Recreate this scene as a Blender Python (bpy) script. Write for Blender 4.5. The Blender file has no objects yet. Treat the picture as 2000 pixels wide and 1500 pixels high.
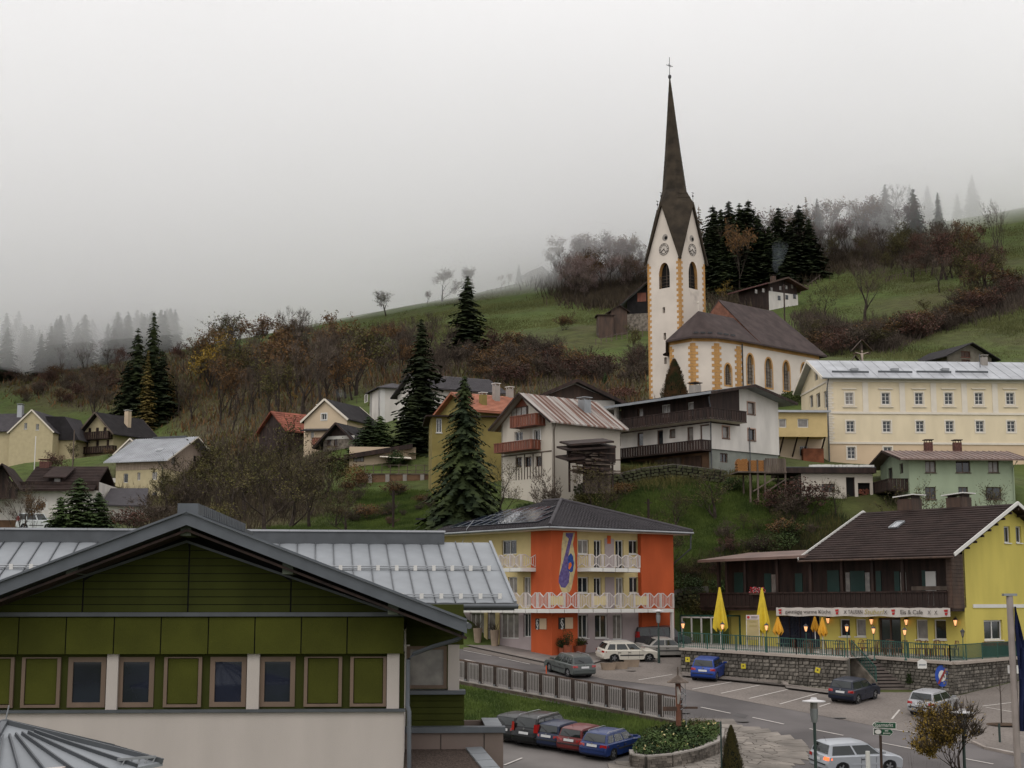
import bpy,bmesh,math,random
import numpy as np
from mathutils import Vector,Matrix,noise
R = math.radians
rnd = random.Random(7)
SC = bpy.context.scene
COL = SC.collection
# ---------------------------------------------------------------- camera
F = 2900.0; CX = 1000.0; CY = 750.0; HOR = 1180.0
PITCH = math.atan((HOR - CY) / F); CP,SP = math.cos(PITCH),math.sin(PITCH)
cam_d = bpy.data.cameras.new('camera'); cam = bpy.data.objects.new('camera',cam_d); COL.objects.link(cam)
cam_d.sensor_width = 36.0; cam_d.lens = 36.0 * F / 2000.0
cam_d.clip_start = 0.5; cam_d.clip_end = 9000
cam.location = (0,0,0); cam.rotation_euler = (R(90) + PITCH,0,0)
SC.camera = cam
# ---------------------------------------------------------------- world, sun, exposure
SUN_EL,SUN_AZ = 48.0,205.0           # azimuth from +Y clockwise: behind the camera, a little left
w = bpy.data.worlds.new('World'); SC.world = w; w.use_nodes = True
nt = w.node_tree; nt.nodes.clear()
N = nt.nodes.new; L = nt.links.new
out = N('ShaderNodeOutputWorld'); bg = N('ShaderNodeBackground'); L(bg.outputs[0],out.inputs[0])
sky = N('ShaderNodeTexSky'); sky.sky_type = 'NISHITA'; sky.sun_disc = False
sky.sun_elevation = R(SUN_EL); sky.sun_rotation = R(SUN_AZ); sky.air_density = 1.0; sky.dust_density = 3.0
hs = N('ShaderNodeHueSaturation'); hs.inputs['Saturation'].default_value = 0.12; L(sky.outputs[0],hs.inputs['Color'])
sk = N('ShaderNodeVectorMath'); sk.operation = 'SCALE'; sk.inputs['Scale'].default_value = 0.012; L(hs.outputs[0],sk.inputs[0])
# overcast cloud sheet: brighter towards the zenith (CIE overcast), soft broad cloud mottling
tc = N('ShaderNodeTexCoord'); sep = N('ShaderNodeSeparateXYZ'); L(tc.outputs['Generated'],sep.inputs[0])
mr = N('ShaderNodeMapRange'); mr.clamp = True
mr.inputs['From Min'].default_value = 0.0; mr.inputs['From Max'].default_value = 1.0
mr.inputs['To Min'].default_value = 0.95; mr.inputs['To Max'].default_value = 1.50; L(sep.outputs['Z'],mr.inputs['Value'])
nz = N('ShaderNodeTexNoise'); nz.inputs['Scale'].default_value = 3.4; nz.inputs['Detail'].default_value = 5.0; L(tc.outputs['Generated'],nz.inputs['Vector'])
mn = N('ShaderNodeMapRange'); mn.inputs['From Min'].default_value = 0.3; mn.inputs['From Max'].default_value = 0.7
mn.inputs['To Min'].default_value = 0.84; mn.inputs['To Max'].default_value = 1.10; L(nz.outputs['Fac'],mn.inputs['Value'])
mu = N('ShaderNodeMath'); mu.operation = 'MULTIPLY'; L(mr.outputs[0],mu.inputs[0]); L(mn.outputs[0],mu.inputs[1])
oc = N('ShaderNodeVectorMath'); oc.operation = 'SCALE'; oc.inputs[0].default_value = (1.0,0.985,0.992); L(mu.outputs[0],oc.inputs['Scale'])
ad = N('ShaderNodeVectorMath'); ad.operation = 'ADD'; L(oc.outputs[0],ad.inputs[0]); L(sk.outputs[0],ad.inputs[1])
L(ad.outputs[0],bg.inputs['Color']); bg.inputs['Strength'].default_value = 1.0
sl = bpy.data.lights.new('sun','SUN'); sl.energy = 0.5; sl.angle = R(25); sl.color = (1.0,0.95,0.88)
sun = bpy.data.objects.new('sun',sl); COL.objects.link(sun)
_a,_e = R(SUN_AZ),R(SUN_EL)
sdir = Vector((math.sin(_a) * math.cos(_e),math.cos(_a) * math.cos(_e),math.sin(_e)))
sun.rotation_euler = (-sdir).to_track_quat('-Z','Y').to_euler()
SC.view_settings.view_transform = 'Standard'; SC.view_settings.look = 'None'
SC.view_settings.exposure = 0.0; SC.view_settings.gamma = 1.0; SC.view_settings.use_curve_mapping = False
SC.render.engine = 'CYCLES'; cy = SC.cycles
cy.use_denoising = True; cy.max_bounces = 12; cy.diffuse_bounces = 2; cy.glossy_bounces = 2; cy.transmission_bounces = 3
cy.volume_bounces = 10; cy.transparent_max_bounces = 8; cy.caustics_reflective = False; cy.caustics_refractive = False
# ---------------------------------------------------------------- projection helpers
def ray(px,py):
 u = (px - CX) / F; v = (CY - py) / F
 return Vector((u,CP - v * SP,SP + v * CP))
def at(px,py,D):
 r = ray(px,py); return r * (D / r.y)
def px_of(P):
 x,y,z = P; f = y * CP + z * SP; return (CX + F * x / f,CY - F * (-y * SP + z * CP) / f)
def plane_z(X,Y): return -13.43 + 0.1 * Y - 0.022 * X
def road(px,py,dz=0.0):
 r = ray(px,py); Y = (-13.43 + dz) / (r.z / r.y - 0.1 + 0.022 * r.x / r.y)
 return at(px,py,Y)
# ---------------------------------------------------------------- materials
MATS = {}
def mat(name,col,rough=0.8,var=0.15,scale=1.5,bump=0.0,bscale=None,metal=0.0,spec=0.5,col2=None,streak=0.0,
  emit=None,estr=0.0,pos=False,detail=4.0,coat=0.0,rnd_obj=0.0,thr=(0.35,0.65)):
 if name in MATS: return MATS[name]
 if rough >= .79 and spec == .5: spec = .2
 if not emit: col = tuple(c * .84 for c in col); col2 = tuple(c * .84 for c in col2) if col2 else None
 m = bpy.data.materials.new(name); m.use_nodes = True; t = m.node_tree; nd = t.nodes; lk = t.links
 b = nd['Principled BSDF']; b.inputs['Roughness'].default_value = rough; b.inputs['Metallic'].default_value = metal
 b.inputs['Specular IOR Level'].default_value = spec; b.inputs['Coat Weight'].default_value = coat
 b.inputs['Base Color'].default_value = (*col,1)
 if pos:
  g = nd.new('ShaderNodeNewGeometry'); vec = g.outputs['Position']
 else:
  g = nd.new('ShaderNodeTexCoord'); vec = g.outputs['Object']
 if var > 0 or col2 or streak:
  n1 = nd.new('ShaderNodeTexNoise'); n1.inputs['Scale'].default_value = scale; n1.inputs['Detail'].default_value = detail
  lk.new(vec,n1.inputs['Vector'])
  if streak:
   mp = nd.new('ShaderNodeMapping'); mp.inputs['Scale'].default_value = streak if isinstance(streak,tuple) else (1,1,streak); lk.new(vec,mp.inputs[0]); lk.new(mp.outputs[0],n1.inputs['Vector'])
  rp = nd.new('ShaderNodeValToRGB'); rp.color_ramp.elements[0].position = thr[0]; rp.color_ramp.elements[1].position = thr[1]
  if col2: c0,c1 = col,col2
  else: c0 = tuple(c * (1 - var) for c in col); c1 = tuple(min(1,c * (1 + var)) for c in col)
  rp.color_ramp.elements[0].color = (*c0,1); rp.color_ramp.elements[1].color = (*c1,1)
  lk.new(n1.outputs['Fac'],rp.inputs[0]); last = rp.outputs[0]
  if rnd_obj:
   oi = nd.new('ShaderNodeObjectInfo'); h = nd.new('ShaderNodeHueSaturation')
   m1 = nd.new('ShaderNodeMapRange'); m1.inputs['To Min'].default_value = 1 - rnd_obj; m1.inputs['To Max'].default_value = 1 + rnd_obj
   lk.new(oi.outputs['Random'],m1.inputs[0]); lk.new(m1.outputs[0],h.inputs['Value']); lk.new(last,h.inputs['Color']); last = h.outputs[0]
  lk.new(last,b.inputs['Base Color'])
 if bump:
  n2 = nd.new('ShaderNodeTexNoise'); n2.inputs['Scale'].default_value = bscale or scale * 8; n2.inputs['Detail'].default_value = 3
  lk.new(vec,n2.inputs['Vector']); bp = nd.new('ShaderNodeBump'); bp.inputs['Strength'].default_value = bump; bp.inputs['Distance'].default_value = 0.03
  lk.new(n2.outputs['Fac'],bp.inputs['Height']); lk.new(bp.outputs[0],b.inputs['Normal'])
 if emit:
  b.inputs['Emission Color'].default_value = (*emit,1); b.inputs['Emission Strength'].default_value = estr
 MATS[name] = m; return m
def glass(name,col=(0.02,0.024,0.028),rough=0.06):
 return mat(name,col,rough=rough,var=0.35,scale=0.6,spec=0.6)
# ---------------------------------------------------------------- mesh builder
class B:
 def __init__(s): s.v = []; s.f = []
 def add(s,vs,fs):
  n = len(s.v); s.v += [tuple(v) for v in vs]; s.f += [tuple(n + i for i in f) for f in fs]
 def box(s,x0,x1,y0,y1,z0,z1):
  s.add([(x0,y0,z0),(x1,y0,z0),(x1,y1,z0),(x0,y1,z0),(x0,y0,z1),(x1,y0,z1),(x1,y1,z1),(x0,y1,z1)],
              [(0,3,2,1),(4,5,6,7),(0,1,5,4),(1,2,6,5),(2,3,7,6),(3,0,4,7)])
 def bar(s,p,q,w,h=None,up=(0,0,1)):
  p = Vector(p); q = Vector(q); d = (q - p)
  if d.length < 1e-6: return
  d.normalize(); h = h or w; u = Vector(up)
  a = d.cross(u)
  if a.length < 1e-4: a = d.cross(Vector((1,0,0)))
  a.normalize(); b = a.cross(d).normalized(); a *= w / 2; b *= h / 2
  s.add([p - a - b,p + a - b,p + a + b,p - a + b,q - a - b,q + a - b,q + a + b,q - a + b],
              [(0,3,2,1),(4,5,6,7),(0,1,5,4),(1,2,6,5),(2,3,7,6),(3,0,4,7)])
 def tube(s,pts,rs,n=8,cap=True):
  pts = [Vector(p) for p in pts]
  if not hasattr(rs,'__len__'): rs = [rs] * len(pts)
  base = len(s.v); k = len(pts)
  for i,p in enumerate(pts):
   d = (pts[min(i + 1,k - 1)] - pts[max(i - 1,0)]).normalized()
   u = Vector((0,0,1)) if abs(d.z) < 0.9 else Vector((1,0,0))
   a = d.cross(u).normalized(); b = a.cross(d)
   for j in range(n):
    t = 2 * math.pi * j / n; s.v.append(tuple(p + (a * math.cos(t) + b * math.sin(t)) * rs[i]))
  for i in range(k - 1):
   for j in range(n):
    j2 = (j + 1) % n; s.f.append((base + i * n + j,base + i * n + j2,base + (i + 1) * n + j2,base + (i + 1) * n + j))
  if cap:
   s.f.append(tuple(base + j for j in range(n))[::-1]); s.f.append(tuple(base + (k - 1) * n + j for j in range(n)))
 def lathe(s,prof,n=16,c=(0,0,0)):
  base = len(s.v)
  for (r,z) in prof:
   for j in range(n):
    t = 2 * math.pi * j / n; s.v.append((c[0] + r * math.cos(t),c[1] + r * math.sin(t),c[2] + z))
  for i in range(len(prof) - 1):
   for j in range(n):
    j2 = (j + 1) % n; s.f.append((base + i * n + j,base + i * n + j2,base + (i + 1) * n + j2,base + (i + 1) * n + j))
  s.f.append(tuple(base + (len(prof) - 1) * n + j for j in range(n)))
 def prism(s,poly,h0,h1,f=lambda a,b,h: (a,b,h)):
  n = len(poly); s.add([f(a,b,h0) for a,b in poly] + [f(a,b,h1) for a,b in poly],
   [tuple(range(n))[::-1],tuple(range(n,2 * n))] + [(i,(i + 1) % n,n + (i + 1) % n,n + i) for i in range(n)])
 def slab(s,p,t):
  """quad/polygon p (3D points), thickened downward by t"""
  n = len(p); p = [Vector(a) for a in p]; s.add(p + [a - Vector((0,0,t)) for a in p],
   [tuple(range(n)),tuple(range(n,2 * n))[::-1]] + [(i,(i + 1) % n,n + (i + 1) % n,n + i) for i in range(n)])
 def mesh(s,name):
  me = bpy.data.meshes.new(name); me.from_pydata(s.v,[],s.f); me.update(); return me
 def build(s,name,m,parent=None,smooth=False,kind=None,label=None,M=None):
  me = s.mesh(name); me.materials.append(m)
  if smooth:
   for p in me.polygons: p.use_smooth = True
   try: me.set_sharp_from_angle(angle=R(35))
   except Exception: pass
  o = bpy.data.objects.new(name,me); COL.objects.link(o)
  if parent: o.parent = parent
  if kind: o['kind'] = kind
  if label: o['label'] = label
  if M is not None: o.matrix_local = M
  return o
def tag(o,label=None,cat=None,group=None,kind=None):
 if label: o['label'] = label
 if cat: o['category'] = cat
 if group: o['group'] = group
 if kind: o['kind'] = kind
 return o
def empty(name,label,cat,loc=(0,0,0),rz=0.0,group=None):
 o = bpy.data.objects.new(name,None); COL.objects.link(o); o.location = loc; o.rotation_euler = (0,0,rz); o.empty_display_size = 0.5
 return tag(o,label,cat,group)
def copy_tree(o,parent=None):
 c = o.copy(); COL.objects.link(c); c.parent = parent
 for ch in list(o.children): copy_tree(ch,c)
 return c
def inst(me,name,parent=None,loc=(0,0,0),rz=0.0,sc=(1,1,1)):
 o = bpy.data.objects.new(name,me); COL.objects.link(o); o.location = loc; o.rotation_euler = (0,0,rz); o.scale = sc
 if parent: o.parent = parent
 return o
def text(s,name,size,m,parent,loc,rx=90,rz=0.0,ext=0.004,shear=0.0,align='CENTER',xs=1.0):
 c = bpy.data.curves.new(name,'FONT'); c.body = s; c.size = size; c.extrude = ext; c.align_x = align; c.align_y = 'CENTER'; c.shear = shear
 c.materials.append(m); c.resolution_u = 2
 me = bpy.data.objects.new('tmp',c); COL.objects.link(me)
 dg = bpy.context.evaluated_depsgraph_get(); msh = bpy.data.meshes.new_from_object(me.evaluated_get(dg)); bpy.data.objects.remove(me)
 o = bpy.data.objects.new(name,msh); COL.objects.link(o)
 o.parent = parent; o.location = loc; o.rotation_euler = (R(rx),0,rz); o.scale = (xs,1,1)
 return o
# ---------------------------------------------------------------- building frame
class Bld:
 """local x along the front (rightwards), y into the depth, z up from the base height; origin at the anchor corner."""
 def __init__(s,name,label,cat,px,py,D,yaw,group=None,z=None):
  P = at(px,py,D)
  if z is not None: P.z = z
  s.P = P; s.yaw = yaw; s.root = empty(name,label,cat,P,yaw,group)
  s.dx = Vector((math.cos(yaw),math.sin(yaw),0)); s.dy = Vector((-math.sin(yaw),math.cos(yaw),0))
 def f(s,px,py,y=0.0):        # hit on plane local y = const -> (x, z)
  r = ray(px,py); o = s.P + s.dy * y; t = o.dot(s.dy) / r.dot(s.dy); h = r * t - s.P
  return h.dot(s.dx),h.z
 def s_(s,px,py,x=0.0):       # hit on plane local x = const -> (y, z)
  r = ray(px,py); o = s.P + s.dx * x; t = o.dot(s.dx) / r.dot(s.dx); h = r * t - s.P
  return h.dot(s.dy),h.z
 def fr(s,x0,y0,x1,y1,y=0.0):   # pixel rect -> (u0,u1,z0,z1)
  a = s.f(x0,(y0 + y1) / 2,y)[0]; b = s.f(x1,(y0 + y1) / 2,y)[0]; xm = (x0 + x1) / 2
  return (min(a,b),max(a,b),s.f(xm,y1,y)[1],s.f(xm,y0,y)[1])
 def sr(s,x0,y0,x1,y1,x=0.0):
  a = s.s_(x0,(y0 + y1) / 2,x)[0]; b = s.s_(x1,(y0 + y1) / 2,x)[0]; xm = (x0 + x1) / 2
  return (min(a,b),max(a,b),s.s_(xm,y1,x)[1],s.s_(xm,y0,x)[1])
def mfront(y=0.0): return lambda u,w,z: (u,y + w,z)
def mright(x=0.0): return lambda u,w,z: (x - w,u,z)     # face on +x side, u = y
def mleft(x=0.0): return lambda u,w,z: (x + w,u,z)      # face on -x side
def wall(root,mp,u0,u1,z0,z1,m,holes=(),t=0.22,top=None,name='wall',label=None):
 """wall sheet with real openings and reveals. top = list of (u,z) roofline points (gable) from u0 to u1."""
 zt = max([z1] + [p[1] for p in top]) if top else z1
 H = [(max(a,u0 + .01),min(b,u1 - .01),max(c,z0 + .01),d) for a,b,c,d in holes if b > u0 and a < u1]
 us = sorted(set([u0,u1] + [h[0] for h in H] + [h[1] for h in H])); zs = sorted(set([z0,zt] + [h[2] for h in H] + [h[3] for h in H]))
 if top: us = sorted(set(us + [p[0] for p in top if u0 < p[0] < u1]))
 b = B()
 def topz(u):
  for (a,c),(e,g) in zip(top,top[1:]):
   if a - 1e-6 <= u <= e + 1e-6: return c + (g - c) * (u - a) / max(e - a,1e-6)
  return top[0][1] if u < top[0][0] else top[-1][1]
 for a,c in zip(us,us[1:]):
  if c - a < 1e-5: continue
  for d,e in zip(zs,zs[1:]):
   if e - d < 1e-5: continue
   mu_,mz = (a + c) / 2,(d + e) / 2
   if any(h[0] < mu_ < h[1] and h[2] < mz < h[3] for h in H): continue
   if top:
    ta,tcz = topz(a + 1e-5),topz(c - 1e-5)
    if ta <= d and tcz <= d: continue
    ea,ec = min(e,ta),min(e,tcz)
    pts = [(a,d),(c,d)]
    if ec > d: pts.append((c,ec))
    elif ta != tcz: pts[1] = (a + (c - a) * (d - ta) / (tcz - ta),d)
    # crossing of the roofline with the cell top
    if ta != tcz and (ta - e) * (tcz - e) < 0: pts.append((a + (c - a) * (e - ta) / (tcz - ta),e))
    if ea > d: pts.append((a,ea))
    elif ta != tcz and ea <= d: pts[0] = (a + (c - a) * (d - ta) / (tcz - ta),d)
    b.add([mp(u,0,z) for u,z in pts],[tuple(range(len(pts)))])
   else:
    b.add([mp(a,0,d),mp(c,0,d),mp(c,0,e),mp(a,0,e)],[(0,1,2,3)])
 for h in H:
  a,c,d,e = h
  b.add([mp(a,0,d),mp(c,0,d),mp(c,0,e),mp(a,0,e),mp(a,t,d),mp(c,t,d),mp(c,t,e),mp(a,t,e)],
              [(0,1,5,4),(1,2,6,5),(2,3,7,6),(3,0,4,7)])
 return b.build(name,m,root,label=label)
def window(root,mp,u0,u1,z0,z1,fm,gm,nx=2,ny=1,dep=0.12,fw=0.07,sill=None,surround=None,sw=0.12,name='window',shutter=None,door=False):
 b = B(); w0,w1 = dep,dep + 0.06
 if gm is MATS.get('window_glass') and rnd.random() < .3: gm = MATS['curtained_glass']
 def bx(a,c,d,e,x0=w0,x1=w1,bb=b):
  vs = [mp(u,w_,z) for w_ in (x0,x1) for (u,z) in ((a,d),(c,d),(c,e),(a,e))]
  bb.add(vs,[(0,1,2,3),(7,6,5,4),(0,4,5,1),(1,5,6,2),(2,6,7,3),(3,7,4,0)])
 bx(u0,u0 + fw,z0,z1); bx(u1 - fw,u1,z0,z1); bx(u0 + fw,u1 - fw,z0,z0 + fw); bx(u0 + fw,u1 - fw,z1 - fw,z1)
 for i in range(1,nx):
  u = u0 + (u1 - u0) * i / nx; bx(u - fw * .4,u + fw * .4,z0 + fw,z1 - fw,w0 + .004,w1 - .004)
 for j in range(1,ny):
  z = z0 + (z1 - z0) * j / ny; bx(u0 + fw,u1 - fw,z - fw * .25,z + fw * .25,w0 + .01,w1 - .01)
 o = b.build(name,fm,root)
 g = B(); g.add([mp(u0 + .02,w0 + .05,z0 + .02),mp(u1 - .02,w0 + .05,z0 + .02),mp(u1 - .02,w0 + .05,z1 - .02),mp(u0 + .02,w0 + .05,z1 - .02)],[(0,1,2,3)])
 g.build('pane',gm,o)
 if sill:
  q = B(); bx(u0 - .06,u1 + .06,z0 - .07,z0 - .005,-.08,.1,q); q.build('sill',sill,o)
 if surround:
  q = B(); x0,x1 = -.035,.01
  bx(u0 - sw,u0,z0 - sw,z1 + sw,x0,x1,q); bx(u1,u1 + sw,z0 - sw,z1 + sw,x0,x1,q)
  bx(u0,u1,z1,z1 + sw,x0,x1,q); bx(u0,u1,z0 - sw,z0,x0,x1,q); q.build('surround',surround,o)
 if shutter:
  for a,c in ((u0 - (u1 - u0) * .5,u0 - .02),(u1 + .02,u1 + (u1 - u0) * .5)):
   q = B(); bx(a,c,z0,z1,-.05,-.005,q); q.build('shutter',shutter,o)
 return o
def gable_roof(root,ax,x0,x1,y0,y1,ze,zr,m,t=0.14,ridge=None,ze2=None,name='roof',fascia=None,rows=None,rm=None,seams=None,seam_m=None,seam_h=.05):
 """ax 'x': ridge runs along x, eaves at y0 (front, height ze) and y1 (back, ze2).  ax 'y': ridge along y, eaves at x0, x1."""
 ze2 = ze if ze2 is None else ze2
 if ax == 'x':
  ym = (y0 + y1) / 2 if ridge is None else ridge; A = [(x0,ym,zr),(x1,ym,zr)]
  pl = [[(x0,y0,ze),(x1,y0,ze),A[1],A[0]],[(x1,y1,ze2),(x0,y1,ze2),A[0],A[1]]]
 else:
  xm = (x0 + x1) / 2 if ridge is None else ridge; A = [(xm,y0,zr),(xm,y1,zr)]
  pl = [[(x0,y1,ze),(x0,y0,ze),A[0],A[1]],[(x1,y0,ze2),(x1,y1,ze2),A[1],A[0]]]
 b = B()
 for q in pl: b.slab(q,t)
 o = b.build(name,m,root)
 for k,q in enumerate(pl):
  a,c,d,e = [Vector(v) for v in q]       # a,c eave; d,e ridge
  nrm = (c - a).cross(e - a).normalized()
  if nrm.z < 0: nrm = -nrm
  if rows:
   s = B(); sl_ = (e - a).length; nr = max(2,int(sl_ / rows))
   for i in range(nr):
    f0,f1 = i / nr,(i + 1) / nr
    p0 = a.lerp(e,f0) + nrm * .05; p1 = c.lerp(d,f0) + nrm * .05; p2 = c.lerp(d,f1) + nrm * .012; p3 = a.lerp(e,f1) + nrm * .012
    s.add([p0,p1,p2,p3,a.lerp(e,f0) + nrm * .004,c.lerp(d,f0) + nrm * .004],[(0,1,2,3),(4,5,1,0)])
   s.build('tile_rows',rm or m,o,kind='stuff')
  if seams:
   s = B(); n = max(2,int((c - a).length / seams))
   for i in range(n + 1):
    f0 = i / n; s.bar(a.lerp(c,f0) + nrm * .02,e.lerp(d,f0) + nrm * .02,.04,seam_h,up=nrm)
   s.build('standing_seams',seam_m or m,o,kind='stuff')
 if fascia:
  segs = []
  if ax == 'x':
   for x in (x0 - .015,x1 + .015):
    for (ya,za) in ((y0,ze),(y1,ze2)): segs.append(((x,ya,za - t * .55),(x,ym,zr - t * .55)))
  else:
   for y in (y0 - .015,y1 + .015):
    for (xa,za) in ((x0,ze),(x1,ze2)): segs.append(((xa,y,za - t * .55),(xm,y,zr - t * .55)))
  for a,c in segs: s = B(); s.bar(a,c,.05,t * 1.5); s.build('verge_board',fascia,o)
 return o
def chimney(root,x,y,z0,z1,w_=.6,m=None,cap=None,d=None):
 d = d or w_; b = B(); b.box(x - w_ / 2,x + w_ / 2,y - d / 2,y + d / 2,z0,z1); o = b.build('chimney',m,root)
 c = B(); c.box(x - w_ * .62,x + w_ * .62,y - d * .62,y + d * .62,z1 + .18,z1 + .25)
 for sx in (-1,1):
  for sy in (-1,1): c.bar((x + sx * w_ * .4,y + sy * d * .4,z1),(x + sx * w_ * .4,y + sy * d * .4,z1 + .2),.06)
 c.build('cap',cap or m,o); return o
def railing_boards(root,pts,z0,z1,m,name='balcony_railing',bw=.14,gap=.02,rail=True):
 """closed board railing following pts [(x,y)..]"""
 b = B(); r_ = B()
 for (a,c) in zip(pts,pts[1:]):
  a = Vector((*a,0)); c = Vector((*c,0)); n = max(1,int((c - a).length / (bw + gap))); d = (c - a) / n
  for i in range(n):
   p = a + d * (i + .06); q = a + d * (i + .94); pr = Vector((-d.y,d.x,0)).normalized() * .012 * (1 if i % 2 else -1)
   b.bar(Vector((p.x,p.y,(z0 + z1) / 2)) + pr,Vector((q.x,q.y,(z0 + z1) / 2)) + pr,.025,z1 - z0 - .06)
  r_.bar((a.x,a.y,z1),(c.x,c.y,z1),.12,.07); r_.bar((a.x,a.y,z0),(c.x,c.y,z0),.07,.08)
 o = b.build(name,m,root)
 if rail: r_.build('handrail',m,o)
 return o
# ================================================================ TERRAIN
CPTS = [  # (px, py, distance): ground points read off the hillside
 (1000,1205,109),(1200,1215,112),(1340,1195,112),(1420,1205,113),(1600,1200,112),(1800,1200,112),(1990,1200,112),
 (1340,1120,114),(1150,1020,122),(1250,1010,122),(1200,965,126),(1320,945,127),(1440,960,126),(1550,985,122),(1660,985,123),(1330,1060,118),(1480,1060,118),
 (1050,975,126),(1300,905,132),(1500,905,133),(1640,905,146),(1900,905,147),(1990,990,121),(1800,990,121),
 (1400,800,168),(1560,775,166),(1280,800,168),(1620,745,180),(1700,708,190),(1850,715,200),(1990,705,205),(1650,690,215),
 (1780,650,235),(2000,575,250),(1620,620,270),(1750,590,275),(1900,510,330),(2000,450,360),(1475,600,285),(1580,590,290),(1680,520,330),
 (1400,560,330),(1550,500,370),(1650,465,440),(1800,440,450),(1900,425,460),(2000,405,470),
 (1180,640,262),(1270,640,262),(1200,700,235),(1250,745,200),(1100,740,225),(1000,740,225),(1150,780,180),
 (900,700,245),(1000,640,290),(900,640,290),(800,700,260),(720,720,250),(950,572,400),(1050,545,425),(1150,530,440),(1280,500,440),
 (850,592,370),(760,617,350),(660,652,335),(600,668,330),(560,676,328),(450,692,325),(380,735,310),(480,780,270),(620,760,250),
 (700,800,210),(640,840,200),(560,800,235),(450,860,210),(740,830,190),(840,800,180),(900,790,180),(1000,800,170),
 (760,905,158),(680,945,150),(830,945,150),(760,965,142),(750,1000,131),(760,1035,121),(900,1030,114),(820,1030,118),(950,1020,116),
 (600,1035,118),(500,1035,112),(420,960,160),(500,930,165),(300,975,198),(220,950,200),(420,985,165),(350,1035,125),
 (0,1035,150),(100,1035,150),(200,1035,135),(0,940,235),(100,905,250),(60,905,252),(180,895,262),(280,870,275),(220,900,245),
 (0,790,345),(100,800,330),(180,790,330),(260,812,305),(330,810,300),(0,735,430),(100,725,450),(190,690,500),(60,690,520),(300,690,480),
 (20,650,700),(100,645,700),(210,645,720),(300,650,700),(400,650,620),
]
_c = []
for a in CPTS:
 p = at(*a); _c.append((p.x,p.y,p.z))
for X in range(-220,240,20):               # the valley floor in front
 for Y in (60,80,98): _c.append((X,Y,plane_z(X,Y) if abs(X) < 60 else plane_z(60 * np.sign(X),Y)))
for X in (-260,-200): _c += [(X,200,8),(X,350,30)]
for X in (170,230): _c += [(X,150,12),(X,250,50),(X,350,95)]
for X in (-420,-300): _c += [(X,700,105),(X,500,60)]
for X in (-100,0,100,200,300): _c.append((X,900,130)); _c.append((X,620,100 if X < 50 else 125))
_c = np.array(_c); _S = 100.0
def _tps(P,Q):
 r2 = ((P[:,None,:] - Q[None,:,:]) ** 2).sum(-1); return 0.5 * r2 * np.log(r2 + 1e-12)
_xy = _c[:,:2] / _S; _n = len(_c)
_K = _tps(_xy,_xy) + np.eye(_n) * 2e-4; _Pm = np.hstack([np.ones((_n,1)),_xy])
_A = np.zeros((_n + 3,_n + 3)); _A[:_n,:_n] = _K; _A[:_n,_n:] = _Pm; _A[_n:,:_n] = _Pm.T
_w = np.linalg.solve(_A,np.concatenate([_c[:,2],np.zeros(3)]))
def _ss(a,b,x):
 t = np.clip((x - a) / (b - a),0,1); return t * t * (3 - 2 * t)
GX0,GX1,GY1,GS = -420.0,420.0,960.0,2.5
gx = np.arange(GX0,GX1 + GS,GS); gy = np.arange(0.0,GY1 + GS,GS)
def _field(X,Y):
 Pp = np.stack([X.ravel(),Y.ravel()],1) / _S; z = np.empty(len(Pp))
 for i in range(0,len(Pp),20000):
  q = Pp[i:i + 20000]; z[i:i + 20000] = _tps(q,_xy) @ _w[:_n] + _w[_n] + q @ _w[_n + 1:]
 z = z.reshape(X.shape); pl = -13.43 + 0.1 * Y - 0.022 * np.clip(X,-60,60)
 t = _ss(104.0,112.0,Y); return pl * (1 - t) + z * t
_X,_Y = np.meshgrid(gx,gy); HF = _field(_X,_Y)
def tz(X,Y):
 X = np.clip(X,GX0,GX1 - .01); Y = np.clip(Y,0,GY1 - .01)
 i = ((X - GX0) / GS); j = Y / GS; i0 = np.floor(i).astype(int); j0 = np.floor(j).astype(int)
 i0 = np.clip(i0,0,len(gx) - 2); j0 = np.clip(j0,0,len(gy) - 2); a = i - i0; b = j - j0
 return (HF[j0,i0] * (1 - a) * (1 - b) + HF[j0,i0 + 1] * a * (1 - b) + HF[j0 + 1,i0] * (1 - a) * b + HF[j0 + 1,i0 + 1] * a * b)
def tz1(X,Y): return float(tz(np.array([X]),np.array([Y]))[0])
def hits(px,py,ymin=100.0):
 """first terrain hit of pixel rays -> (X,Y,Z) arrays, nan where none"""
 px = np.asarray(px,float); py = np.asarray(py,float); u = (px - CX) / F; v = (CY - py) / F
 dy = CP - v * SP; kx = u / dy; kz = (SP + v * CP) / dy
 Ys = ymin * (940.0 / ymin) ** np.linspace(0,1,420)
 res = np.full(len(px),np.nan); prev = None
 for k,Y in enumerate(Ys):
  g = tz(kx * Y,np.full(len(px),Y)) - kz * Y
  if prev is not None:
   m = np.isnan(res) & (g > 0) & (prev <= 0)
   fr = prev[m] / (prev[m] - g[m] + 1e-12); res[m] = Ys[k - 1] + fr * (Y - Ys[k - 1])
  prev = g
 return kx * res,res,tz(np.nan_to_num(kx * res),np.nan_to_num(res))
def on(px,D):
 p = at(px,HOR,D); return Vector((p.x,D,tz1(p.x,D)))
def in_poly(x,y,poly):
 r = np.zeros(len(x),bool); n = len(poly)
 for i in range(n):
  x0,y0 = poly[i]; x1,y1 = poly[(i + 1) % n]
  c = ((y0 > y) != (y1 > y)) & (x < (x1 - x0) * (y - y0) / ((y1 - y0) or 1e-9) + x0); r ^= c
 return r
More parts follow.
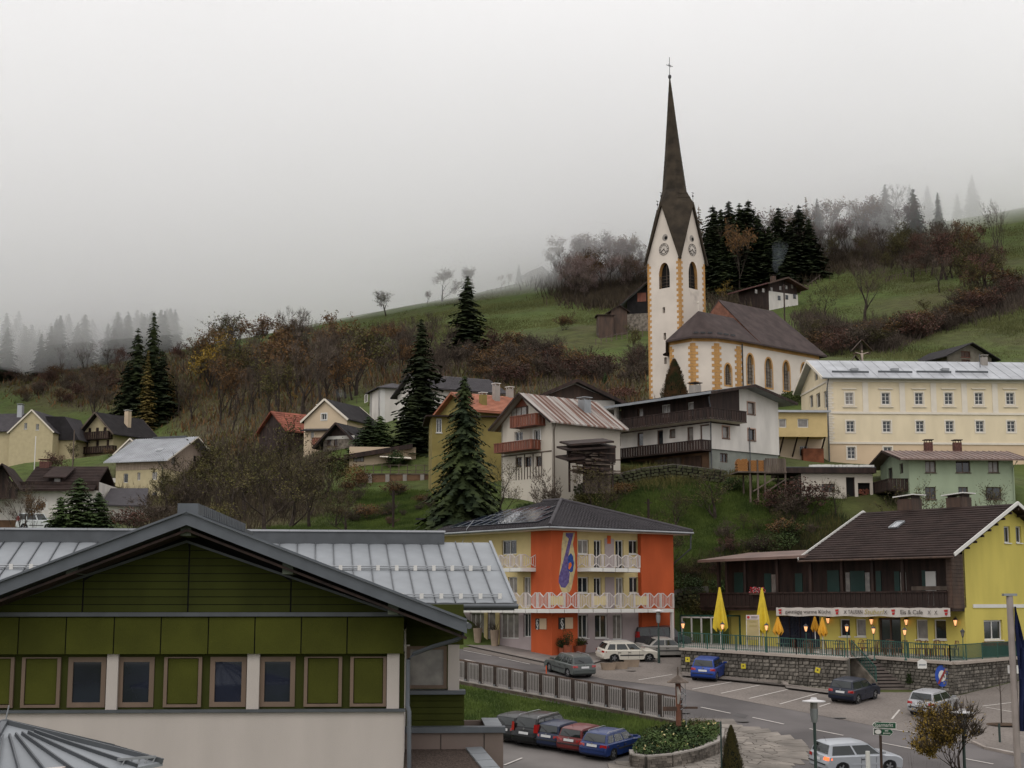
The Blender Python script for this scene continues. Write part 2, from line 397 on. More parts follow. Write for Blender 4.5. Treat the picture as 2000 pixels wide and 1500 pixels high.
# brown woodland / thicket floor against meadow (land cover, a colour attribute)
THICK = [[(330,690),(450,680),(560,690),(690,680),(860,690),(1000,668),(1080,690),(1200,715),(1265,720),(1265,800),(1000,790),(820,800),(700,760),(640,800),(560,850),(430,900),(330,820),(200,800),(0,760),(0,700),(200,720)],
         [(1380,560),(1640,480),(1800,470),(1880,520),(1760,520),(1640,530),(1500,570),(1400,620)],
         [(1600,670),(1560,610),(1640,640),(1780,640),(1900,590),(2000,540),(2000,600),(1850,640),(1720,690)],
         [(1100,925),(1440,900),(1460,930),(1340,945),(1130,970)],[(1440,1090),(1640,1010),(1640,1100),(1480,1200),(1330,1190),(1340,1130)],
         [(1060,540),(1265,520),(1265,600),(1150,600)],[(250,880),(640,880),(640,1010),(480,1040),(250,1040)],[(0,700),(160,700),(300,640),(420,660),(420,560),(0,560)]]
def terrain():
 rows = [0.0,15,30,42,50] + list(np.arange(54,110,2.0)) + list(110 * (940.0 / 110) ** np.linspace(0,1,150))
 ts = np.linspace(-1,1,321); ts = np.sign(ts) * (0.40 * np.abs(ts) + 0.75 * np.abs(ts) ** 4)
 V = []; C = []
 Yr = np.array(rows); TX,TY = np.meshgrid(ts,Yr); X = TX * (TY + 30); Z = tz(X,TY) + 0
 nzv = np.array([noise.noise(Vector((x * .05,y * .05,0))) * .9 + noise.noise(Vector((x * .22,y * .22,3))) * .35 for x,y in zip(X.ravel(),TY.ravel())]).reshape(X.shape)
 Z = Z + nzv * _ss(112,135,TY) * 0.55
 f = TY * CP + Z * SP; ppx = CX + F * X / np.maximum(f,1); ppy = CY - F * (-TY * SP + Z * CP) / np.maximum(f,1)
 cov = np.zeros(X.size,bool)
 for pl in THICK: cov |= in_poly(ppx.ravel(),ppy.ravel(),pl)
 cov &= (TY.ravel() > 112)
 # far skirt rows so the sheet reaches the horizon
 nr,nc = X.shape; ex = []
 verts = np.stack([X.ravel(),TY.ravel(),Z.ravel()],1)
 far = np.stack([X[-1] * 3.2,np.full(nc,3200.0),Z[-1] + 150],1); verts = np.vstack([verts,far]); cov = np.append(cov,np.zeros(nc,bool))
 near = np.stack([np.linspace(-400,400,nc),np.full(nc,-300.0),np.full(nc,-14.0)],1)
 verts = np.vstack([verts,near]); cov = np.append(cov,np.zeros(nc,bool))
 faces = []
 for j in range(nr):
  for i in range(nc - 1):
   a = j * nc + i; faces.append((a,a + 1,a + 1 + nc,a + nc))
 nb = (nr + 1) * nc
 for i in range(nc - 1): faces.append((nb + i,nb + i + 1,i + 1,i))
 me = bpy.data.meshes.new('ground'); me.from_pydata([tuple(v) for v in verts],[],faces); me.update()
 at_ = me.attributes.new('cover','FLOAT','POINT')
 # blur the mask a little
 c = cov[:nr * nc].astype(float).reshape(nr,nc)
 for _ in range(3):
  p = np.pad(c,1,mode='edge'); c = (p[1:-1,1:-1] * 2 + p[:-2,1:-1] + p[2:,1:-1] + p[1:-1,:-2] + p[1:-1,2:]) / 6
 at_.data.foreach_set('value',np.concatenate([c.ravel(),np.zeros(2 * nc)]))
 for p in me.polygons: p.use_smooth = True
 m = bpy.data.materials.new('meadow_ground'); m.use_nodes = True; t = m.node_tree; nd = t.nodes; lk = t.links; b = nd['Principled BSDF']
 b.inputs['Roughness'].default_value = .95; b.inputs['Specular IOR Level'].default_value = .15
 g = nd.new('ShaderNodeNewGeometry')
 def nzn(sc,det,off=0):
  n = nd.new('ShaderNodeTexNoise'); n.inputs['Scale'].default_value = sc; n.inputs['Detail'].default_value = det; n.inputs['Roughness'].default_value = .62
  mp = nd.new('ShaderNodeMapping'); mp.inputs['Location'].default_value = (off,off,0); lk.new(g.outputs['Position'],mp.inputs[0]); lk.new(mp.outputs[0],n.inputs['Vector']); return n
 def ramp(src,stops):
  r_ = nd.new('ShaderNodeValToRGB'); els = r_.color_ramp.elements
  els[0].position,els[0].color = stops[0][0],(*stops[0][1],1); els[1].position,els[1].color = stops[-1][0],(*stops[-1][1],1)
  for p,c in stops[1:-1]: e = els.new(p); e.color = (*c,1)
  lk.new(src,r_.inputs[0]); return r_.outputs[0]
 n1 = nzn(.022,8); n2 = nzn(.5,6,40); n3 = nzn(.09,6,80)
 grass = ramp(n1.outputs['Fac'],[(.30,(.066,.046,.024)),(.42,(.056,.056,.020)),(.53,(.056,.088,.016)),(.66,(.084,.106,.026))])
 grass2 = ramp(n2.outputs['Fac'],[(.32,(.024,.027,.011)),(.62,(.092,.112,.034))])
 mx = nd.new('ShaderNodeMixRGB'); mx.inputs[0].default_value = .42; lk.new(grass,mx.inputs[1]); lk.new(grass2,mx.inputs[2])
 br = ramp(n3.outputs['Fac'],[(.32,(.034,.026,.015)),(.5,(.060,.048,.022)),(.68,(.078,.074,.028))])
 att = nd.new('ShaderNodeAttribute'); att.attribute_name = 'cover'
 ad_ = nd.new('ShaderNodeMath'); ad_.operation = 'ADD'; lk.new(att.outputs['Fac'],ad_.inputs[0])
 mm = nd.new('ShaderNodeMapRange'); mm.inputs['From Min'].default_value = .35; mm.inputs['From Max'].default_value = .65; mm.inputs['To Min'].default_value = -.35; mm.inputs['To Max'].default_value = .25
 lk.new(n3.outputs['Fac'],mm.inputs[0]); lk.new(mm.outputs[0],ad_.inputs[1]); ad_.use_clamp = True
 m2 = nd.new('ShaderNodeMixRGB'); lk.new(ad_.outputs[0],m2.inputs[0]); lk.new(mx.outputs[0],m2.inputs[1]); lk.new(br,m2.inputs[2])
 lk.new(m2.outputs[0],b.inputs['Base Color'])
 bp = nd.new('ShaderNodeBump'); bp.inputs['Strength'].default_value = .8; bp.inputs['Distance'].default_value = .5; lk.new(n2.outputs['Fac'],bp.inputs['Height']); lk.new(bp.outputs[0],b.inputs['Normal'])
 me.materials.append(m); o = bpy.data.objects.new('ground',me); COL.objects.link(o); o['kind'] = 'structure'; MATS['meadow_ground'] = m
 return o
terrain()
# low cloud lying on the upper slopes: two closed volumes with wavy undersides
def cloud(name,zoff,dens,top,ynear,amp=7.0,seed=0,xs=(-1500,1500),kx=.09):
 n = 60; mrow = 44; X = np.linspace(*xs,n); Y = ynear + (2900 - ynear) * np.linspace(0,1,mrow) ** 2
 b = B(); vs = []
 for j in range(mrow):
  for i in range(n):
   x,y = X[i],Y[j]
   z = zoff + (kx * min(250,x) if x > 0 else -.045 * min(150,-x)) + amp * 1.2 * noise.noise(Vector((x * .011 + seed,y * .008,5))) + amp * noise.noise(Vector((x * .03,y * .02 + seed,9)))
   z += max(0,(ynear + 90 - y)) * .6
   vs.append((x,y,min(z,top - 20)))
 k = len(vs); vs += [(v[0],v[1],top) for v in vs]; fs = []
 for j in range(mrow - 1):
  for i in range(n - 1):
   a = j * n + i; fs.append((a,a + n,a + n + 1,a + 1)); fs.append((k + a,k + a + 1,k + a + n + 1,k + a + n))
 for i in range(n - 1):
  fs.append((i,i + 1,k + i + 1,k + i)); a = (mrow - 1) * n + i; fs.append((a + 1,a,k + a,k + a + 1))
 for j in range(mrow - 1):
  a = j * n; fs.append((a + n,a,k + a,k + a + n)); a = j * n + n - 1; fs.append((a,a + n,k + a + n,k + a))
 b.add(vs,fs)
 m = bpy.data.materials.new(name); m.use_nodes = True; t = m.node_tree; t.nodes.clear()
 o_ = t.nodes.new('ShaderNodeOutputMaterial'); pv = t.nodes.new('ShaderNodeVolumePrincipled'); pv.inputs['Density'].default_value = dens
 pv.inputs['Color'].default_value = (.998,.996,1.0,1); pv.inputs['Anisotropy'].default_value = 0.0; t.links.new(pv.outputs[0],o_.inputs['Volume'])
 o = b.build('low_cloud',m,kind='stuff'); return o
cloud('cloud_veil',71,.0125,170,262,seed=3,kx=.20)
#cm
def wisp(px,py,D,rx,ry,rz,dens,seed):
 P = at(px,py,D); b = B(); n,k = 28,16
 for j in range(k + 1):
  t = math.pi * j / k
  for i in range(n):
   a = 2 * math.pi * i / n; d = Vector((math.sin(t) * math.cos(a),math.sin(t) * math.sin(a),math.cos(t))); f = 1 + .45 * noise.noise(d * 1.7 + Vector((seed,0,0))) + .2 * noise.noise(d * 4 + Vector((0,seed,0))); b.v.append((P.x + d.x * rx * f,P.y + d.y * ry * f,P.z + d.z * rz * f))
 for j in range(k):
  for i in range(n): a,c = j * n + i,j * n + (i + 1) % n; b.f.append((a,a + n,c + n,c))
 m = bpy.data.materials.new('fog_wisp'); m.use_nodes = True; t = m.node_tree; t.nodes.clear(); o_ = t.nodes.new('ShaderNodeOutputMaterial'); pv = t.nodes.new('ShaderNodeVolumePrincipled'); pv.inputs['Density'].default_value = dens; pv.inputs['Color'].default_value = (.998,.996,1,1); t.links.new(pv.outputs[0],o_.inputs['Volume']); b.build('fog_wisp',m,kind='stuff')
for k,w_ in enumerate(((60,690,430,34,20,9,.006),(175,660,425,7,12,20,.022),(330,645,400,36,18,6,.009),(960,540,410,34,24,9,.014),(1180,500,430,30,20,8,.012),(1900,380,430,40,26,8,.008),(1700,415,420,24,18,6,.006))): wisp(*w_,k * 3.7)
# ================================================================ MATERIALS
white_wall = mat('white_render',(.66,.62,.57),rough=.9,var=.10,scale=1.0,streak=.3,detail=7,bump=.15)
church_wall = mat('church_plaster',(.70,.62,.54),rough=.9,var=.08,scale=.35,bump=.2)
cream = mat('cream_render',(.76,.645,.455),rough=.9,var=.06,scale=.9,streak=.3,detail=7,bump=.1)
cream_low = mat('cream_render_plinth',(.66,.50,.34),rough=.9,var=.06,scale=.4,bump=.1)
white_trim = mat('white_trim',(.75,.68,.58),rough=.85,var=.04)
beige = mat('beige_render',(.62,.49,.35),rough=.9,var=.07,scale=.4)
yellow = mat('yellow_render',(.60,.50,.125),rough=.9,var=.07,scale=.9,streak=.3,detail=7,bump=.1)
ochre_box = mat('ochre_render',(.62,.47,.23),rough=.9,var=.05)
green_wall = mat('pale_green_render',(.34,.40,.28),rough=.9,var=.08,scale=.9,streak=.3)
orange = mat('orange_render',(.50,.098,.032),rough=.85,var=.13,scale=.6,detail=8,streak=.4)
cream_y = mat('pale_yellow_render',(.62,.50,.25),rough=.88,var=.05)
lilac = mat('lilac_render',(.40,.335,.33),rough=.88,var=.05)
olive = mat('old_yellow_render',(.24,.19,.065),rough=.9,var=.15,scale=.6)
stained = mat('stained_white_render',(.60,.54,.46),rough=.92,col2=(.33,.28,.23),scale=.6,streak=.35,thr=(.56,.8),detail=8)
dwood = mat('dark_stained_wood',(.030,.016,.012),rough=.7,var=.5,scale=3,streak=.15,spec=.3)
bwood = mat('brown_wood',(.062,.032,.019),rough=.7,var=.4,scale=2.5,streak=.2)
rwood = mat('red_brown_boards',(.17,.045,.020),rough=.65,var=.3,scale=2.5,streak=.2)
gwood = mat('grey_weathered_wood',(.13,.10,.08),rough=.85,var=.35,scale=2,streak=.2)
black_roof = mat('dark_roof_tile',(.026,.023,.024),rough=.9,spec=.2,var=.25,scale=1.2)
brown_roof = mat('brown_roof_tile',(.034,.022,.019),rough=.9,spec=.15,var=.25,scale=1.0)
church_roof = mat('church_shingle',(.062,.045,.042),rough=.9,spec=.2,var=.22,scale=.9,bump=.5,bscale=5)
spire_m = mat('spire_shingle',(.040,.030,.020),rough=.8,var=.4,scale=.8,bump=.6,bscale=4)
red_tile = mat('orange_roof_tile',(.36,.13,.07),rough=.75,var=.2,scale=.8)
grey_tile = mat('grey_roof_tile',(.052,.046,.050),rough=.8,spec=.3,var=.15,scale=1.5)
metal_roof = mat('grey_sheet_metal',(.25,.265,.28),rough=.58,var=.10,scale=.9,metal=.12,spec=.35,bump=.08,bscale=2)
pale_metal = mat('pale_sheet_metal',(.40,.41,.43),rough=.5,var=.14,scale=.5,metal=.3,streak=.3)
dmetal = mat('slate_grey_metal',(.085,.092,.10),rough=.5,var=.12,metal=.3,scale=2)
fasc_m = mat('blue_grey_sheet',(.10,.11,.125),rough=.5,var=.10,metal=.3,scale=2.2)
rust_roof = mat('rusty_sheet_metal',(.36,.33,.30),rough=.65,col2=(.15,.070,.045),scale=1.0,thr=(.40,.58),detail=6,streak=(2.4,.12,.12))
rust_brown = mat('brown_sheet_metal',(.16,.10,.08),rough=.6,var=.22,scale=.6)
stone_m = mat('wall_stone',(.185,.165,.14),rough=.9,var=.35,scale=1.3,bump=.5,bscale=12,rnd_obj=.35)
mortar = mat('mortar',(.11,.10,.085),rough=.95,var=.2)
rubble = mat('rubble_masonry',(.20,.17,.14),rough=.95,var=.45,scale=2.2,bump=.9,bscale=4,detail=6)
concrete = mat('concrete',(.32,.29,.26),rough=.9,var=.12,scale=1,bump=.2)
quoin_m = mat('ochre_quoin',(.50,.275,.10),rough=.85,var=.15,scale=1.2)
glass_m = glass('window_glass'); glass_b = glass('window_glass_blue',(.016,.019,.032),.03)
curtain = mat('curtained_glass',(.22,.20,.18),rough=.25,var=.25,scale=2.5,spec=.6)
wframe = mat('white_window_frame',(.70,.68,.64),rough=.5,var=.03)
bframe = mat('brown_window_frame',(.10,.05,.03),rough=.6,var=.1)
rosy = mat('rose_trim',(.42,.27,.21),rough=.8,var=.1)
dark_in = mat('dark_interior',(.012,.011,.010),rough=.9,var=.1)
steel = mat('galvanised_steel',(.30,.31,.32),rough=.45,var=.1,metal=.6)
black_m = mat('black_paint',(.012,.012,.013),rough=.4,var=.1)
def pipe(root,pts,r=.05,m=dmetal,name='downpipe'):
 b = B(); b.tube(pts,r,8); return b.build(name,m,root,smooth=True)
def gutter(root,p,q,r=.07,m=dmetal):
 b = B(); b.tube([p,q],r,8); return b.build('gutter',m,root,smooth=True)
def slopehit(bd,px,py,P0,n):
 """pixel ray hit with a local plane through P0 with normal n -> local point"""
 r = ray(px,py); rl = Vector((r.dot(bd.dx),r.dot(bd.dy),r.z)); ol = -Vector((bd.P.dot(bd.dx),bd.P.dot(bd.dy),bd.P.z))
 n = Vector(n); t = (Vector(P0) - ol).dot(n) / rl.dot(n); return ol + rl * t
# ================================================================ FOREGROUND OLIVE-PANELLED BUILDING
panel_g = mat('olive_panel',(.066,.070,.010),rough=.82,var=.12,scale=1.0,bump=.25,bscale=30,spec=.15,rnd_obj=.10)
board_g = mat('olive_board',(.045,.051,.009),rough=.82,var=.14,scale=1.2,streak=.3,spec=.15,rnd_obj=.08)
fwhite = mat('warm_white_render',(.53,.475,.435),rough=.92,var=.05,scale=.9,streak=.25,detail=8,bump=.25,bscale=60)
timber = mat('brown_window_timber',(.165,.110,.075),rough=.65,var=.12,scale=2,streak=.2)
def olive_building():
 g = Bld('municipal_building','foreground building clad in olive green panels with a broad grey sheet metal gable roof','building',792,1388,38.0,.055)
 r = g.root; zc = 0.0
 xl = -13.4; fx = lambda px,y=0.0: g.f(px,1300,y)[0]; fz = lambda py,y=0.0: g.f(500,py,y)[1]
 xr = fx(790)
 b = B(); b.box(xl,xr,0,.3,-9.0,-.02); b.build('wall',fwhite,r)
 b = B(); b.box(xr - .3,xr,.3,12,-9.0,2.0); b.build('side_wall',fwhite,r)
 # back wall of the window band with the glazed openings cut out
 zt,zb = fz(1283),fz(1381)
 wins = [(134,208),(232,302),(411,482),(508,577)]; pans = [(-62,-8 + 35),(42,118),(320,394),(594,668),(684,755)]
 holes = [(fx(a,.1),fx(c,.1),zb,zt) for a,c in wins]
 wall(r,mfront(.12),xl,xr,-.02,fz(1277) + .05,board_g,holes,t=.3,name='window_band')
 for a,c in wins:
  o = window(r,mfront(.12),fx(a,.12),fx(c,.12),zb,zt,timber,glass_b,nx=1,dep=-.03,fw=.12)
  q = B(); q.box(fx(a) - .02,fx(c) + .02,-.06,.10,-.03,.035); q.build('sill',dmetal,o)
 for a,c in pans:       # blind panels framed like the windows
  x0,x1 = fx(a),fx(c); q = B()
  for (u0,u1,z0,z1) in ((x0,x0 + .085,zb,zt),(x1 - .085,x1,zb,zt),(x0 + .085,x1 - .085,zb,zb + .07),(x0 + .085,x1 - .085,zt - .03,zt)): q.box(u0,u1,.03,.119,z0,z1)
  o = q.build('blind_frame',timber,r); q = B(); q.box(x0 + .1,x1 - .1,.07,.119,zb + .09,zt - .05); q.build('infill_panel',panel_g,o)
 for a,c in ((208,232),(482,508),(755,781)):
  q = B(); q.box(fx(a + 1),fx(c - 1),-.02,.118,-.02,fz(1277)); q.build('pier',fwhite,r)
 q = B(); q.box(xl,xr + .03,-.09,.06,fz(1391),fz(1385)); q.build('sill_flashing',dmetal,r)
 # frieze of large square panels
 z0,z1 = fz(1277,-.14),fz(1206,-.14); edges = [-247,-153,-60,33,126,220,312,405,496,587,677,789]
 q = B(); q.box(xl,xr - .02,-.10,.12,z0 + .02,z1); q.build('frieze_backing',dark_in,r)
 for a,c in zip(edges,edges[1:]):
  q = B(); q.box(fx(a,-.14) + .015,fx(c,-.14) - .015,-.14 - .004 * rnd.random(),-.103,z0,z1); q.build('frieze_panel',panel_g,r)
 q = B(); q.box(xl,xr + .02,-.22,.1,fz(1204,-.2),fz(1196,-.2)); q.build('flashing',dmetal,r)
 # gable boards
 A = g.f(365,1060,-.1); rb = g.f(767,1198,-.1); sr_ = (A[1] - rb[1]) / (rb[0] - A[0]); lb = g.f(0,1184,-.1); sl_ = (A[1] - lb[1]) / (A[0] - lb[0])
 zb0 = fz(1196,-.1); H = A[1] - zb0; nrow = 9; hh = H / nrow
 jo = [xl,fx(-60,-.1),fx(156,-.1),fx(363,-.1),fx(565,-.1),fx(800,-.1)]
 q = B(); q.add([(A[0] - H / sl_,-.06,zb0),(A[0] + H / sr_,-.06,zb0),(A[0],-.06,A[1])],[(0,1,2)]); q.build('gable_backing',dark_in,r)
 for i in range(nrow):
  za,zb_ = zb0 + i * hh + .008,zb0 + (i + 1) * hh - .008
  def lim(z): return A[0] - (A[1] - z) / sl_,A[0] + (A[1] - z) / sr_
  (la,ra),(l2,r2) = lim(za),lim(zb_)
  for a,c in zip(jo,jo[1:]):
   a2,c2 = a + .02,c - .02; p = [(max(a2,la),za),(min(c2,ra),za),(min(c2,r2),zb_),(max(a2,l2),zb_)]
   if p[1][0] - p[0][0] < .03: continue
   if p[2][0] < p[3][0]: m_ = (p[2][0] + p[3][0]) / 2; m_ = min(max(m_,p[0][0]),p[1][0]); p[2] = (m_,zb_ - .02); p[3] = (m_ - .001,zb_ - .02)
   q = B(); n = 4; yy = [-.10,-.10,-.075,-.075]
   q.add([(u,y,z) for (u,z),y in zip(p,yy)] + [(u,-.062,z) for u,z in p],[(0,1,2,3),(0,4,5,1),(1,5,6,2),(2,6,7,3),(3,7,4,0)])
   q.build('siding_board',board_g,r)
 for s,xx in ((1,A[0] + H / sr_),(-1,A[0] - H / sl_)):
  q = B(); q.bar((A[0],-.14,A[1] + .03),(xx,-.14,zb0 + .03),.07,.06,up=(0,0,1)); q.build('gable_trim',dmetal,r)
 # roof
 oy = -1.45; P = g.f(365,1001,oy); E = g.f(912,1213,oy); W = g.f(0,1138,oy)
 sR = (P[1] - E[1]) / (E[0] - P[0]); sL = (P[1] - W[1]) / (P[0] - W[0]); xw = P[0] - (E[0] - P[0]) - .3; t = .10
 q = B(); q.slab([(xw,oy + .05,P[1] - (P[0] - xw) * sL),(P[0],oy + .05,P[1]),(P[0],12.0,P[1]),(xw,12.0,P[1] - (P[0] - xw) * sL)],.3)
 q.slab([(P[0],oy + .05,P[1]),(E[0],oy + .05,E[1]),(E[0],12.0,E[1]),(P[0],12.0,P[1])],.3)
 roof = q.build('roof',dmetal,r)
 q = B(); fh = .30; zw = P[1] - (P[0] - xw) * sL
 for (xa,za,xb,zb_) in ((xw,zw,P[0],P[1]),(P[0],P[1],E[0],E[1])):
  q.add([(xa,oy,za),(xb,oy,zb_),(xb,oy,zb_ - fh),(xa,oy,za - fh),(xa,oy + .04,za),(xb,oy + .04,zb_),(xb,oy + .04,zb_ - fh),(xa,oy + .04,za - fh)],
              [(3,2,1,0),(0,1,5,4),(3,7,6,2),(4,5,6,7),(1,2,6,5),(0,4,7,3)])
 q.build('verge_fascia',fasc_m,roof)
 q = B()
 for (xa,za,xb,zb_) in ((xw,zw,P[0],P[1]),(P[0],P[1],E[0],E[1])): q.bar((xa,oy - .03,za + .03),(xb,oy - .03,zb_ + .03),.12,.05)
 q.build('verge_cap',fasc_m,roof)
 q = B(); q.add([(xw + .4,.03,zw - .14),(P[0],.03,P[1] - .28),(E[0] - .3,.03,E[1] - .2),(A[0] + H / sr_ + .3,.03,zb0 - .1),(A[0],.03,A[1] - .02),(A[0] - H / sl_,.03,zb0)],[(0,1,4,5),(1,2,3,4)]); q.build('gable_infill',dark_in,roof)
 # slatted soffit under the overhang
 for k in range(6):
  q = B(); y = oy + .18 + k * .2
  for (xa,za,xb,zb_) in ((xw,zw,P[0],P[1]),(P[0],P[1],E[0],E[1])): q.bar((xa,y,za - .42),(xb,y,zb_ - .42),.09,.06)
  q.build('soffit_slat',dwood,roof)
 for px,py in ((140,1110),(363,1035),(562,1110),(768,1189)):
  x,z = g.f(px,py,-1.2); q = B(); q.box(x - .13,x + .13,-1.2,0,z - .14,z + .14); q.build('purlin_end',mat('grey_green_timber',(.085,.10,.07),rough=.7,var=.2,scale=2),roof)
 # comb-like ridge vent seen running back from the apex
 q = B(); q.box(P[0] - .22,P[0] + .28,oy - .05,oy + .75,P[1] - .05,P[1] + .22); q.build('ridge_cap',fasc_m,roof)
 for k in range(26):
  y = oy + .95 + k * .34; q = B(); q.box(P[0] + .02,P[0] + .24,y,y + .24,P[1] - .02,P[1] + .24); q.build('ridge_vent_fin',fasc_m,roof)
 q = B(); q.box(P[0] - .1,P[0] + .16,oy + .7,11,P[1] - .05,P[1] + .12); q.build('ridge_rail',dmetal,roof)
 # recessed part at the right
 y1 = 2.4; gx = lambda px,y=y1: g.f(px,1300,y)[0]; gz = lambda py,y=y1: g.f(850,py,y)[1]
 q = B(); q.box(xr,gx(905),y1 - .05,y1 + .1,gz(1259),gz(1180)); q.build('upper_cladding',board_g,r)
 for k in range(4):
  zz = gz(1259) + k * .24; q = B(); q.box(xr + .01,gx(905),y1 - .075,y1 - .052,zz + .01,zz + .225); q.build('siding_board',board_g,r)
 o = window(r,mfront(y1),xr + .02,gx(873),gz(1345),gz(1262),timber,glass_m,nx=1,dep=0,fw=.09)
 q = B(); q.box(gx(875),gx(897),y1 - .05,y1 + .5,gz(1352),gz(1259)); q.build('pier',fwhite,r)
 q = B(); q.box(xr - .1,gx(909),y1 - .35,y1 + .5,gz(1355),gz(1348)); q.build('coping',fasc_m,r)
 for k in range(5):
  z0 = gz(1419); hh = (gz(1356) - z0) / 5; q = B(); q.box(xr + .02,gx(907),y1 - .12,y1 - .08,z0 + k * hh + .012,z0 + (k + 1) * hh - .008); q.build('siding_board',board_g,r)
 q = B(); q.box(xr + .02,gx(906),y1 - .08,y1 + .6,gz(1520),gz(1355)); q.build('annex_wall',board_g,r)
 ply = mat('rose_grey_render',(.20,.155,.135),rough=.9,var=.08,scale=.8,bump=.2)
 q = B(); q.box(xr + .02,gx(983,1.7),1.7,2.0,gz(1640),gz(1432,1.7)); q.build('parapet_wall',ply,r)
 for px in (862,946): x = gx(px,1.7); q = B(); q.box(x - .01,x + .01,1.69,1.7,gz(1640),gz(1434,1.7)); q.build('joint',dark_in,r)
 q = B(); q.box(xr + .02,gx(987,1.7),1.6,2.1,gz(1431,1.7),gz(1420,1.7)); q.build('coping',fasc_m,r)
 # side parapet running back, capped with sheet metal
 x1 = gx(983,1.7)
 q = B(); q.box(x1 - .25,x1,2.1,6.0,gz(1640),gz(1432,1.7)); q.build('parapet_wall',ply,r)
 for k in range(4):
  q = B(); q.box(x1 - .42,x1 + .05,2.12 + k * 1.0,3.1 + k * 1.0,gz(1431,1.7),gz(1431,1.7) + .05); q.build('coping',metal_roof,r)
 q = B(); q.box(xr,x1,5.9,6.1,gz(1640),gz(1432,1.7)); q.build('parapet_wall',ply,r)
 # lower gravel roof with its metal edge
 zg = g.f(900,1465,1.4)[1]; q = B(); q.slab([(xr + .02,-.6,zg - .35),(gx(955,-.6),-.6,zg - .35),(gx(925,1.6),1.68,zg),(xr + .02,1.68,zg)],.1)
 q.build('gravel_roof',mat('roof_gravel',(.075,.055,.045),rough=.95,var=.5,scale=22,bump=.8,bscale=40),r)
 for k in range(4):
  f0,f1 = k / 4 + .01,(k + 1) / 4 - .01; pa = Vector((gx(910,1.6),1.66,zg + .05)); pb = Vector((gx(952,-.6),-.9,zg - .36)); wd = Vector((.42,0,.02))
  q = B(); q.slab([pa.lerp(pb,f1),pa.lerp(pb,f1) + wd,pa.lerp(pb,f0) + wd,pa.lerp(pb,f0)],.05); q.build('edge_flashing',metal_roof,r)
 # eave gutter and the swan-neck downpipe
 ez = E[1] - .12; gutter(roof,(E[0] + .05,oy,ez),(E[0] + .05,9,ez),.075)
 d = [(g.f(px,py,yy)[0],yy,g.f(px,py,yy)[1]) for px,py,yy in ((905,1226,-1.0),(904,1242,-1.0),(893,1249,-.9),(845,1263,-.5),(808,1277,-.12),(797,1288,-.08),(796,1378,-.08),(799,1390,-.12),(799,1530,-.12))]
 pipe(r,d,.055,fasc_m)
 return g
olive_building()
def metal_wing():
 g = Bld('metal_roof_wing','rear wing of the olive building under a shallow grey standing seam sheet roof','building',1005,1178,48.0,.137)
 r = g.root; L_ = 6.6; H = g.f(950,1060,L_)[1]; W = 24.0; n = 38; w_ = W / n; sl = math.hypot(L_,H); an = math.atan2(H,L_)
 q = B(); q.slab([(-W,0,-.03),(0,0,-.03),(0,L_,H - .03),(-W,L_,H - .03)],.2); q.slab([(-W,L_,H - .03),(0,L_,H - .03),(0,2 * L_,-.03),(-W,2 * L_,-.03)],.2); roof = q.build('roof',dmetal,r)
 # one sheet panel mesh, slightly oil-canned
 b = B(); nx,ny = 5,8
 for j in range(ny + 1):
  for i in range(nx + 1):
   u = (i / nx) * (w_ - .03); v_ = j / ny * (sl / 2 - .02); e = math.sin(math.pi * i / nx)
   b.v.append((u,v_,.012 * e * (1 + .6 * math.sin(j * 2.1)) + .005))
 for j in range(ny):
  for i in range(nx): a = j * (nx + 1) + i; b.f.append((a,a + 1,a + nx + 2,a + nx + 1))
 me = b.mesh('roof_panel'); me.materials.append(metal_roof)
 for p in me.polygons: p.use_smooth = True
 s = B(); s.box(-.014,.014,0,sl,0,.055); sm = s.mesh('standing_seam'); sm.materials.append(dmetal)
 for i in range(n):
  x = -W + i * w_
  for k in range(2):
   o = inst(me,'roof_panel',roof,(x + .015,k * (L_ / 2),k * (H / 2))); o.rotation_euler = (an + rnd.uniform(-.002,.002),0,0)
  o = inst(sm,'standing_seam',roof,(x,0,0)); o.rotation_euler = (an,0,0)
 q = B(); q.bar((.02,-.03,.02),(.02,L_,H + .03),.09,.1); q.build('verge_cap',metal_roof,roof)
 gutter(roof,(-W,-.08,-.10),(.1,-.08,-.10),.085)
 for py,yy in ((1121,None),(1170,None)):    # snow guards
  f = (.5 if py < 1150 else .06); y,z = L_ * f,H * f + .12
  q = B(); q.tube([(-W,y,z + .02),(-.35,y,z + .02)],.022,6); q.tube([(-W,y,z - .05),(-.35,y,z - .05)],.022,6); o = q.build('snow_guard',steel,roof)
  for i in range(0,n,1 if f < .2 else 1):
   q = B(); x = -W + i * w_ + .15; q.box(x,x + .12,y - .03,y + .03,z - .12,z + .06); q.build('guard_bracket',wframe,o)
 # raised ridge box with capped top
 xe = g.f(868,1050,L_ - .3)[0]; zt = g.f(700,1039,L_ - .3)[1]
 q = B(); q.box(-W,xe,L_ - .3,L_ + .5,H - .5,zt); q.build('ridge_box',dmetal,roof)
 k = 0; x = xe
 while x > -W:
  q = B(); q.box(x - 1.36,x + .03,L_ - .36,L_ + .56,zt + .002,zt + .07); q.build('box_cap',pale_metal,roof); x -= 1.4
 q = B(); q.box(-W,-1.9,.9,1.1,-9.5,-.3); q.build('wall',board_g,r); q = B(); q.box(-2.2,-1.9,1.1,12,-9.5,.1); q.build('side_wall',board_g,r)
 # lightning rod at the verge
 pipe(roof,[(-1.0,L_,H),(-.85,L_ - .1,H + .5),(-.6,L_ - .1,H + .8)],.012,steel,'lightning_rod')
metal_wing()
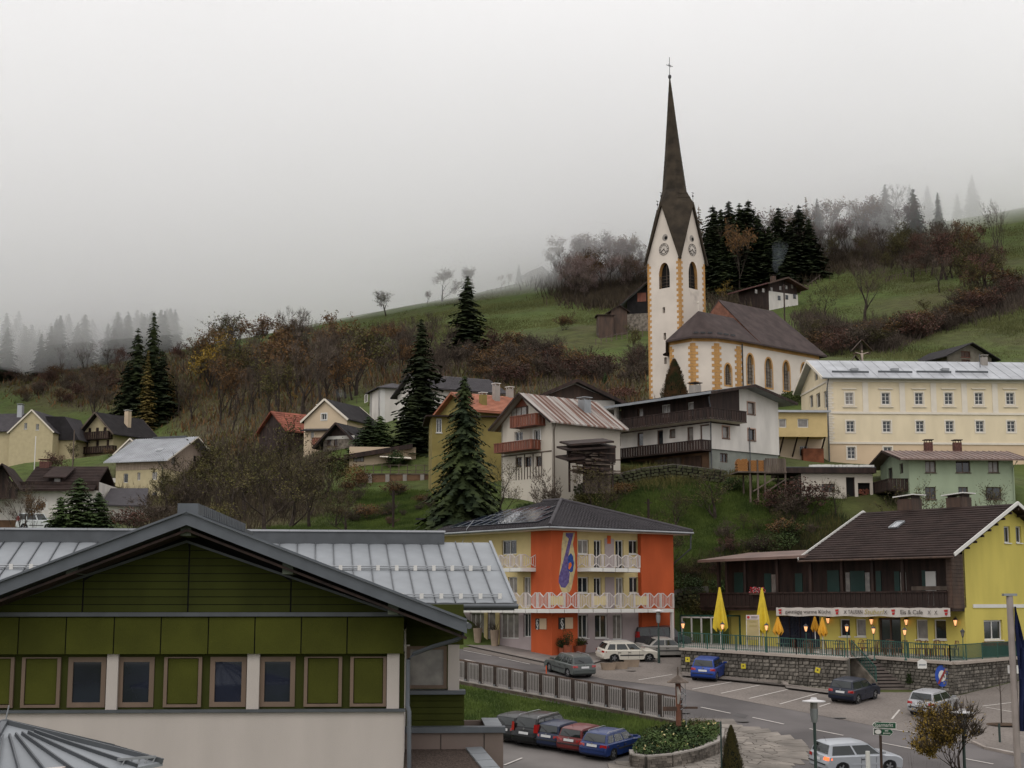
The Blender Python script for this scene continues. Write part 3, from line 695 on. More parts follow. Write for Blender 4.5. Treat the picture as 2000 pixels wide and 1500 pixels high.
def corner_roof():
 P = at(10,1412,25.0); r = empty('porch_canopy','low hipped porch roof of folded grey metal in front of the white wall','canopy',P)
 C = [Vector((2.55,0.3,-.66)),Vector((.4,-3.0,-.9)),Vector((-3.2,-2.0,-.9)),Vector((-2.2,2.4,-.66)),Vector((1.2,2.2,-.6))]
 A = Vector((0,0,0))
 for i in range(5):
  p,q_ = C[i],C[(i + 1) % 5]; q = B(); q.slab([A,p,q_],.06); o = q.build('roof_face',metal_roof,r); n = 7; s = B()
  nr = (p - A).cross(q_ - A).normalized(); nr = nr if nr.z > 0 else -nr
  for k in range(1,n): m_ = p.lerp(q_,k / n); s.bar(A.lerp(m_,.22) + nr * .03,m_ + nr * .03,.03,.06,up=nr)
  s.build('standing_seam',dmetal,o); s = B(); s.bar(A + nr * .02,p + nr * .02,.10,.08); s.build('hip_cap',dmetal,r)
 q = B(); q.tube([A,A + Vector((.05,0,.28))],.012,6); q.build('lightning_rod',steel,r)
 s = B()
 for k in range(5): x = .5 - k * .04; s.tube([C[0] + Vector((-.55 + k * .1,-.55 + .1 * k,-.02)),C[0] + Vector((-.50 + k * .1,-.5 + .1 * k,.10))],.014,6)
 s.bar(C[0] + Vector((-.6,-.6,.1)),C[0] + Vector((-.1,-.1,.1)),.04); s.build('snow_guard',steel,r)
 q = B(); q.box(-1.6,1.3,-1.2,1.3,-8.2,-.6); q.build('porch_wall',fwhite,r)
corner_roof()
# ================================================================ ORANGE CORNER HOUSE
def orange_house():
 g = Bld('orange_house','orange and yellow three storey corner house with a saxophone mural and dark hipped roof','house',1078,1281,100.0,.672)
 r = g.root; W,Dp = 11.4,13.5; s = .35
 zt = g.f(1073,1030,-.9)[1] + .15
 zf = [0,g.f(1078,1190)[1],g.f(1078,1118)[1]]        # floor levels
 xb = g.f(1128,1150)[0]; yb = g.s_(1037,1150)[0]
 # corner bay
 q = B(); q.box(0,xb,0,s + .2,-1.2,zt); q.box(0,s + .2,s + .2,yb,-1.2,zt); q.build('corner_bay',orange,r)
 xo = g.f(1253,1150,.0)[0]
 q = B(); q.box(xo,W,0,3.0,-1.5,zt); q.build('orange_pier',orange,r)
 H3 = [(1129,1054,1150,1082),(1160,1055,1175,1112),(1202,1055,1218,1112),(1228,1055,1249,1082)]
 H2 = [(1129,1127,1150,1158),(1160,1128,1175,1183),(1203,1128,1218,1183),(1229,1127,1249,1158)]
 H1 = [(1130,1200,1149,1246),(1162,1200,1187,1246),(1197,1200,1216,1249)]
 for nm,hs,z0,z1,m in (('upper_wall',H3,zf[2],zt,cream_y),('middle_wall',H2,zf[1],zf[2],cream_y),('ground_wall',H1,-1.5,zf[1],lilac)):
  R_ = [g.fr(*h,y=s) for h in hs]; wall(r,mfront(s),xb,xo,z0,z1,m,R_,name=nm)
  for k,h in enumerate(R_):
   dr = (h[3] - h[2]) > 1.6
   window(r,mfront(s),*h,wframe,glass_m if not (nm == 'ground_wall' and k == 2) else curtain,nx=2 if (h[1] - h[0]) > .7 else 1,ny=1 if dr else 1,name='door' if dr and nm != 'ground_wall' else 'window',sill=None if dr else wframe)
 for (a,c,z0,z1) in ((1181,1199,zf[2] + .05,g.f(1190,1052,s)[1]),(1181,1199,zf[1] + .05,zf[2] - .25)):
  q = B(); x0 = g.f(a,1100,s)[0]; x1 = g.f(c,1100,s)[0]; q.box(x0,x1,s - .04,s - .002,z0,z1); q.build('lilac_panel',lilac,r)
 q = B(); x0,x1,z0,z1 = g.fr(1186,1046,1193,1062,s - .05); q.box(x0,x1,s - .05,s - .042,z0,z1); q.build('wall_ornament',orange,r)
 L3 = [(980,1055,1009,1083)]; L2 = [(992,1127,1010,1160),(1022,1127,1036,1183)]; L1 = [(917,1197,945,1246),(952,1195,968,1254),(977,1197,1013,1247),(1022,1198,1036,1244)]
 for nm,hs,z0,z1,m in (('upper_wall',L3,zf[2],zt,cream_y),('middle_wall',L2,zf[1],zf[2],cream_y),('ground_wall',L1,-1.5,zf[1],lilac)):
  R_ = [g.sr(*h,x=s) for h in hs]; wall(r,mleft(s),yb,Dp,z0,z1,m,R_,name=nm)
  for k,h in enumerate(R_):
   isd = nm == 'ground_wall' and k == 1
   window(r,mleft(s),*h,wframe,curtain if isd else glass_m,nx=3 if nm == 'ground_wall' and k in (0,2) else (1 if isd else 2),fw=.06,name='door' if isd else 'window')
 for a,c in ((946,952),(968,975)):
  y0,y1,_,_ = g.sr(a,1200,c,1250,s - .05); q = B(); q.box(s - .08,s - .002,y0,y1,-.3,zf[1] - .02); q.build('yellow_pilaster',cream_y,r)
 q = B(); q.box(s,W,Dp - .2,Dp,-1.5,zt); q.box(W - .3,W - .02,3.0,Dp - .2,-1.5,zt); q.box(s,s + .2,Dp - .5,Dp - .2,-1.5,zt); q.build('back_wall',cream_y,r)
 # saxophone mural, a flat painting on the bay
 cr = mat('mural_cream',(.58,.47,.24),rough=.85,col2=(.36,.30,.20),scale=3,thr=(.45,.7)); pu = mat('mural_violet',(.085,.055,.17),rough=.8,col2=(.16,.13,.30),scale=5,detail=6); bl = mat('mural_blue',(.03,.07,.26),rough=.8,var=.3,scale=4); og = mat('mural_orange',(.70,.16,.03),rough=.8,var=.3,scale=3)
 def paint(pts,y,m,nm):
  q = B(); p = [g.f(a,b_,y) for a,b_ in pts]; q.add([(x,y,z) for x,z in p],[tuple(range(len(p)))]); q.build(nm,m,r)
 paint([(1100,1040),(1123,1040),(1119,1062),(1123,1085),(1124,1110),(1120,1130),(1116,1150),(1112,1157),(1098,1157),(1094,1148),(1091,1135),(1093,1115),(1096,1095),(1097,1065)],-.006,cr,'mural_ground')
 paint([(1105,1041),(1120,1041),(1119,1047),(1114,1066),(1110,1085),(1109,1108),(1113,1120),(1111,1138),(1104,1148),(1096,1147),(1091,1137),(1092,1125),(1097,1108),(1103,1085),(1111,1052),(1105,1047)],-.010,pu,'mural_saxophone')
 paint([(1110,1086),(1115,1080),(1119,1086),(1121,1100),(1119,1116),(1115,1118),(1111,1115),(1108,1112)],-.014,bl,'mural_bell')
 paint([(1111,1100),(1115,1098),(1117,1104),(1112,1113),(1110,1110)],-.018,og,'mural_bell_mouth')
 for (px0,px1) in ((1040,1052),(1066,1078)): pass
 # law-office plates with a section mark
 for side,(a0,a1,b0,b1) in ((1,(1047,1208,1068,1229)),(0,(1090.5,1206,1118,1228))):
  if side:
   y0,y1,z0,z1 = g.sr(a0,a1,b0,b1,0); ym = y1 - (y1 - y0) * .37
   q = B(); q.box(-.06,-.004,ym,y1,z0,z1); o = q.build('sign_plate',black_m,r); q = B(); q.box(-.06,-.004,y0,ym - .01,z0,z1); q.build('sign_panel',cream_low,r)
   text('§','section_mark',(z1 - z0) * 1.05,wframe,r,(-.065,(ym + y1) / 2,(z0 + z1) / 2),rz=R(-90))
  else:
   x0,x1,z0,z1 = g.fr(a0,a1,b0,b1,0); xm = x0 + (x1 - x0) * .44
   q = B(); q.box(x0,xm,-.06,-.004,z0,z1); q.build('sign_plate',black_m,r); q = B(); q.box(xm + .01,x1,-.06,-.004,z0,z1); q.build('sign_panel',cream_low,r)
   text('§','section_mark',(z1 - z0) * 1.05,wframe,r,((x0 + xm) / 2,-.065,(z0 + z1) / 2))
 # balconies: slab fascia panels + baluster panels with notched rails
 wr = mat('balcony_white',(.62,.56,.53),rough=.55,var=.05)
 def rail_panel(p,q_,z0,z1,parent,solid=False):
  p = Vector((*p,0)); q_ = Vector((*q_,0)); Ln = (q_ - p).length; d = (q_ - p).normalized(); b = B()
  P_ = lambda f,z: Vector((p.x + d.x * Ln * f,p.y + d.y * Ln * f,z0 + (z1 - z0) * z))
  b.bar(P_(.02,0),P_(.02,1),.07); b.bar(P_(.98,0),P_(.98,1),.07)
  V_ = [(0.04,1),(.2,1),(.5,.72),(.8,1),(.96,1)]
  for a,c in zip(V_,V_[1:]): b.bar(P_(*a),P_(*c),.05,.05)
  V_ = [(0.04,.03),(.25,.03),(.5,.28),(.75,.03),(.96,.03)]
  for a,c in zip(V_,V_[1:]): b.bar(P_(*a),P_(*c),.05,.05)
  for k in range(8):
   f = .1 + .8 * k / 7; hi = 1 - .28 * max(0,1 - abs(f - .5) / .3); lo = .03 + .25 * max(0,1 - abs(f - .5) / .25); b.bar(P_(f,lo),P_(f,hi),.03)
  b.build('railing_panel',wr,parent)
  if solid:
   b = B(); b.bar(P_(.04,.5),P_(.96,.5),.02,(z1 - z0) * .6); b.build('infill_board',cream_y,parent)
 def balcony(pts,zs,h,n_per=1.25,solid=()):
  b = B(); i = 0
  o = None
  for a,c in zip(pts,pts[1:]):
   a = Vector(a); c = Vector(c); n = max(1,round((c - a).length / n_per))
   if o is None: o = bpy.data.objects.new('balcony',None); COL.objects.link(o); o.parent = r
   for k in range(n):
    p,q_ = a.lerp(c,k / n),a.lerp(c,(k + 1) / n); rail_panel(p,q_,zs + .18,zs + h,o,i in solid); i += 1
    b = B(); d = (q_ - p).normalized() * .03; b.bar((p.x + d.x,p.y + d.y,zs + .0),(q_.x - d.x,q_.y - d.y,zs + .0),.06,.26); b.build('fascia_panel',wframe,o)
  return o
 pr = 1.25; zb = zf[1] - .1; hb = g.f(1128,1158,-pr)[1] - zb; xe = g.f(1316,1175,-pr)[0]
 o = balcony([(-pr,Dp),(-pr,-pr),(xe,-pr)],zb,hb,solid=(12,15,18)); q = B(); q.box(-pr + .05,xe,-pr + .05,0,zb - .1,zb + .08); q.box(-pr + .05,0,0,Dp,zb - .1,zb + .08); q.build('slab',wr,o)
 q = B(); q.bar((xe - .1,-pr + .1,-1.6),(xe - .1,-pr + .1,zb - .1),.2); q.build('post',wr,r)
 x0 = g.f(1152,1100,-pr)[0]; x1 = g.f(1250,1100,-pr)[0]; zu = g.f(1200,1113,-pr)[1]; hu = g.f(1200,1084,-pr)[1] - zu
 o = balcony([(x0,s),(x0,-pr),(x1,-pr),(x1,s)],zu,hu); q = B(); q.box(x0,x1,-pr + .05,s,zu - .1,zu + .08); q.build('slab',wr,o)
 y0,y1,zz,_ = g.sr(975,1084,1018,1115,-pr); o = balcony([(s,y1),(-pr,y1),(-pr,y0),(s,y0)],zu,hu); q = B(); q.box(-pr + .05,s,y0,y1,zu - .1,zu + .08); q.build('slab',wr,o)
 # hipped roof
 ov = .95; ze = zt - .05; ex0,ex1,ey0,ey1 = -ov,W + ov + .1,-ov,Dp + ov; hy = (ex1 - ex0) / 2; zr = g.f(1098,978,hy - ov)[1]; xm = (ex0 + ex1) / 2
 A = Vector((xm,ey0 + hy,zr)); A2 = Vector((xm,max(ey1 - hy,ey0 + hy + .6),zr)); c0,c1,c2,c3 = Vector((ex0,ey0,ze)),Vector((ex1,ey0,ze)),Vector((ex1,ey1,ze)),Vector((ex0,ey1,ze))
 q = B(); q.slab([c0,c1,A],.18); q.slab([c1,c2,A2,A],.18); q.slab([c2,c3,A2],.18); q.slab([c3,c0,A,A2],.18); roof = q.build('roof',grey_tile,r)
 for (a,c,d_,e) in ((c0,c1,A,A),(c3,c0,A,A2)):
  s_ = B(); nr = 26; n_ = (c - a).cross(e - a).normalized(); n_ = n_ if n_.z > 0 else -n_
  for i in range(nr):
   f0,f1 = i / nr,(i + 1) / nr
   p0,p1,p2,p3 = a.lerp(e,f0) + n_ * .05,c.lerp(d_,f0) + n_ * .05,c.lerp(d_,f1) + n_ * .01,a.lerp(e,f1) + n_ * .01
   s_.add([p0,p1,p2,p3,a.lerp(e,f0) + n_ * .005,c.lerp(d_,f0) + n_ * .005],[(0,1,2,3),(4,5,1,0)])
   m_ = max(1,int((p1 - p0).length / .3))
   for k in range(1,m_): s_.bar(p0.lerp(p1,k / m_) + n_ * .015,p3.lerp(p2,k / m_) + n_ * .015,.07,.04,up=n_)
  s_.build('tile_rows',grey_tile,roof,kind='stuff')
 q = B()
 for a,c in ((c0,A),(c1,A),(A,A2)): q.tube([a + Vector((0,0,.06)),c + Vector((0,0,.08))],.13,8)
 q.build('hip_tiles',grey_tile,roof)
 gutter(roof,(ex0 - .05,ey0 - .05,ze - .1),(ex1,ey0 - .05,ze - .1),.08,steel); gutter(roof,(ex0 - .05,ey1,ze - .1),(ex0 - .05,ey0 - .05,ze - .1),.08,steel)
 q = B(); q.box(ex0 + .05,ex1 - .05,ey0 + .05,ey1 - .05,ze - .22,ze - .2); q.build('soffit',white_trim,roof)
 pipe(r,[(W + .9,-.9,ze - .2),(W + .95,-.8,ze - 1.2),(W + .4,1.0,ze - 2.6),(W + .1,1.2,ze - 3.2),(W + .1,1.2,-1)],.06)
 # solar panels on the street-side slope
 n_ = (c0 - c3).cross(A - c3).normalized(); n_ = n_ if n_.z > 0 else -n_; pv = mat('solar_glass',(.02,.028,.055),rough=.16,var=.1,spec=1,coat=1)
 y_ax = Vector((0,1,0)); up = (A - Vector((ex0,A.y,ze))).normalized()
 spec_ = [(0,0,10),(1,.7,8),(2,1.6,6)]
 base = slopehit(g,1078,1022,c0,n_)
 for row,y0_,cnt in spec_:
  for k in range(cnt):
   o_ = Vector((ex0,1.3 + y0_ + k * 1.02 + row * .55,ze)) + up * (.9 + row * 1.40) + n_ * .14
   q = B(); q.add([o_,o_ + y_ax * .98,o_ + y_ax * .98 + up * 1.36,o_ + up * 1.36] + [p - n_ * .04 for p in (o_,o_ + y_ax * .98,o_ + y_ax * .98 + up * 1.36,o_ + up * 1.36)],[(0,1,2,3),(4,7,6,5),(0,4,5,1),(1,5,6,2),(2,6,7,3),(3,7,4,0)])
   o2 = q.build('solar_panel',pv,roof)
   q = B(); q.bar(o_ + n_ * .005,o_ + y_ax * .98 + n_ * .005,.022,.02); q.bar(o_ + n_ * .005,o_ + up * 1.36 + n_ * .005,.022,.02); q.build('panel_frame',steel,o2)
 return g
OH = orange_house()
def flat_behind():
 g = Bld('flat_roofed_block','low dark roofed block with a white pipe frame behind the orange house','building',868,1045,113.0,.3)
 q = B(); q.box(0,5.5,0,5,-3,1.2); q.build('wall',concrete,g.root)
 q = B(); q.slab([(-.8,-.8,1.2),(6.4,-.8,1.2),(6.4,6,1.6),(-.8,6,1.6)],.15); q.build('roof',black_roof,g.root)
 x0,z0 = g.f(878,1002,0); x1,z1 = g.f(911,1004,0); q = B()
 q.tube([(x0,0,z0),(x1,0,z1),(x1,0,1.3)],.07,8); q.tube([(x0 + .3,0,1.2),(x0 + .3,0,z0)],.06,8); q.tube([(x0 + .9,0,1.2),(x0 + .9,0,z0)],.05,8); q.build('pipe_frame',wframe,g.root,smooth=True)
 pipe(g.root,[(x0,0,z0),(x0 - .9,0,1.2)],.025,steel,'stay')
flat_behind()
# ================================================================ YELLOW CAFE
TZ = -3.2
gshut = mat('green_shutter',(.008,.042,.033),rough=.6,var=.15)
lampglow = mat('lamp_glow',(.9,.5,.25),emit=(1.0,.45,.18),estr=1.4,var=0)
rail_green = mat('green_railing_paint',(.010,.075,.055),rough=.45,var=.15)
def lantern(m_parent,P,post=0.0,nm='wall_lantern',label=None,grp=None,s=1.0,lit=True):
 o = empty(nm,label,'lantern',P,0,grp)
 b = B(); b.lathe([(.05,-.16),(.11,.12),(.11,.13)],6); g_ = b.build('glass',lampglow if lit else curtain,o)
 b = B(); b.lathe([(.16,.13),(.10,.22),(.02,.27),(.02,.33)],6); b.lathe([(.03,-.22),(.06,-.16),(.02,-.155)],6)
 for k in range(6): t = math.pi * k / 3; b.bar((.05 * math.cos(t),.05 * math.sin(t),-.16),(.115 * math.cos(t),.115 * math.sin(t),.13),.015)
 b.build('cap',black_m,o)
 if post:
  b = B(); b.tube([(0,0,-post),(0,0,-.2)],[.035,.022],8); b.lathe([(.09,-post),(.07,-post + .1),(.03,-post + .16)],8); b.build('post',rail_green,o)
 else:
  b = B(); b.tube([(0,0,.3),(.08,.10,.32),(.12,.17,.1),(.12,.2,0)],.014,6); b.build('bracket',black_m,o)
 if s != 1: o.scale = (s,s,s)
 return o
def cafe():
 g = Bld('cafe_inn','yellow inn with a dark wooden upper gallery and brown tiled roof above the stone terrace','inn',1888,1277,93.0,-.891,z=TZ)
 r = g.root; X0 = -23.2; fx = lambda px,py=1220,y=0.0: g.f(px,py,y)[0]
 zg = g.f(1888,1187)[1]; yb = -1.25
 xs = fx(1424); ze = g.f(1860,1084,-1.9)[1]
 # ground floor front wall
 wins = [(1640,1209,1660,1243),(1671,1209,1691,1243),(1789,1210,1812,1249),(1824,1210,1848,1249)]; door = (1716,1206,1760,1275); gl = (1520,1203,1601,1262)
 hs = [g.fr(*w_) for w_ in wins]; dh = g.fr(*door); gh = g.fr(*gl); dh = (dh[0],dh[1],.02,dh[3]); gh = (gh[0],gh[1],.05,gh[3])
 wall(r,mfront(),xs,0,-1,zg,yellow,hs + [dh,gh],name='wall')
 for h in hs: window(r,mfront(),*h,wframe,glass_m,nx=1,surround=None,sill=wframe)
 window(r,mfront(),*dh,bwood,glass_m,nx=2,name='entrance_door',fw=.14); window(r,mfront(),*gh,dwood,glass_b,nx=4,name='glass_door',fw=.05)
 # wind screen frame at the far left
 x0,x1 = fx(1331,1230,-2),fx(1408,1230,-2); zt = g.f(1350,1201,-2)[1]
 sc_ = empty('terrace_windscreen','green framed glass windscreen at the left end of the terrace','windscreen',(0,0,0)); sc_.location = r.location; sc_.rotation_euler = r.rotation_euler
 q = B(); q.box(x0,x1 + .1,-2.1,-2,zt - .1,zt); q.bar((x0,-2.05,0),(x0,-2.05,zt),.12); q.bar((x1,-2.05,0),(x1,-2.05,zt),.12); q.bar((x1,0,0),(x1,0,zt),.12); q.bar((x1,-2,zt - .05),(x1,0,zt - .05),.1); q.build('frame',rail_green,sc_)
 n = 4
 for k in range(n):
  a,c = x0 + (x1 - x0) * k / n,x0 + (x1 - x0) * (k + 1) / n; q = B(); q.bar((a + .12,-2.05,.1),(a + .12,-2.05,zt - .12),.10); q.bar((a + .1,-2.05,zt - .17),(c,-2.05,zt - .17),.1); o = q.build('white_frame',wframe,sc_)
  m = bpy.data.materials.get('clear_glass')
  if not m:
   m = bpy.data.materials.new('clear_glass'); m.use_nodes = True; bb = m.node_tree.nodes['Principled BSDF']; bb.inputs['Transmission Weight'].default_value = 1; bb.inputs['Roughness'].default_value = .02; bb.inputs['Base Color'].default_value = (.75,.8,.78,1); bb.inputs['IOR'].default_value = 1.02
  q = B(); q.add([(a + .16,-2.04,.15),(c,-2.04,.15),(c,-2.04,zt - .2),(a + .16,-2.04,zt - .2)],[(0,1,2,3)]); q.build('pane',m,o)
 # gable side
 Wd = 11.0; ry = 5.2; zr = g.f(1975,978,ry)[1] - .15; zr = g.s_(1975,980,.7)[1] - .1
 ys = lambda px,py=1220: g.s_(px,py)[0]
 sw = [(1922,1211,1958,1250),(1961,1028,1973,1060),(1984,1028,1995,1060)]; sh = [g.sr(*w_) for w_ in sw]
 se = (zr - ze) / (ry + 1.9); zw0 = ze + se * 1.9
 wall(r,mright(0),0,Wd,-3.5,zw0,yellow,sh,top=[(0,zw0 - .1),(ry,zr - .1),(Wd,ze + se * 1.0)],name='gable_wall')
 window(r,mright(0),*sh[0],wframe,glass_m,nx=2,fw=.09,sill=wframe); window(r,mright(0),*sh[1],wframe,glass_m,nx=1,sill=wframe); window(r,mright(0),*sh[2],wframe,glass_m,nx=1,sill=wframe)
 q = B(); a,c = g.s_(1900,1186)[0],Wd; z_ = g.s_(1950,1187)[1]; q.box(.002,.05,a,c,z_,z_ + .22); q.build('string_course',wframe,r)
 q = B(); q.box(X0,0,Wd - .2,Wd,-1,zw0); q.box(xs - .02,xs + .2,0,Wd,-1,zg); q.build('back_wall',yellow,r)
 # gallery storey: dark wood back wall with shutters and doors
 uz = zg + .0; xg = X0
 dl = [(1435,1118,1452,1155,'s'),(1494,1120,1507,1155,'s'),(1508,1122,1516,1155,'c'),(1554,1120,1568,1155,'s'),(1617,1114,1640,1155,'s'),(1653,1118,1661,1155,'c'),(1662,1115,1690,1155,'s'),(1691,1118,1700,1155,'c'),(1712,1115,1722,1155,'s'),(1748,1116,1758,1155,'s'),(1760,1118,1771,1155,'c'),(1802,1114,1809,1155,'s'),(1809,1116,1829,1150,'w')]
 hl = []
 q = B(); q.box(fx(1421,1130),0,0,.2,zg,ze + .4); q.build('gallery_wall',dwood,r)
 for (a,b_,c,d,k) in dl:
  h = g.fr(a,b_,c,d + 25); q = B(); q.box(h[0],h[1],-.05,-.003,zg,h[3]); q.build('shutter' if k == 's' else 'door',{'s': gshut,'c': curtain,'w': wframe}[k],r)
 # posts and end cladding
 for px in (1402,1418,1454,1517,1582,1643,1703,1762): x = fx(px,1120,yb); q = B(); q.box(x - .1,x + .1,yb,yb + .2,zg,ze + .1); q.build('post',dwood,r)
 xr_ = fx(1860,1120,yb)
 for k in range(14):
  z0 = zg - .05 + k * (ze + .15 - zg) / 14; z1 = z0 + (ze + .15 - zg) / 14 - .015; q = B(); q.box(xr_ - .45,-.0 + .02,yb,yb + .05,z0,z1); q.box(-.03,.03,yb + .05,-.002,z0,z1); q.build('cladding_board',bwood,r)
 q = B(); q.box(xr_ - .4,-.04,yb + .06,-.01,zg,ze + .1); q.build('end_post',dwood,r)
 # gallery railing and floor
 zr0,zr1 = g.f(1600,1187,yb)[1],g.f(1600,1156,yb)[1]; xL = fx(1368,1170,yb)
 b = B(); b.box(xL,0,yb,0,zg - .22,zg); b.build('gallery_floor',dwood,r)
 ro = bpy.data.objects.new('gallery_railing',None); COL.objects.link(ro); ro.parent = r
 bm = B(); w_ = .2; bm.box(0,w_ - .02,0,.03,0,zr1 - zr0 - .08); me = bm.mesh('board'); me.materials.append(dwood); x = xL; k = 0
 while x < xr_ - .5: o = inst(me,'board',ro,(x,yb - .04 - .02 * (k % 2),zr0)); x += w_; k += 1
 q = B(); q.box(xL - .1,xr_ - .4,yb - .14,yb + .06,zr1 - .09,zr1); q.box(xL - .05,xr_ - .4,yb - .10,yb - .02,zr0,zr0 + .12); q.build('handrail',dwood,ro)
 q = B(); x0,x1 = fx(1780,1148,-.5),fx(1852,1148,-.5); zz = g.f(1815,1153,-.5)[1]; q.box(x0,x1,-.5,-.47,zz,zz + .26); q.build('drying_rack',gwood,r)
 # flower box with red flowers on the gallery rail at the second parasol
 fb = empty('flower_box','flower box with red flowers on the dark gallery railing','flower box',(0,0,0)); x0,z0 = g.f(1479,1156,yb - .2); fb.location = g.P + g.dx * x0 + g.dy * (yb - .25) + Vector((0,0,z0)); fb.rotation_euler = (0,0,g.yaw)
 q = B(); q.box(-.6,.6,-.12,.12,-.2,0); q.build('box',bwood,fb); q = B()
 for k in range(120): p = Vector((rnd.uniform(-.62,.62),rnd.uniform(-.2,.15),rnd.uniform(-.1,.3))); q.box(p.x,p.x + .07,p.y,p.y + .05,p.z,p.z + .05)
 q.build('blossoms',mat('red_blossom',(.5,.02,.03),col2=(.6,.5,.5),scale=9,thr=(.5,.6)),fb,kind='stuff')
 # roofs
 xa = fx(1560,1092,-1.9); xbv = .75
 rf = gable_roof(r,'x',xa,xbv,-1.9,2 * ry + 1.9,ze,zr,brown_roof,t=.16,rows=.36,rm=brown_roof,name='roof')
 for x in (xa - .02,xbv + .02):
  for e_ in (-1.95,2 * ry + 1.9): q = B(); q.bar((x,e_,ze + .02),(x,ry,zr + .05),.06,.22); q.build('verge_board',wframe,rf)
 zl = g.f(1362,1094,-1.9)[1]; xl2 = fx(1362,1093,-1.9); q = B(); q.slab([(xl2,-1.9,zl),(xa + .4,-1.9,zl + .1),(xa + .4,3.6,zl + .75),(xl2,3.6,zl + .65)],.18); q.build('low_roof',rust_brown,r)
 gutter(rf,(xa,-2.0,ze - .12),(xbv,-2.0,ze - .12),.07,bwood)
 sx,sn = slopehit(g,1752,1027,(0,-1.9,ze),(0,-(zr - ze),ry + 1.9)),0
 up = Vector((0,ry + 1.9,zr - ze)).normalized(); nn = Vector((0,-up.z,up.y)); P = sx + nn * .12
 q = B(); e = Vector((.32,0,0)); u_ = up * .5; q.add([P - e - u_,P + e - u_,P + e + u_,P - e + u_],[(0,1,2,3)]); o = q.build('skylight',mat('bright_skylight',(.10,.12,.14),rough=.05,spec=1,coat=1),rf)
 q = B()
 for a,c in ((P - e - u_,P + e - u_),(P + e - u_,P + e + u_),(P + e + u_,P - e + u_),(P - e + u_,P - e - u_)): q.bar(a - nn * .05,c - nn * .05,.1,.14,up=nn)
 q.build('frame',steel,o)
 for px0,px1,py0 in ((1757,1797,972),(1854,1892,969)):
  x0,x1 = fx(px0,py0,ry + .6),fx(px1,py0,ry + .6); xm = (x0 + x1) / 2; zt = g.f((px0 + px1) / 2,py0 + 3,ry + .6)[1]
  q = B(); q.box(xm - .62,xm + .62,ry,ry + 1.1,zr - 1,zt); o = q.build('chimney',bwood,r)
  q = B(); q.slab([(xm - .85,ry - .2,zt + .18),(xm + .85,ry - .2,zt + .3),(xm + .85,ry + 1.3,zt + .3),(xm - .85,ry + 1.3,zt + .18)],.07); q.build('cap',wframe,o)
  for a in (-1,1): q = B(); q.box(xm + a * .5 - .05,xm + a * .5 + .05,ry + .1,ry + 1.0,zt,zt + .2); q.build('cap_leg',dwood,o)
 for k in range(9): x = xbv - .15; q = B(); yy = ry - 5.5 + k * .8; q.bar((.1,yy,zr - abs(yy - ry) * se - .3),(xbv,yy,zr - abs(yy - ry) * se - .3),.10,.14); q.build('purlin',dwood,rf)
 # hanging planter and lantern items below; window box on the gable
 h = sh[0]; q = B(); q.box(.02,.4,h[0] - .3,h[1] + 2.6,h[2] - .35,h[2] - .12); o = q.build('window_box',mat('red_hedge_flowers',(.16,.03,.02),var=.4,scale=6),r)
 q = B(); q.box(.02,.3,h[0] - .3,h[1] + 2.6,h[2] - 1.3,h[2] - .36); q.build('green_panel',gshut,r)
 # banner
 bn = empty('cafe_banner','long white banner lettered in black and red hanging under the gallery','banner',g.P + g.dy * (yb - .12),g.yaw)
 zt,zb_ = g.f(1690,1187,yb - .12)[1],g.f(1690,1204,yb - .12)[1]; xa_,xb_ = fx(1516,1195,yb - .12),fx(1856,1195,yb - .12)
 q = B(); n = 60
 for i in range(n + 1):
  x = xa_ + (xb_ - xa_) * i / n; w0 = .025 * math.sin(i * .7) + .02 * math.sin(i * 1.9); q.v += [(x,w0 - .0,zt + .015 * math.sin(i * .9)),(x,w0 * 1.5,zb_ + .03 * math.sin(i * .55))]
 q.f = [(2 * i,2 * i + 1,2 * i + 3,2 * i + 2) for i in range(n)]; q.build('cloth',mat('banner_cloth',(.60,.55,.50),rough=.85,var=.04),bn,smooth=True)
 hz = (zt + zb_) / 2; tk = mat('banner_ink',(.06,.05,.045)); rk = mat('banner_red',(.45,.03,.03)); gk = mat('banner_gold',(.42,.34,.12)); hh = zt - zb_
 bx_ = lambda px: fx(px,1195,yb - .12)
 def tx(s,px0,px1,m,sh_=0,k=.62):
  o = text(s,'lettering',hh * k,m,bn,((bx_(px0) + bx_(px1)) / 2,-.08,hz),shear=sh_); o.scale[0] = abs(bx_(px1) - bx_(px0)) / max(o.dimensions.x,.1)
 tx('ganztägig warme Küche',1535,1624,tk); tx('TAUERN',1658,1686,tk); tx('Stüberl',1688,1727,gk,.3,.8); tx('Eis & Cafe',1760,1803,tk,0,.7)
 for px in (1525,1636,1746,1849):
  x = bx_(px); q = B(); q.add([(x - .16,-.075,hz + .16),(x + .14,-.075,hz + .18),(x + .1,-.075,hz + .04),(x - .12,-.075,hz + .03)],[(0,1,2,3)]); q.add([(x - .1,-.075,hz - .02),(x + .12,-.075,hz + .0),(x + .06,-.075,hz - .16),(x - .08,-.075,hz - .17)],[(0,1,2,3)]); q.build('red_emblem',rk,bn)
 for px in (1652,1731,1816,1829): x = bx_(px); q = B(); q.bar((x - .1,-.075,hz - .12),(x + .1,-.075,hz + .12),.02); q.bar((x - .08,-.075,hz + .1),(x + .1,-.075,hz - .12),.02); q.build('emblem',tk,bn)
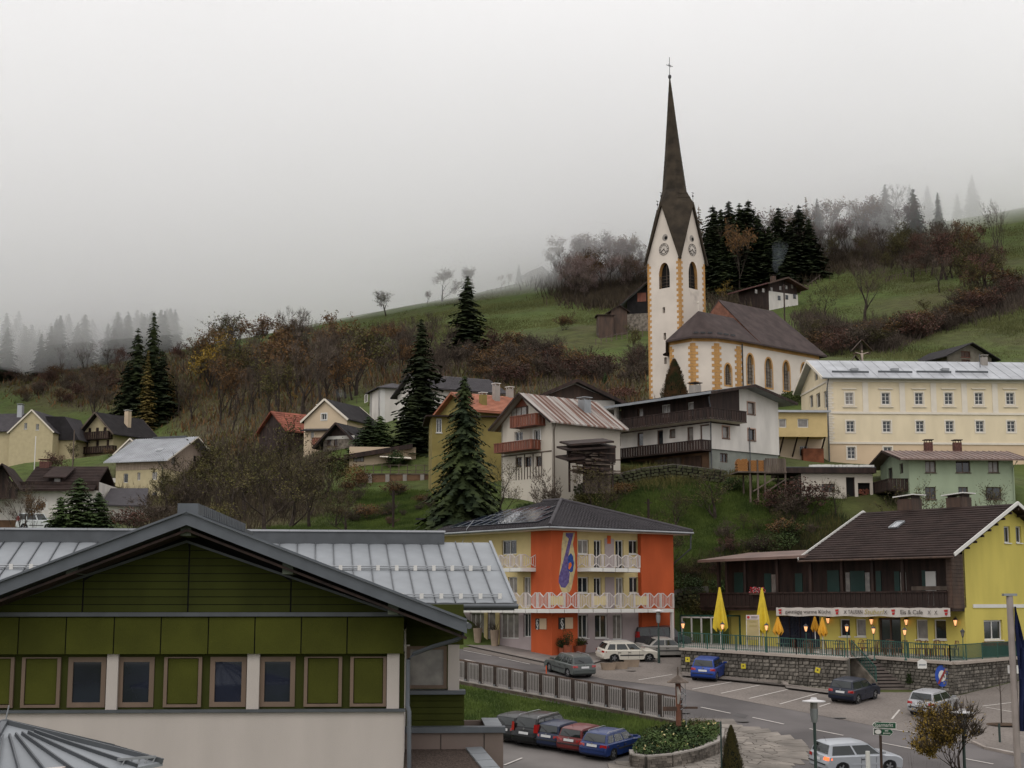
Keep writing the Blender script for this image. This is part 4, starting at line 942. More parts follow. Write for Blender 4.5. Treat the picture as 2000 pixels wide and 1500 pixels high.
 # yellow awning under the banner
 aw = empty('yellow_awning','slim yellow awning lit from below above the inn door','awning',g.P,g.yaw); q = B(); q.slab([(fx(1692,1203,-1.2),-1.2,zb_ + .02),(fx(1770,1203,-1.2),-1.2,zb_ + .02),(fx(1770,1203,-1.2),-.1,zb_ + .25),(fx(1692,1203,-1.2),-.1,zb_ + .25)],.06); q.build('cloth',mat('yellow_cloth',(.72,.48,.02),rough=.8,var=.08,scale=2),aw)
 # wall lanterns
 for i,(px,py) in enumerate(((1617,1212),(1702,1214),(1770,1215),(1866,1216))):
  x,z = g.f(px,py,-.25); lantern(r,g.P + g.dx * x + g.dy * -.25 + Vector((0,0,z)),0,'wall_lantern',
   ['black wall lantern on the yellow wall beside the small parasols','black wall lantern left of the inn door','black wall lantern right of the inn door','lit wall lantern near the corner of the yellow inn'][i],'wall lanterns on the inn',s=1.15)
 return g
CF = cafe()
# ================================================================ TERRACE
TP = [at(1330,1265,94.3),at(1560,1279,90.2),at(1655,1285,88.3),at(1700,1281,91.0),at(1862,1293,87.6),at(1985,1283,94.5),at(2120,1270,104)]
def terrace():
 fl = B(); back = [CF.P + CF.dx * x + CF.dy * 0.02 for x in (2.5,-23.5)]
 b1 = CF.P + CF.dy * 11 + CF.dx * 0; pts = [TP[0],TP[1],TP[2],TP[3],TP[4],TP[5],TP[6]]
 poly = [Vector((p.x,p.y,p.z - .02)) for p in pts] + [Vector((b1.x,b1.y,TZ + .1)),Vector((CF.P.x,CF.P.y,TZ + .0)),Vector((back[1].x,back[1].y,TZ + .45))]
 c = Vector((24,94,TZ - .02)); n = len(poly)
 o = B(); o.add([c] + poly,[(0,i + 1,(i + 1) % n + 1) for i in range(n)]); fo = o.build('terrace_floor',concrete,None,kind='structure')
 wr_ = empty('terrace_wall','grey rubble stone retaining wall with a pale coping under the inn terrace','wall',TP[0])
 O = TP[0]; big = [];
 capm = mat('terrace_coping',(.40,.34,.29),rough=.85,var=.08)
 sts = []
 for i,(a,c_) in enumerate(((0,1),(1,2),(3,4),(4,5),(5,6))):
  p,q_ = TP[a],TP[c_]; gp,gq = Vector((p.x,p.y,plane_z(p.x,p.y) - .4)),Vector((q_.x,q_.y,plane_z(q_.x,q_.y) - .4))
  d = (q_ - p); L_ = math.hypot(d.x,d.y); dh = Vector((d.x,d.y,0)).normalized(); nn = Vector((dh.y,-dh.x,0))
  b = B(); t = -nn * .35; b.add([v - O for v in (gp,gq,q_,p,gp + t,gq + t,q_ + t,p + t)],[(0,1,2,3),(3,2,6,7),(1,5,6,2),(0,3,7,4),(4,7,6,5)]); b.build('wall_core',mortar,wr_)
  b = B(); b.bar(p - O + nn * .02 + Vector((0,0,-.07)),q_ - O + nn * .02 + Vector((0,0,-.07)),.5,.15); b.build('coping',capm,wr_)
  # stones in uneven courses
  z = 0.02; hmax = max(p.z - gp.z,q_.z - gq.z)
  while z < hmax - .12:
   h = rnd.uniform(.14,.25); x = -rnd.random() * .2
   while x < L_:
    w_ = rnd.uniform(.16,.48); x0,x1 = max(x,0),min(x + w_,L_)
    if x1 - x0 > .06:
     f = (x0 + x1) / 2 / L_; top = (p.z + (q_.z - p.z) * f) - .15; base = plane_z(p.x + d.x * f,p.y + d.y * f) - .4; z0 = top - z - h
     if z0 > base: sts.append((p + dh * ((x0 + x1) / 2),dh,nn,z0 + h / 2,(x1 - x0) - .03,h - .03,i))
    x += w_
   z += h
 sts.sort(key=lambda s: -s[4] * s[5] / (s[0].y)); sv = B()
 smesh = []
 for k in range(6):
  b = B(); j = [rnd.uniform(-.06,.06) for _ in range(8)]; b.add([(-.5,.5,-.5),(.5,.5,-.5),(.5,.5,.5),(-.5,.5,.5),(-.44 + j[0],-.5,-.44 + j[1]),(.44 + j[2],-.5,-.42 + j[3]),(.42 + j[4],-.5,.44 + j[5]),(-.44 + j[6],-.5,.42 + j[7])],
   [(4,5,6,7),(0,4,7,3),(1,2,6,5),(3,7,6,2),(0,1,5,4)]); me = b.mesh('stone'); me.materials.append(stone_m); smesh.append(me)
 for k,(P,dh,nn,zc,w_,h,i) in enumerate(sts):
  rz = math.atan2(dh.y,dh.x); pr = rnd.uniform(.05,.11); pos = Vector((P.x,P.y,zc)) - O + nn * (pr / 2)
  if k < 300: inst(rnd.choice(smesh),'stone',wr_,pos,rz,(w_,pr,h))
  else:
   M_ = Matrix.Translation(pos) @ Matrix.Rotation(rz,4,'Z'); b0 = rnd.choice(smesh); sv.add([M_ @ Vector((v.co.x * w_,v.co.y * pr,v.co.z * h)) for v in b0.vertices],[tuple(p_.vertices) for p_ in b0.polygons])
 sv.build('small_stones',stone_m,wr_,kind='stuff')
 # stairs between TP[2] and TP[3]
 st = empty('terrace_stairs','concrete steps climbing from the car park to the inn terrace','stairs',TP[3])
 a_top,b_top = at(1664,1282,90.3),TP[3]; a_bot,b_bot = road(1712,1347),road(1774,1347); n = 10
 for k in range(n):
  f0,f1 = k / n,(k + 1) / n; A0,B0,A1,B1 = a_top.lerp(a_bot,f0),b_top.lerp(b_bot,f0),a_top.lerp(a_bot,f1),b_top.lerp(b_bot,f1); z = a_top.z + (a_bot.z - a_top.z) * (k + .5) / n
  for v in (A0,B0,A1,B1): v.z = z
  q = B(); q.slab([v - TP[3] for v in (A1 + (A1 - A0) * .3,B1 + (B1 - B0) * .3,B0,A0)],.12); o = q.build('step',mat('step_concrete',(.17,.14,.125),rough=.9,var=.15),st)
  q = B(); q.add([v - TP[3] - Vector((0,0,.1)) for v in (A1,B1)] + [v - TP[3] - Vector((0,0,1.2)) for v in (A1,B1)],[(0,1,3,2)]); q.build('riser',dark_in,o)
 def cheek(p0,p1,lab):
  q = B(); d = Vector((p1.x - p0.x,p1.y - p0.y,0)).normalized(); n_ = Vector((-d.y,d.x,0)) * .15; lo = min(p0.z,p1.z) - 1.5
  q.add([v - TP[3] for v in (p0 - n_,p1 - n_,Vector((p1.x,p1.y,lo)) - n_,Vector((p0.x,p0.y,lo)) - n_,p0 + n_,p1 + n_,Vector((p1.x,p1.y,lo)) + n_,Vector((p0.x,p0.y,lo)) + n_)],[(0,1,2,3),(7,6,5,4),(0,4,5,1),(1,5,6,2),(0,3,7,4)]); q.build('cheek_wall',rubble,st)
 ab = a_bot + Vector((0,0,.45)); at_ = a_top + Vector((0,0,.1)); cheek(at_,ab,0)
 # railings
 def railing(pts,label,h=.95,sp=.14):
  o = empty('terrace_railing',label,'railing',pts[0],0,'green railings of the terrace'); bm = B(); bm.tube([(0,0,0),(0,0,1)],.022,5); me = bm.mesh('baluster'); me.materials.append(rail_green); k = 0
  hr = B()
  for a,c in zip(pts,pts[1:]):
   hr.bar(a - pts[0] + Vector((0,0,h)),c - pts[0] + Vector((0,0,h)),.05); hr.bar(a - pts[0] + Vector((0,0,.12)),c - pts[0] + Vector((0,0,.12)),.03); n = int((c - a).length / sp)
   for i in range(n): p = a.lerp(c,i / n); e = inst(me,'baluster',o,p - pts[0] + Vector((0,0,.05)),0,(1,1,h - .06))
   m_ = max(1,round((c - a).length / 2.2))
   for i in range(m_ + 1): p = a.lerp(c,i / m_) - pts[0]; hr.bar(p,p + Vector((0,0,h + .03)),.06)
  hr.build('handrail',rail_green,o); return o
 ins = Vector((-.1,.25,0))
 railing([TP[0] + ins,TP[1] + ins,TP[2] + ins],'green bar railing left of the stairs along the stone terrace')
 railing([TP[3] + ins,TP[4] + Vector((-.1,.3,0)),TP[5] + Vector((-.2,.1,0)),TP[6]],'green bar railing right of the stairs around the terrace corner')
 railing([a_top + Vector((0,0,.1)),ab],'sloping green railing beside the terrace steps',h=.85)
 return st
terrace()
# ================================================================ VILLAGE HOUSES
def chalet():
 g = Bld('chalet_house','white chalet with dark wooden upper storey and two long balconies below the church','house',1388,905,128.0,.70)
 r = g.root; W,Dp = 9.2,13.0
 zf = lambda py: g.f(1388,py)[1]
 ze = g.f(1383,764,-1.3)[1]; zr = g.f(1446,747,-1.3)[1]; zu = zf(826); zl = zf(876)
 xw = g.f(1444,800)[0]; sl = (zr - ze) / (W / 2 + 1.2)
 top = [(0,ze + sl * 1.0),(W / 2,zr - .12),(W,ze + sl * 1.0)]
 fr_ = [(1460,786,1474,809),(1461,838,1475,860),(1411,833,1424,856),(1409,885,1424,903)]; F_ = [g.fr(*a) for a in fr_]
 wall(r,mfront(),0,W,zl,ze + sl,white_wall,F_[:3],top=top,name='front_wall'); wall(r,mfront(.15),0,W,-3.5,zl,mat('grey_render',(.24,.25,.22),var=.1),[F_[3]],name='basement_wall')
 for h in F_[:3]: window(r,mfront(),*h,bframe,glass_m,nx=1,sill=bframe,surround=rosy,sw=.09)
 window(r,mfront(.15),*F_[3],bframe,glass_m,nx=2)
 q = B(); zt = lambda x: ze + sl * (1.0 + x) if x < W / 2 else 0; q.add([(0,-.02,zu),(xw,-.02,zu),(xw,-.02,zt(xw) - .1),(0,-.02,zt(0) - .1)],[(0,1,2,3)]); q.build('wood_cladding',dwood,r)
 L_ = [(1200,848,1212,872),(1244,845,1256,872),(1283,840,1295,870),(1307,838,1319,856),(1342,834,1354,866),(1367,829,1386,862)]; LL = [g.sr(*a) for a in L_]
 wall(r,mleft(),0,Dp,zl,zu,white_wall,LL,name='side_wall')
 for k,h in enumerate(LL): window(r,mleft(),*h,bframe,wframe if k == 5 else glass_m,nx=1,fw=.1,name='door' if k in (1,2,4,5) else 'window')
 U = [(1292,790,1309,815),(1343,785,1355,812),(1245,797,1256,818)]; UU = [g.sr(*a,x=.8) for a in U]
 wall(r,mleft(.8),0,Dp - 1.2,zu,ze + .5,dwood,UU,name='upper_wall')
 for k,h in enumerate(UU): window(r,mleft(.8),*h,wframe if k < 2 else bframe,curtain if k < 2 else glass_m,nx=2 if k == 0 else 1)
 q = B(); q.box(0,.3,Dp - 1.4,Dp - 1.1,zu,ze + .3); q.build('white_post',white_wall,r)
 wall(r,mleft(.2),0,Dp,-4,zl,mat('brown_plaster',(.17,.10,.06),rough=.95,var=.35,scale=.8,bump=.3),[],name='lower_wall'); q = B(); q.box(0,W,Dp - .2,Dp,-3,ze); q.box(W - .2,W,.2,Dp - .2,-3,ze); q.build('back_wall',white_wall,r)
 pr = 1.25; zr0,zr1 = g.f(1388,822,0)[1],g.f(1388,801,0)[1]; xe = g.f(1458,815,-pr)[0]
 railing_boards(r,[(-pr,Dp + .2),(-pr,-pr),(xe,-pr),(xe,0)],zr0,zr1,bwood if 0 else dwood); q = B(); q.box(-pr,xe,-pr,0,zr0 - .05,zr0 + .1); q.box(-pr,0,0,Dp,zr0 - .05,zr0 + .1); q.build('balcony_floor',white_trim,r)
 z0,z1 = g.s_(1385,877,-pr)[1],g.s_(1385,857,-pr)[1]; railing_boards(r,[(-pr,Dp + .4),(-pr,-.1),(0,-.1)],z0,z1,dwood); q = B(); q.box(-pr,.2,0,Dp,z0 - .05,z0 + .08); q.build('balcony_floor',dwood,r)
 rf = gable_roof(r,'y',-1.2,W + 1.2,-1.3,Dp + 1.2,ze,zr,metal_roof,t=.16,fascia=dwood,seams=.6,seam_m=metal_roof)
 chimney(r,W * .45,5.5,zr - .8,zr + .65,.8,concrete,dwood); pipe(r,[(-.2,-.1,ze - .2),(-.1,-.1,ze - .8),(.02,-.08,ze - 1.0),(.02,-.08,-3)],.05); pipe(r,[(5.1,-.08,zu),(5.1,-.08,-1)],.04)
 for i,(x,w_) in enumerate(((1.2,2.0),(3.6,3.2),(7.4,2.6))): q = B(); q.box(.05,.15,x,x + w_,-2.2,zl - .5); q.build('garage_door',gwood if i % 2 else bwood,r)
 for i in range(7): q = B(); x = .3 + i * 1.05; q.box(-.35 + .05 * (i % 3),-.02,x,x + .9,-1.8 - .1 * (i % 2),-.4 + .15 * (i % 3)); q.build('stored_boards',[gwood,bwood,rwood][i % 3],r)
 # white apse-like box left, parasol and satellite pole
 return g
chalet()
def lumber():
 g = Bld('lumber_lean_to','black lean-to roofs stacked with old beams between the rusty roof house and the chalet','shed',1110,925,121.0,.30); r = g.root; q_ = random.Random(2)
 for k,(x0,y0,x1,y1) in enumerate(((1110,868,1196,862),(1104,878,1200,872),(1102,897,1140,893))):
  a,c = g.f(x0,y0,-.8),g.f(x1,y1,-.8); q = B(); q.slab([(a[0],-1.2,a[1]),(c[0],-1.2,c[1]),(c[0],1.4,c[1] + .5),(a[0],1.4,a[1] + .5)],.16); q.build('roof',dwood,r)
 for k in range(62): x = q_.uniform(g.f(1104,900)[0],g.f(1168,900)[0]); z = q_.uniform(g.f(1110,925)[1],g.f(1110,882)[1]); q = B(); q.bar((x,q_.uniform(-.9,-.3),z),(x + q_.uniform(1,2.6),q_.uniform(-.3,.6),z + q_.uniform(-.1,.2)),.14,.10); q.build('beam',q_.choice([dwood,gwood,bwood,dwood]),r)
 for px in (1112,1140,1170,1196): x = g.f(px,900)[0]; q = B(); q.bar((x,0,-1.5),(x,0,g.f(px,872)[1]),.14); q.build('post',dwood,r)
 q = B(); q.box(g.f(1106,900)[0],g.f(1200,900)[0],-.3,-.1,g.f(1150,903)[1],g.f(1150,869)[1]); q.build('plank_front',dwood,r)
 q = B(); q.box(g.f(1150,900)[0],g.f(1200,900)[0],.9,1.1,-1.5,g.f(1170,876)[1]); q.build('plank_wall',gwood,r)
lumber()
def rusty_house():
 g = Bld('rusty_roof_house','tall white gabled house with rust streaked metal roof and two red brown balconies','house',1078,956,124.0,.70)
 r = g.root; W,Dp = 8.0,6.6; sr = g.sr
 ze = g.s_(1079,822,0)[1]; zr = g.s_(1012,771,0)[1]; hs = [sr(1005,843,1021,861),sr(1043,840,1055,861),sr(1007,893,1019,913),sr(1025,892,1038,912),sr(1046,891,1057,911)]
 ze += .4; top = [(0,ze),(Dp / 2,zr - .1),(Dp,ze)]
 wall(r,mleft(),0,Dp,-1.5,ze,stained,hs,top=top,name='gable_wall')
 for k,h in enumerate(hs): window(r,mleft(),*h,bframe if k > 1 else wframe,glass_m,nx=2,surround=wframe if k == 1 else None)
 wall(r,mfront(),0,W,-2,ze,stained,[],name='side_wall'); q = B(); q.box(W - .2,W,.01,Dp,-2,ze); q.box(0,W,Dp - .2,Dp,-2,ze); q.build('back_wall',stained,r)
 zb = g.s_(1060,884,0)[1]; q = B(); q.box(-.03,-.002,0,Dp,zb,zb + .12); q.build('string_course',gwood,r)
 a,c,d,e = sr(998,776,1032,797); q = B(); q.add([(-.04,c,d),(-.04,a,d),(-.04,(a + c) / 2,e + .3)],[(0,1,2)]); q.build('gable_boarding',rwood,r)
 for rect in ((996,811,1046,832),(965,863,1037,880)):
  h = sr(*rect,x=-1.1); railing_boards(r,[(0,h[1]),(-1.1,h[1]),(-1.1,h[0]),(0,h[0])],h[2],h[3],rwood); q = B(); q.box(-1.1,0,h[0],h[1],h[2] - .05,h[2] + .07); q.build('balcony_floor',rwood,r)
 h = sr(999,797,1032,815); q = B(); q.box(-.05,-.005,h[0],h[1],h[2],h[3] + .1); o = q.build('balcony_door',bwood,r)
 for f in (.1,.4,.7): y = h[0] + (h[1] - h[0]) * f; q = B(); q.box(-.07,-.052,y,y + .55,h[2] + .1,h[3]); q.build('pane',curtain,o)
 for k in range(10): y = hs[4][0] - .1 + k * (hs[2][1] - hs[4][0]) / 9; z0 = g.s_(1030,936,0)[1]; q = B(); q.bar((-.03,y,z0),(-.03,y,zb if k % 3 == 0 else hs[3][2]),.05); q.build('trellis_slat',dwood,r)
 rf = gable_roof(r,'x',-.85,W + .3,-.8,Dp + .8,ze - .55,zr,rust_roof,t=.12,fascia=dwood,seams=.55,seam_m=rust_roof)
 chimney(r,W * .66,1.6,zr - 1.6,zr - .3,.8,steel,steel); pipe(r,[(.2,-.3,ze - .6),(.2,-.08,ze - 1.2),(.2,-.08,-1.5)],.05,gwood)
rusty_house()
def house(name,label,cat,px,py,D,yaw,x0,x1,dp,pe,pr,ax,ov,wm,rm,fr=(),sl=(),sr=(),fm=None,gm=None,z0=-5.5,rows=None,seams=None,fascia=None,gmat=None,nx=2,group=None,ridge_at=None,sur=None,t=.14,eave_at=None,tall=False):
 """generic gabled house: anchor pixel px,py at depth D; x0,x1 = local width; pe / pr = pixel rows of eave and ridge on the anchor column"""
 g = Bld(name,label,cat,px,py,D,yaw,group); r = g.root; fm = fm or wframe; gm = gm or glass_m
 ze = g.f(px,pe)[1]; zr = g.f(px,pr)[1]; F_ = [g.fr(*a) for a in fr]; xm = (x0 + x1) / 2 if ridge_at is None else ridge_at
 gw = gmat or wm
 if ax == 'y':
  wall(r,mfront(),x0,x1,z0,ze,wm,F_,top=[(x0,ze),(xm,zr - .1),(x1,ze)],name='front_wall')
  tops = None
 else: wall(r,mfront(),x0,x1,z0,ze,wm,F_,name='front_wall'); tops = [(0,ze),(dp / 2,zr - .1),(dp,ze)]
 S_ = [g.sr(*a,x=x0) for a in sl]; wall(r,mleft(x0),0.0,dp,z0,ze,gw,S_,top=tops,name='side_wall')
 T_ = [g.sr(*a,x=x1) for a in sr]; wall(r,mright(x1),0.0,dp,z0,ze,gw,T_,top=tops,name='side_wall')
 q = B(); q.box(x0 + .01,x1 - .01,dp - .2,dp,z0,ze - .05); q.build('back_wall',wm,r)
 for h in F_: window(r,mfront(),*h,fm,gm,nx=nx,sill=fm,fw=.07,surround=sur)
 for h in S_: window(r,mleft(x0),*h,fm,gm,nx=nx,fw=.07)
 for h in T_: window(r,mright(x1),*h,fm,gm,nx=nx,fw=.07)
 s = (zr - ze) / ((x1 - x0) / 2 if ax == 'y' else dp / 2); zo = ze - s * ov + .05
 if ax == 'y': rf = gable_roof(r,'y',x0 - ov,x1 + ov,-ov,dp + ov,zo,zr,rm,ridge=xm,t=t,rows=rows,seams=seams,fascia=fascia)
 else: rf = gable_roof(r,'x',x0 - ov,x1 + ov,-ov,dp + ov,zo,zr,rm,t=t,rows=rows,seams=seams,fascia=fascia)
 g.ze,g.zr,g.dp,g.x0,g.x1,g.rf = ze,zr,dp,x0,x1,rf
 return g
# -- the long cream building
def cream_building():
 g = Bld('cream_school_building','long cream three storey building with white window surrounds and pale metal roof','building',1622,905,145.0,.06); r = g.root
 W = 24; dp = 10.5; fz = lambda py: g.f(1640,py)[1]; ze,zb1,zb2 = fz(736),fz(806),fz(865)
 rows = [[1659,1730,1795,1853,1912,1973],[1661,1732,1797,1855,1914,1975],[1663,1734]]
 ys = [(767,790),(822,844),(873,896)]; hs = []
 for k,row in enumerate(rows):
  for x in row: dy_ = (x - 1659) * .004; hs.append((k,g.fr(x - 8,ys[k][0] + dy_ * 0,x + 8,ys[k][1])))
 hs.append((2,g.fr(1990,925,2002,945)))
 for k,(z0,z1) in enumerate(((zb1,ze),(zb2,zb1),(-3,zb2))): wall(r,mfront(),0,W,z0,z1,cream if k < 2 else cream_low,[h for kk,h in hs if kk == 2 - (2 - k)],name='wall')
 for k,h in hs:
  o = window(r,mfront(),*h,wframe,glass_m,nx=2,ny=3,fw=.07,dep=.10,surround=white_trim,sw=.13)
  if k == 0: q = B(); q.box(h[0] - .3,h[1] + .3,-.12,-.002,h[3] + .33,h[3] + .43); q.box(h[0] - .3,h[1] + .3,-.12,-.002,h[2] - .3,h[2] - .21); q.build('hood_mould',white_trim,o)
 for z,h_ in ((zb1,.22),(zb2,.2),(ze - .35,.3)): q = B(); q.box(-.06,W,-.1,-.002,z - h_ / 2,z + h_ / 2); q.build('string_course',white_trim,r)
 for px in (1690,1762,1823,1883,1943): x = g.f(px,770)[0]; q = B(); q.box(x - .28,x + .28,-.05,-.003,zb1 + .12,ze - .52); q.build('pilaster',white_trim,r)
 n = 24
 for k in range(n):
  z0 = zb2 + .15 + k * (ze - .6 - zb2) / n; w_ = .5 if k % 2 else .34; q = B(); q.box(-.05,w_,-.05,-.003,z0,z0 + (ze - .6 - zb2) / n - .05); q.box(-.05,-.003,-.003,w_,z0,z0 + (ze - .6 - zb2) / n - .05); q.build('quoin',white_trim,r)
 zr = g.s_(1592,711,-.5)[1]; zr = ze + 2.5
 sl = [(1609,763,1618,796),(1594,768,1602,796),(1581,772,1588,796),(1591,724,1597,743)]; S_ = [g.sr(*a) for a in sl]
 wall(r,mleft(),0,dp,-3,ze,cream,[h for h in S_],top=[(0,ze),(dp / 2,zr - .1),(dp,ze)],name='gable_wall')
 for h in S_: window(r,mleft(),*h,wframe,glass_m,nx=1)
 q = B(); q.box(-.08,-.003,0,dp,ze - .5,ze - .32); q.build('string_course',white_trim,r)
 q = B(); q.box(.1,W,dp - .2,dp,-3,ze); q.box(W - .2,W,0.1,dp - .2,-3,ze); q.build('back_wall',cream,r)
 rf = gable_roof(r,'x',-.7,W,-.6,dp + .6,ze - .12,zr,pale_metal,t=.18,seams=1.1,fascia=white_trim,seam_h=.03)
 gutter(rf,(-.7,-.7,ze - .22),(W,-.7,ze - .22),.09,steel); pipe(r,[(-.1,-.6,ze - .3),(-.15,-.15,ze - 1.2),(-.15,-.15,-2)],.06)
 for a,c in ((1625,1697),(1715,1782),(1790,1858),(1866,1930)):
  p,q_ = slopehit(g,a,728,(0,-.6,ze),(0,-(zr - ze),dp / 2 + .6)),slopehit(g,c,729,(0,-.6,ze),(0,-(zr - ze),dp / 2 + .6)); b = B(); b.bar(p + Vector((0,0,.12)),q_ + Vector((0,0,.12)),.06,.2); b.build('snow_guard',dmetal,rf)
 for px in (1668,1747,1845): p = slopehit(g,px,723,(0,-.6,ze),(0,-(zr - ze),dp / 2 + .6)); b = B(); b.box(p.x - .35,p.x + .35,p.y - .4,p.y + .4,p.z - .1,p.z + .16); b.build('roof_hatch',steel,rf)
 p = slopehit(g,1937,722,(0,-.6,ze),(0,-(zr - ze),dp / 2 + .6)); chimney(r,p.x,p.y + 2,ze,zr + .3,.6,concrete); pipe(r,[(p.x - .8,p.y + 1,ze),(p.x - .8,p.y + 1,zr + .5)],.04)
cream_building()
def annex():
 g = Bld('ochre_annex','flat roofed ochre annex box carried on dark struts beside the white chalet','building',1618,905,141.0,.05); r = g.root
 x0 = g.f(1499,830)[0]; z0,z1 = g.f(1560,853)[1],g.f(1560,805)[1]; hs = [g.fr(1521,818,1536,835),g.fr(1558,818,1579,835)]
 wall(r,mfront(),x0,0,z0,z1,ochre_box,hs,name='wall')
 for h in hs: window(r,mfront(),*h,wframe,curtain,nx=1,fw=.08)
 q = B(); q.box(x0,0,.23,5,z0 + .01,z1 - .01); q.build('box_body',ochre_box,r)
 q = B(); q.slab([(x0 - .3,-.4,z1 + .15),(.3,-.4,z1 + .15),(.3,5,z1 + .5),(x0 - .3,5,z1 + .5)],.2); q.build('roof',pale_metal,r)
 hs = [g.fr(1562,871,1578,891,2.0)]; wall(r,mfront(2.0),x0 + .02,-.02,-2,z0,beige,hs,name='lower_wall'); window(r,mfront(2.0),*hs[0],wframe,glass_m)
 for px in (1512,1532,1559,1580,1613): x = g.f(px,870)[0]; q = B(); q.bar((x,.2,z0),(x - .1,2.0,z0 - 1.7),.12); q.build('strut',dwood,r)
 q = B(); q.box(g.f(1575,890)[0],-.1,1.2,1.9,-1,g.f(1590,873)[1]); q.build('brick_shed',mat('brick_red',(.20,.07,.035),var=.25),r)
annex()
def green_house():
 g = house('green_house','pale green two storey house with brown metal roof below the cream building','house',1778,985,120.0,.06,0,8.65,7.5,893,871,'x',1.0,green_wall,rust_brown,
  fr=[(1807,900,1828,923),(1867,900,1895,923),(1930,900,1951,923),(1807,951,1828,975),(1872,951,1891,975),(1926,951,1956,975)],sl=[(1757,905,1764,925),(1734,914,1743,935),(1734,960,1744,985)],fm=gwood,seams=.5,fascia=dwood,t=.12)
 r = g.root; h = g.sr(1722,925,1766,948,x=-1.1); railing_boards(r,[(0,h[1] + 1.2),(-1.6,h[1] + 1.2),(-1.6,.3),(0,.3)],g.s_(1766,948,-1.6)[1],g.s_(1766,927,-1.6)[1],dwood); q = B(); zz = g.s_(1766,948,-1.6)[1]; q.box(-1.6,0,.3,h[1] + 1.2,zz - .12,zz); q.build('balcony_floor',dwood,r)
 for px in (1822,1879): x = g.f(px,860,3)[0]; chimney(r,x,4.2,g.zr - .5,g.zr + .75,.6,mat('brick_chimney',(.11,.05,.04),var=.3,scale=8),dwood)
 pipe(r,[(8.8,-.5,g.ze - .3),(8.6,-.1,g.ze - .8),(8.6,-.1,-1)],.05,green_wall)
green_house()
def sheds():
 g = Bld('low_garage','low rendered garage with dark wooden fascia and white stones on its flat roof','garage',1652,985,124.0,.03); r = g.root
 x0,x1 = g.f(1565,950)[0],g.f(1705,950)[0]; zt = g.f(1620,925)[1]; h = g.fr(1605,945,1631,962); h2 = (g.f(1653,960)[0],g.f(1670,960)[0],0.0,g.f(1660,932)[1]); h3 = (g.f(1676,960)[0],g.f(1700,960)[0],0,g.f(1690,943)[1])
 wall(r,mfront(),x0,x1,-1.5,zt,stained,[h,h2,h3]); window(r,mfront(),*h,bframe,glass_m); window(r,mfront(),*h2,dwood,dark_in,nx=1,name='door')
 q = B(); q.box(x0,x1,.4,.5,-1,zt); q.build('inner_wall',dark_in,r); q = B(); q.box(x0,x1,.5,5,-1.5,zt); q.build('body',stained,r)
 q = B(); q.box(x0 - 1.5,x1 + .2,-.5,5,zt + .02,g.f(1620,914)[1]); q.build('fascia',dwood,r); q = B(); za = g.f(1620,914)[1]; q.box(x0 - 1.5,x1 + .2,-.5,5,za,za + .05); q.build('roof',dmetal,r)
 q = B()
 for k in range(260): x = rnd.uniform(x0 + .8,x1); s = rnd.uniform(.05,.13); y = rnd.uniform(-.4,.2); q.box(x - s,x + s,y - s,y + s,za + .05,za + .05 + s * 1.6)
 q.build('roof_stones',wframe,r,kind='stuff')
 q = B()
 for k in range(70): a = rnd.uniform(h3[0] + .1,h3[1] - .1); z = rnd.uniform(.05,h3[3] * .7); q.tube([(a,.05,z),(a,.38,z)],.07,6)
 q.build('logs',rwood,r,kind='stuff')
 # timber platform with stacked firewood
 g = Bld('firewood_platform','timber platform on tall posts carrying orange firewood stacks','platform',1465,962,123.0,.12); r = g.root
 X = lambda px: g.f(px,940)[0]; Z = lambda py: g.f(1500,py)[1]; zd = Z(921)
 for px in (1465,1480,1494,1534): q = B(); q.bar((X(px),0,-1),(X(px),0,Z(898)),.13); q.build('post',gwood,r); q = B(); q.bar((X(px),2,-1),(X(px),2,zd),.13); q.build('post',gwood,r)
 for a,c in (((1470,960),(1512,934)),((1497,960),(1534,936))): q = B(); q.bar((X(a[0]),-.05,Z(a[1])),(X(c[0]),-.05,Z(c[1])),.1); q.build('brace',gwood,r)
 q = B(); q.box(X(1440),X(1536),-.2,2.3,zd - .12,zd); q.build('deck',gwood,r)
 lg = mat('cut_firewood',(.33,.15,.05),rough=.85,var=.35,scale=6); n = 0
 b = B(); b.tube([(0,0,0),(0,.8,0)],.065,6); lm = b.mesh('log'); lm.materials.append(lg)
 for a,c,top in ((1442,1461,897),(1466,1492,899)):
  x = X(a);
  while x < X(c):
   z = zd + .07
   while z < Z(top + rnd.uniform(0,2)): inst(lm,'log',r,(x + (.06 if int(z / .12) % 2 else 0),0,z)); z += .115
   x += .125
 for k in range(9): q = B(); x = X(1495) + k * (X(1535) - X(1495)) / 9; q.box(x,x + .17,-.06,-.02,zd - .2,Z(895)); q.build('board',gwood,r)
sheds()
# -- remaining village houses
g = house('brown_gable_house','broad white house with dark brown boarded gable behind the rusty roof','house',1137,830,140.0,.18,-4.6,3.2,9,780,744,'y',1.1,white_wall,black_roof,fascia=dwood,t=.2)
q = B(); zt = g.f(1137,781)[1]; q.add([(-4.4,-.04,zt),(3.1,-.04,zt),(-.7,-.04,g.zr - .35)],[(0,1,2)]); q.build('gable_boarding',bwood,g.root)
g = house('red_tile_house','ochre house with long orange tiled roof behind the tall spruce','house',928,850,148.0,.55,0,9.5,8,797,757,'x',.6,olive,red_tile,rows=.4,t=.2)
for x,y in ((1.6,1.2),(4.0,2.6),(6.5,4.0)): chimney(g.root,x,y,g.ze,g.ze + (1.6 if y < 2 else 2.9),.6,olive if y < 2 else concrete,wframe)
g = house('ochre_house','dull ochre house with flat eaves half hidden by the tall spruce','house',850,880,138.0,.1,-.3,6.2,7,812,806,'x',.6,olive,brown_roof,fr=[(852,817,863,845)],t=.14)
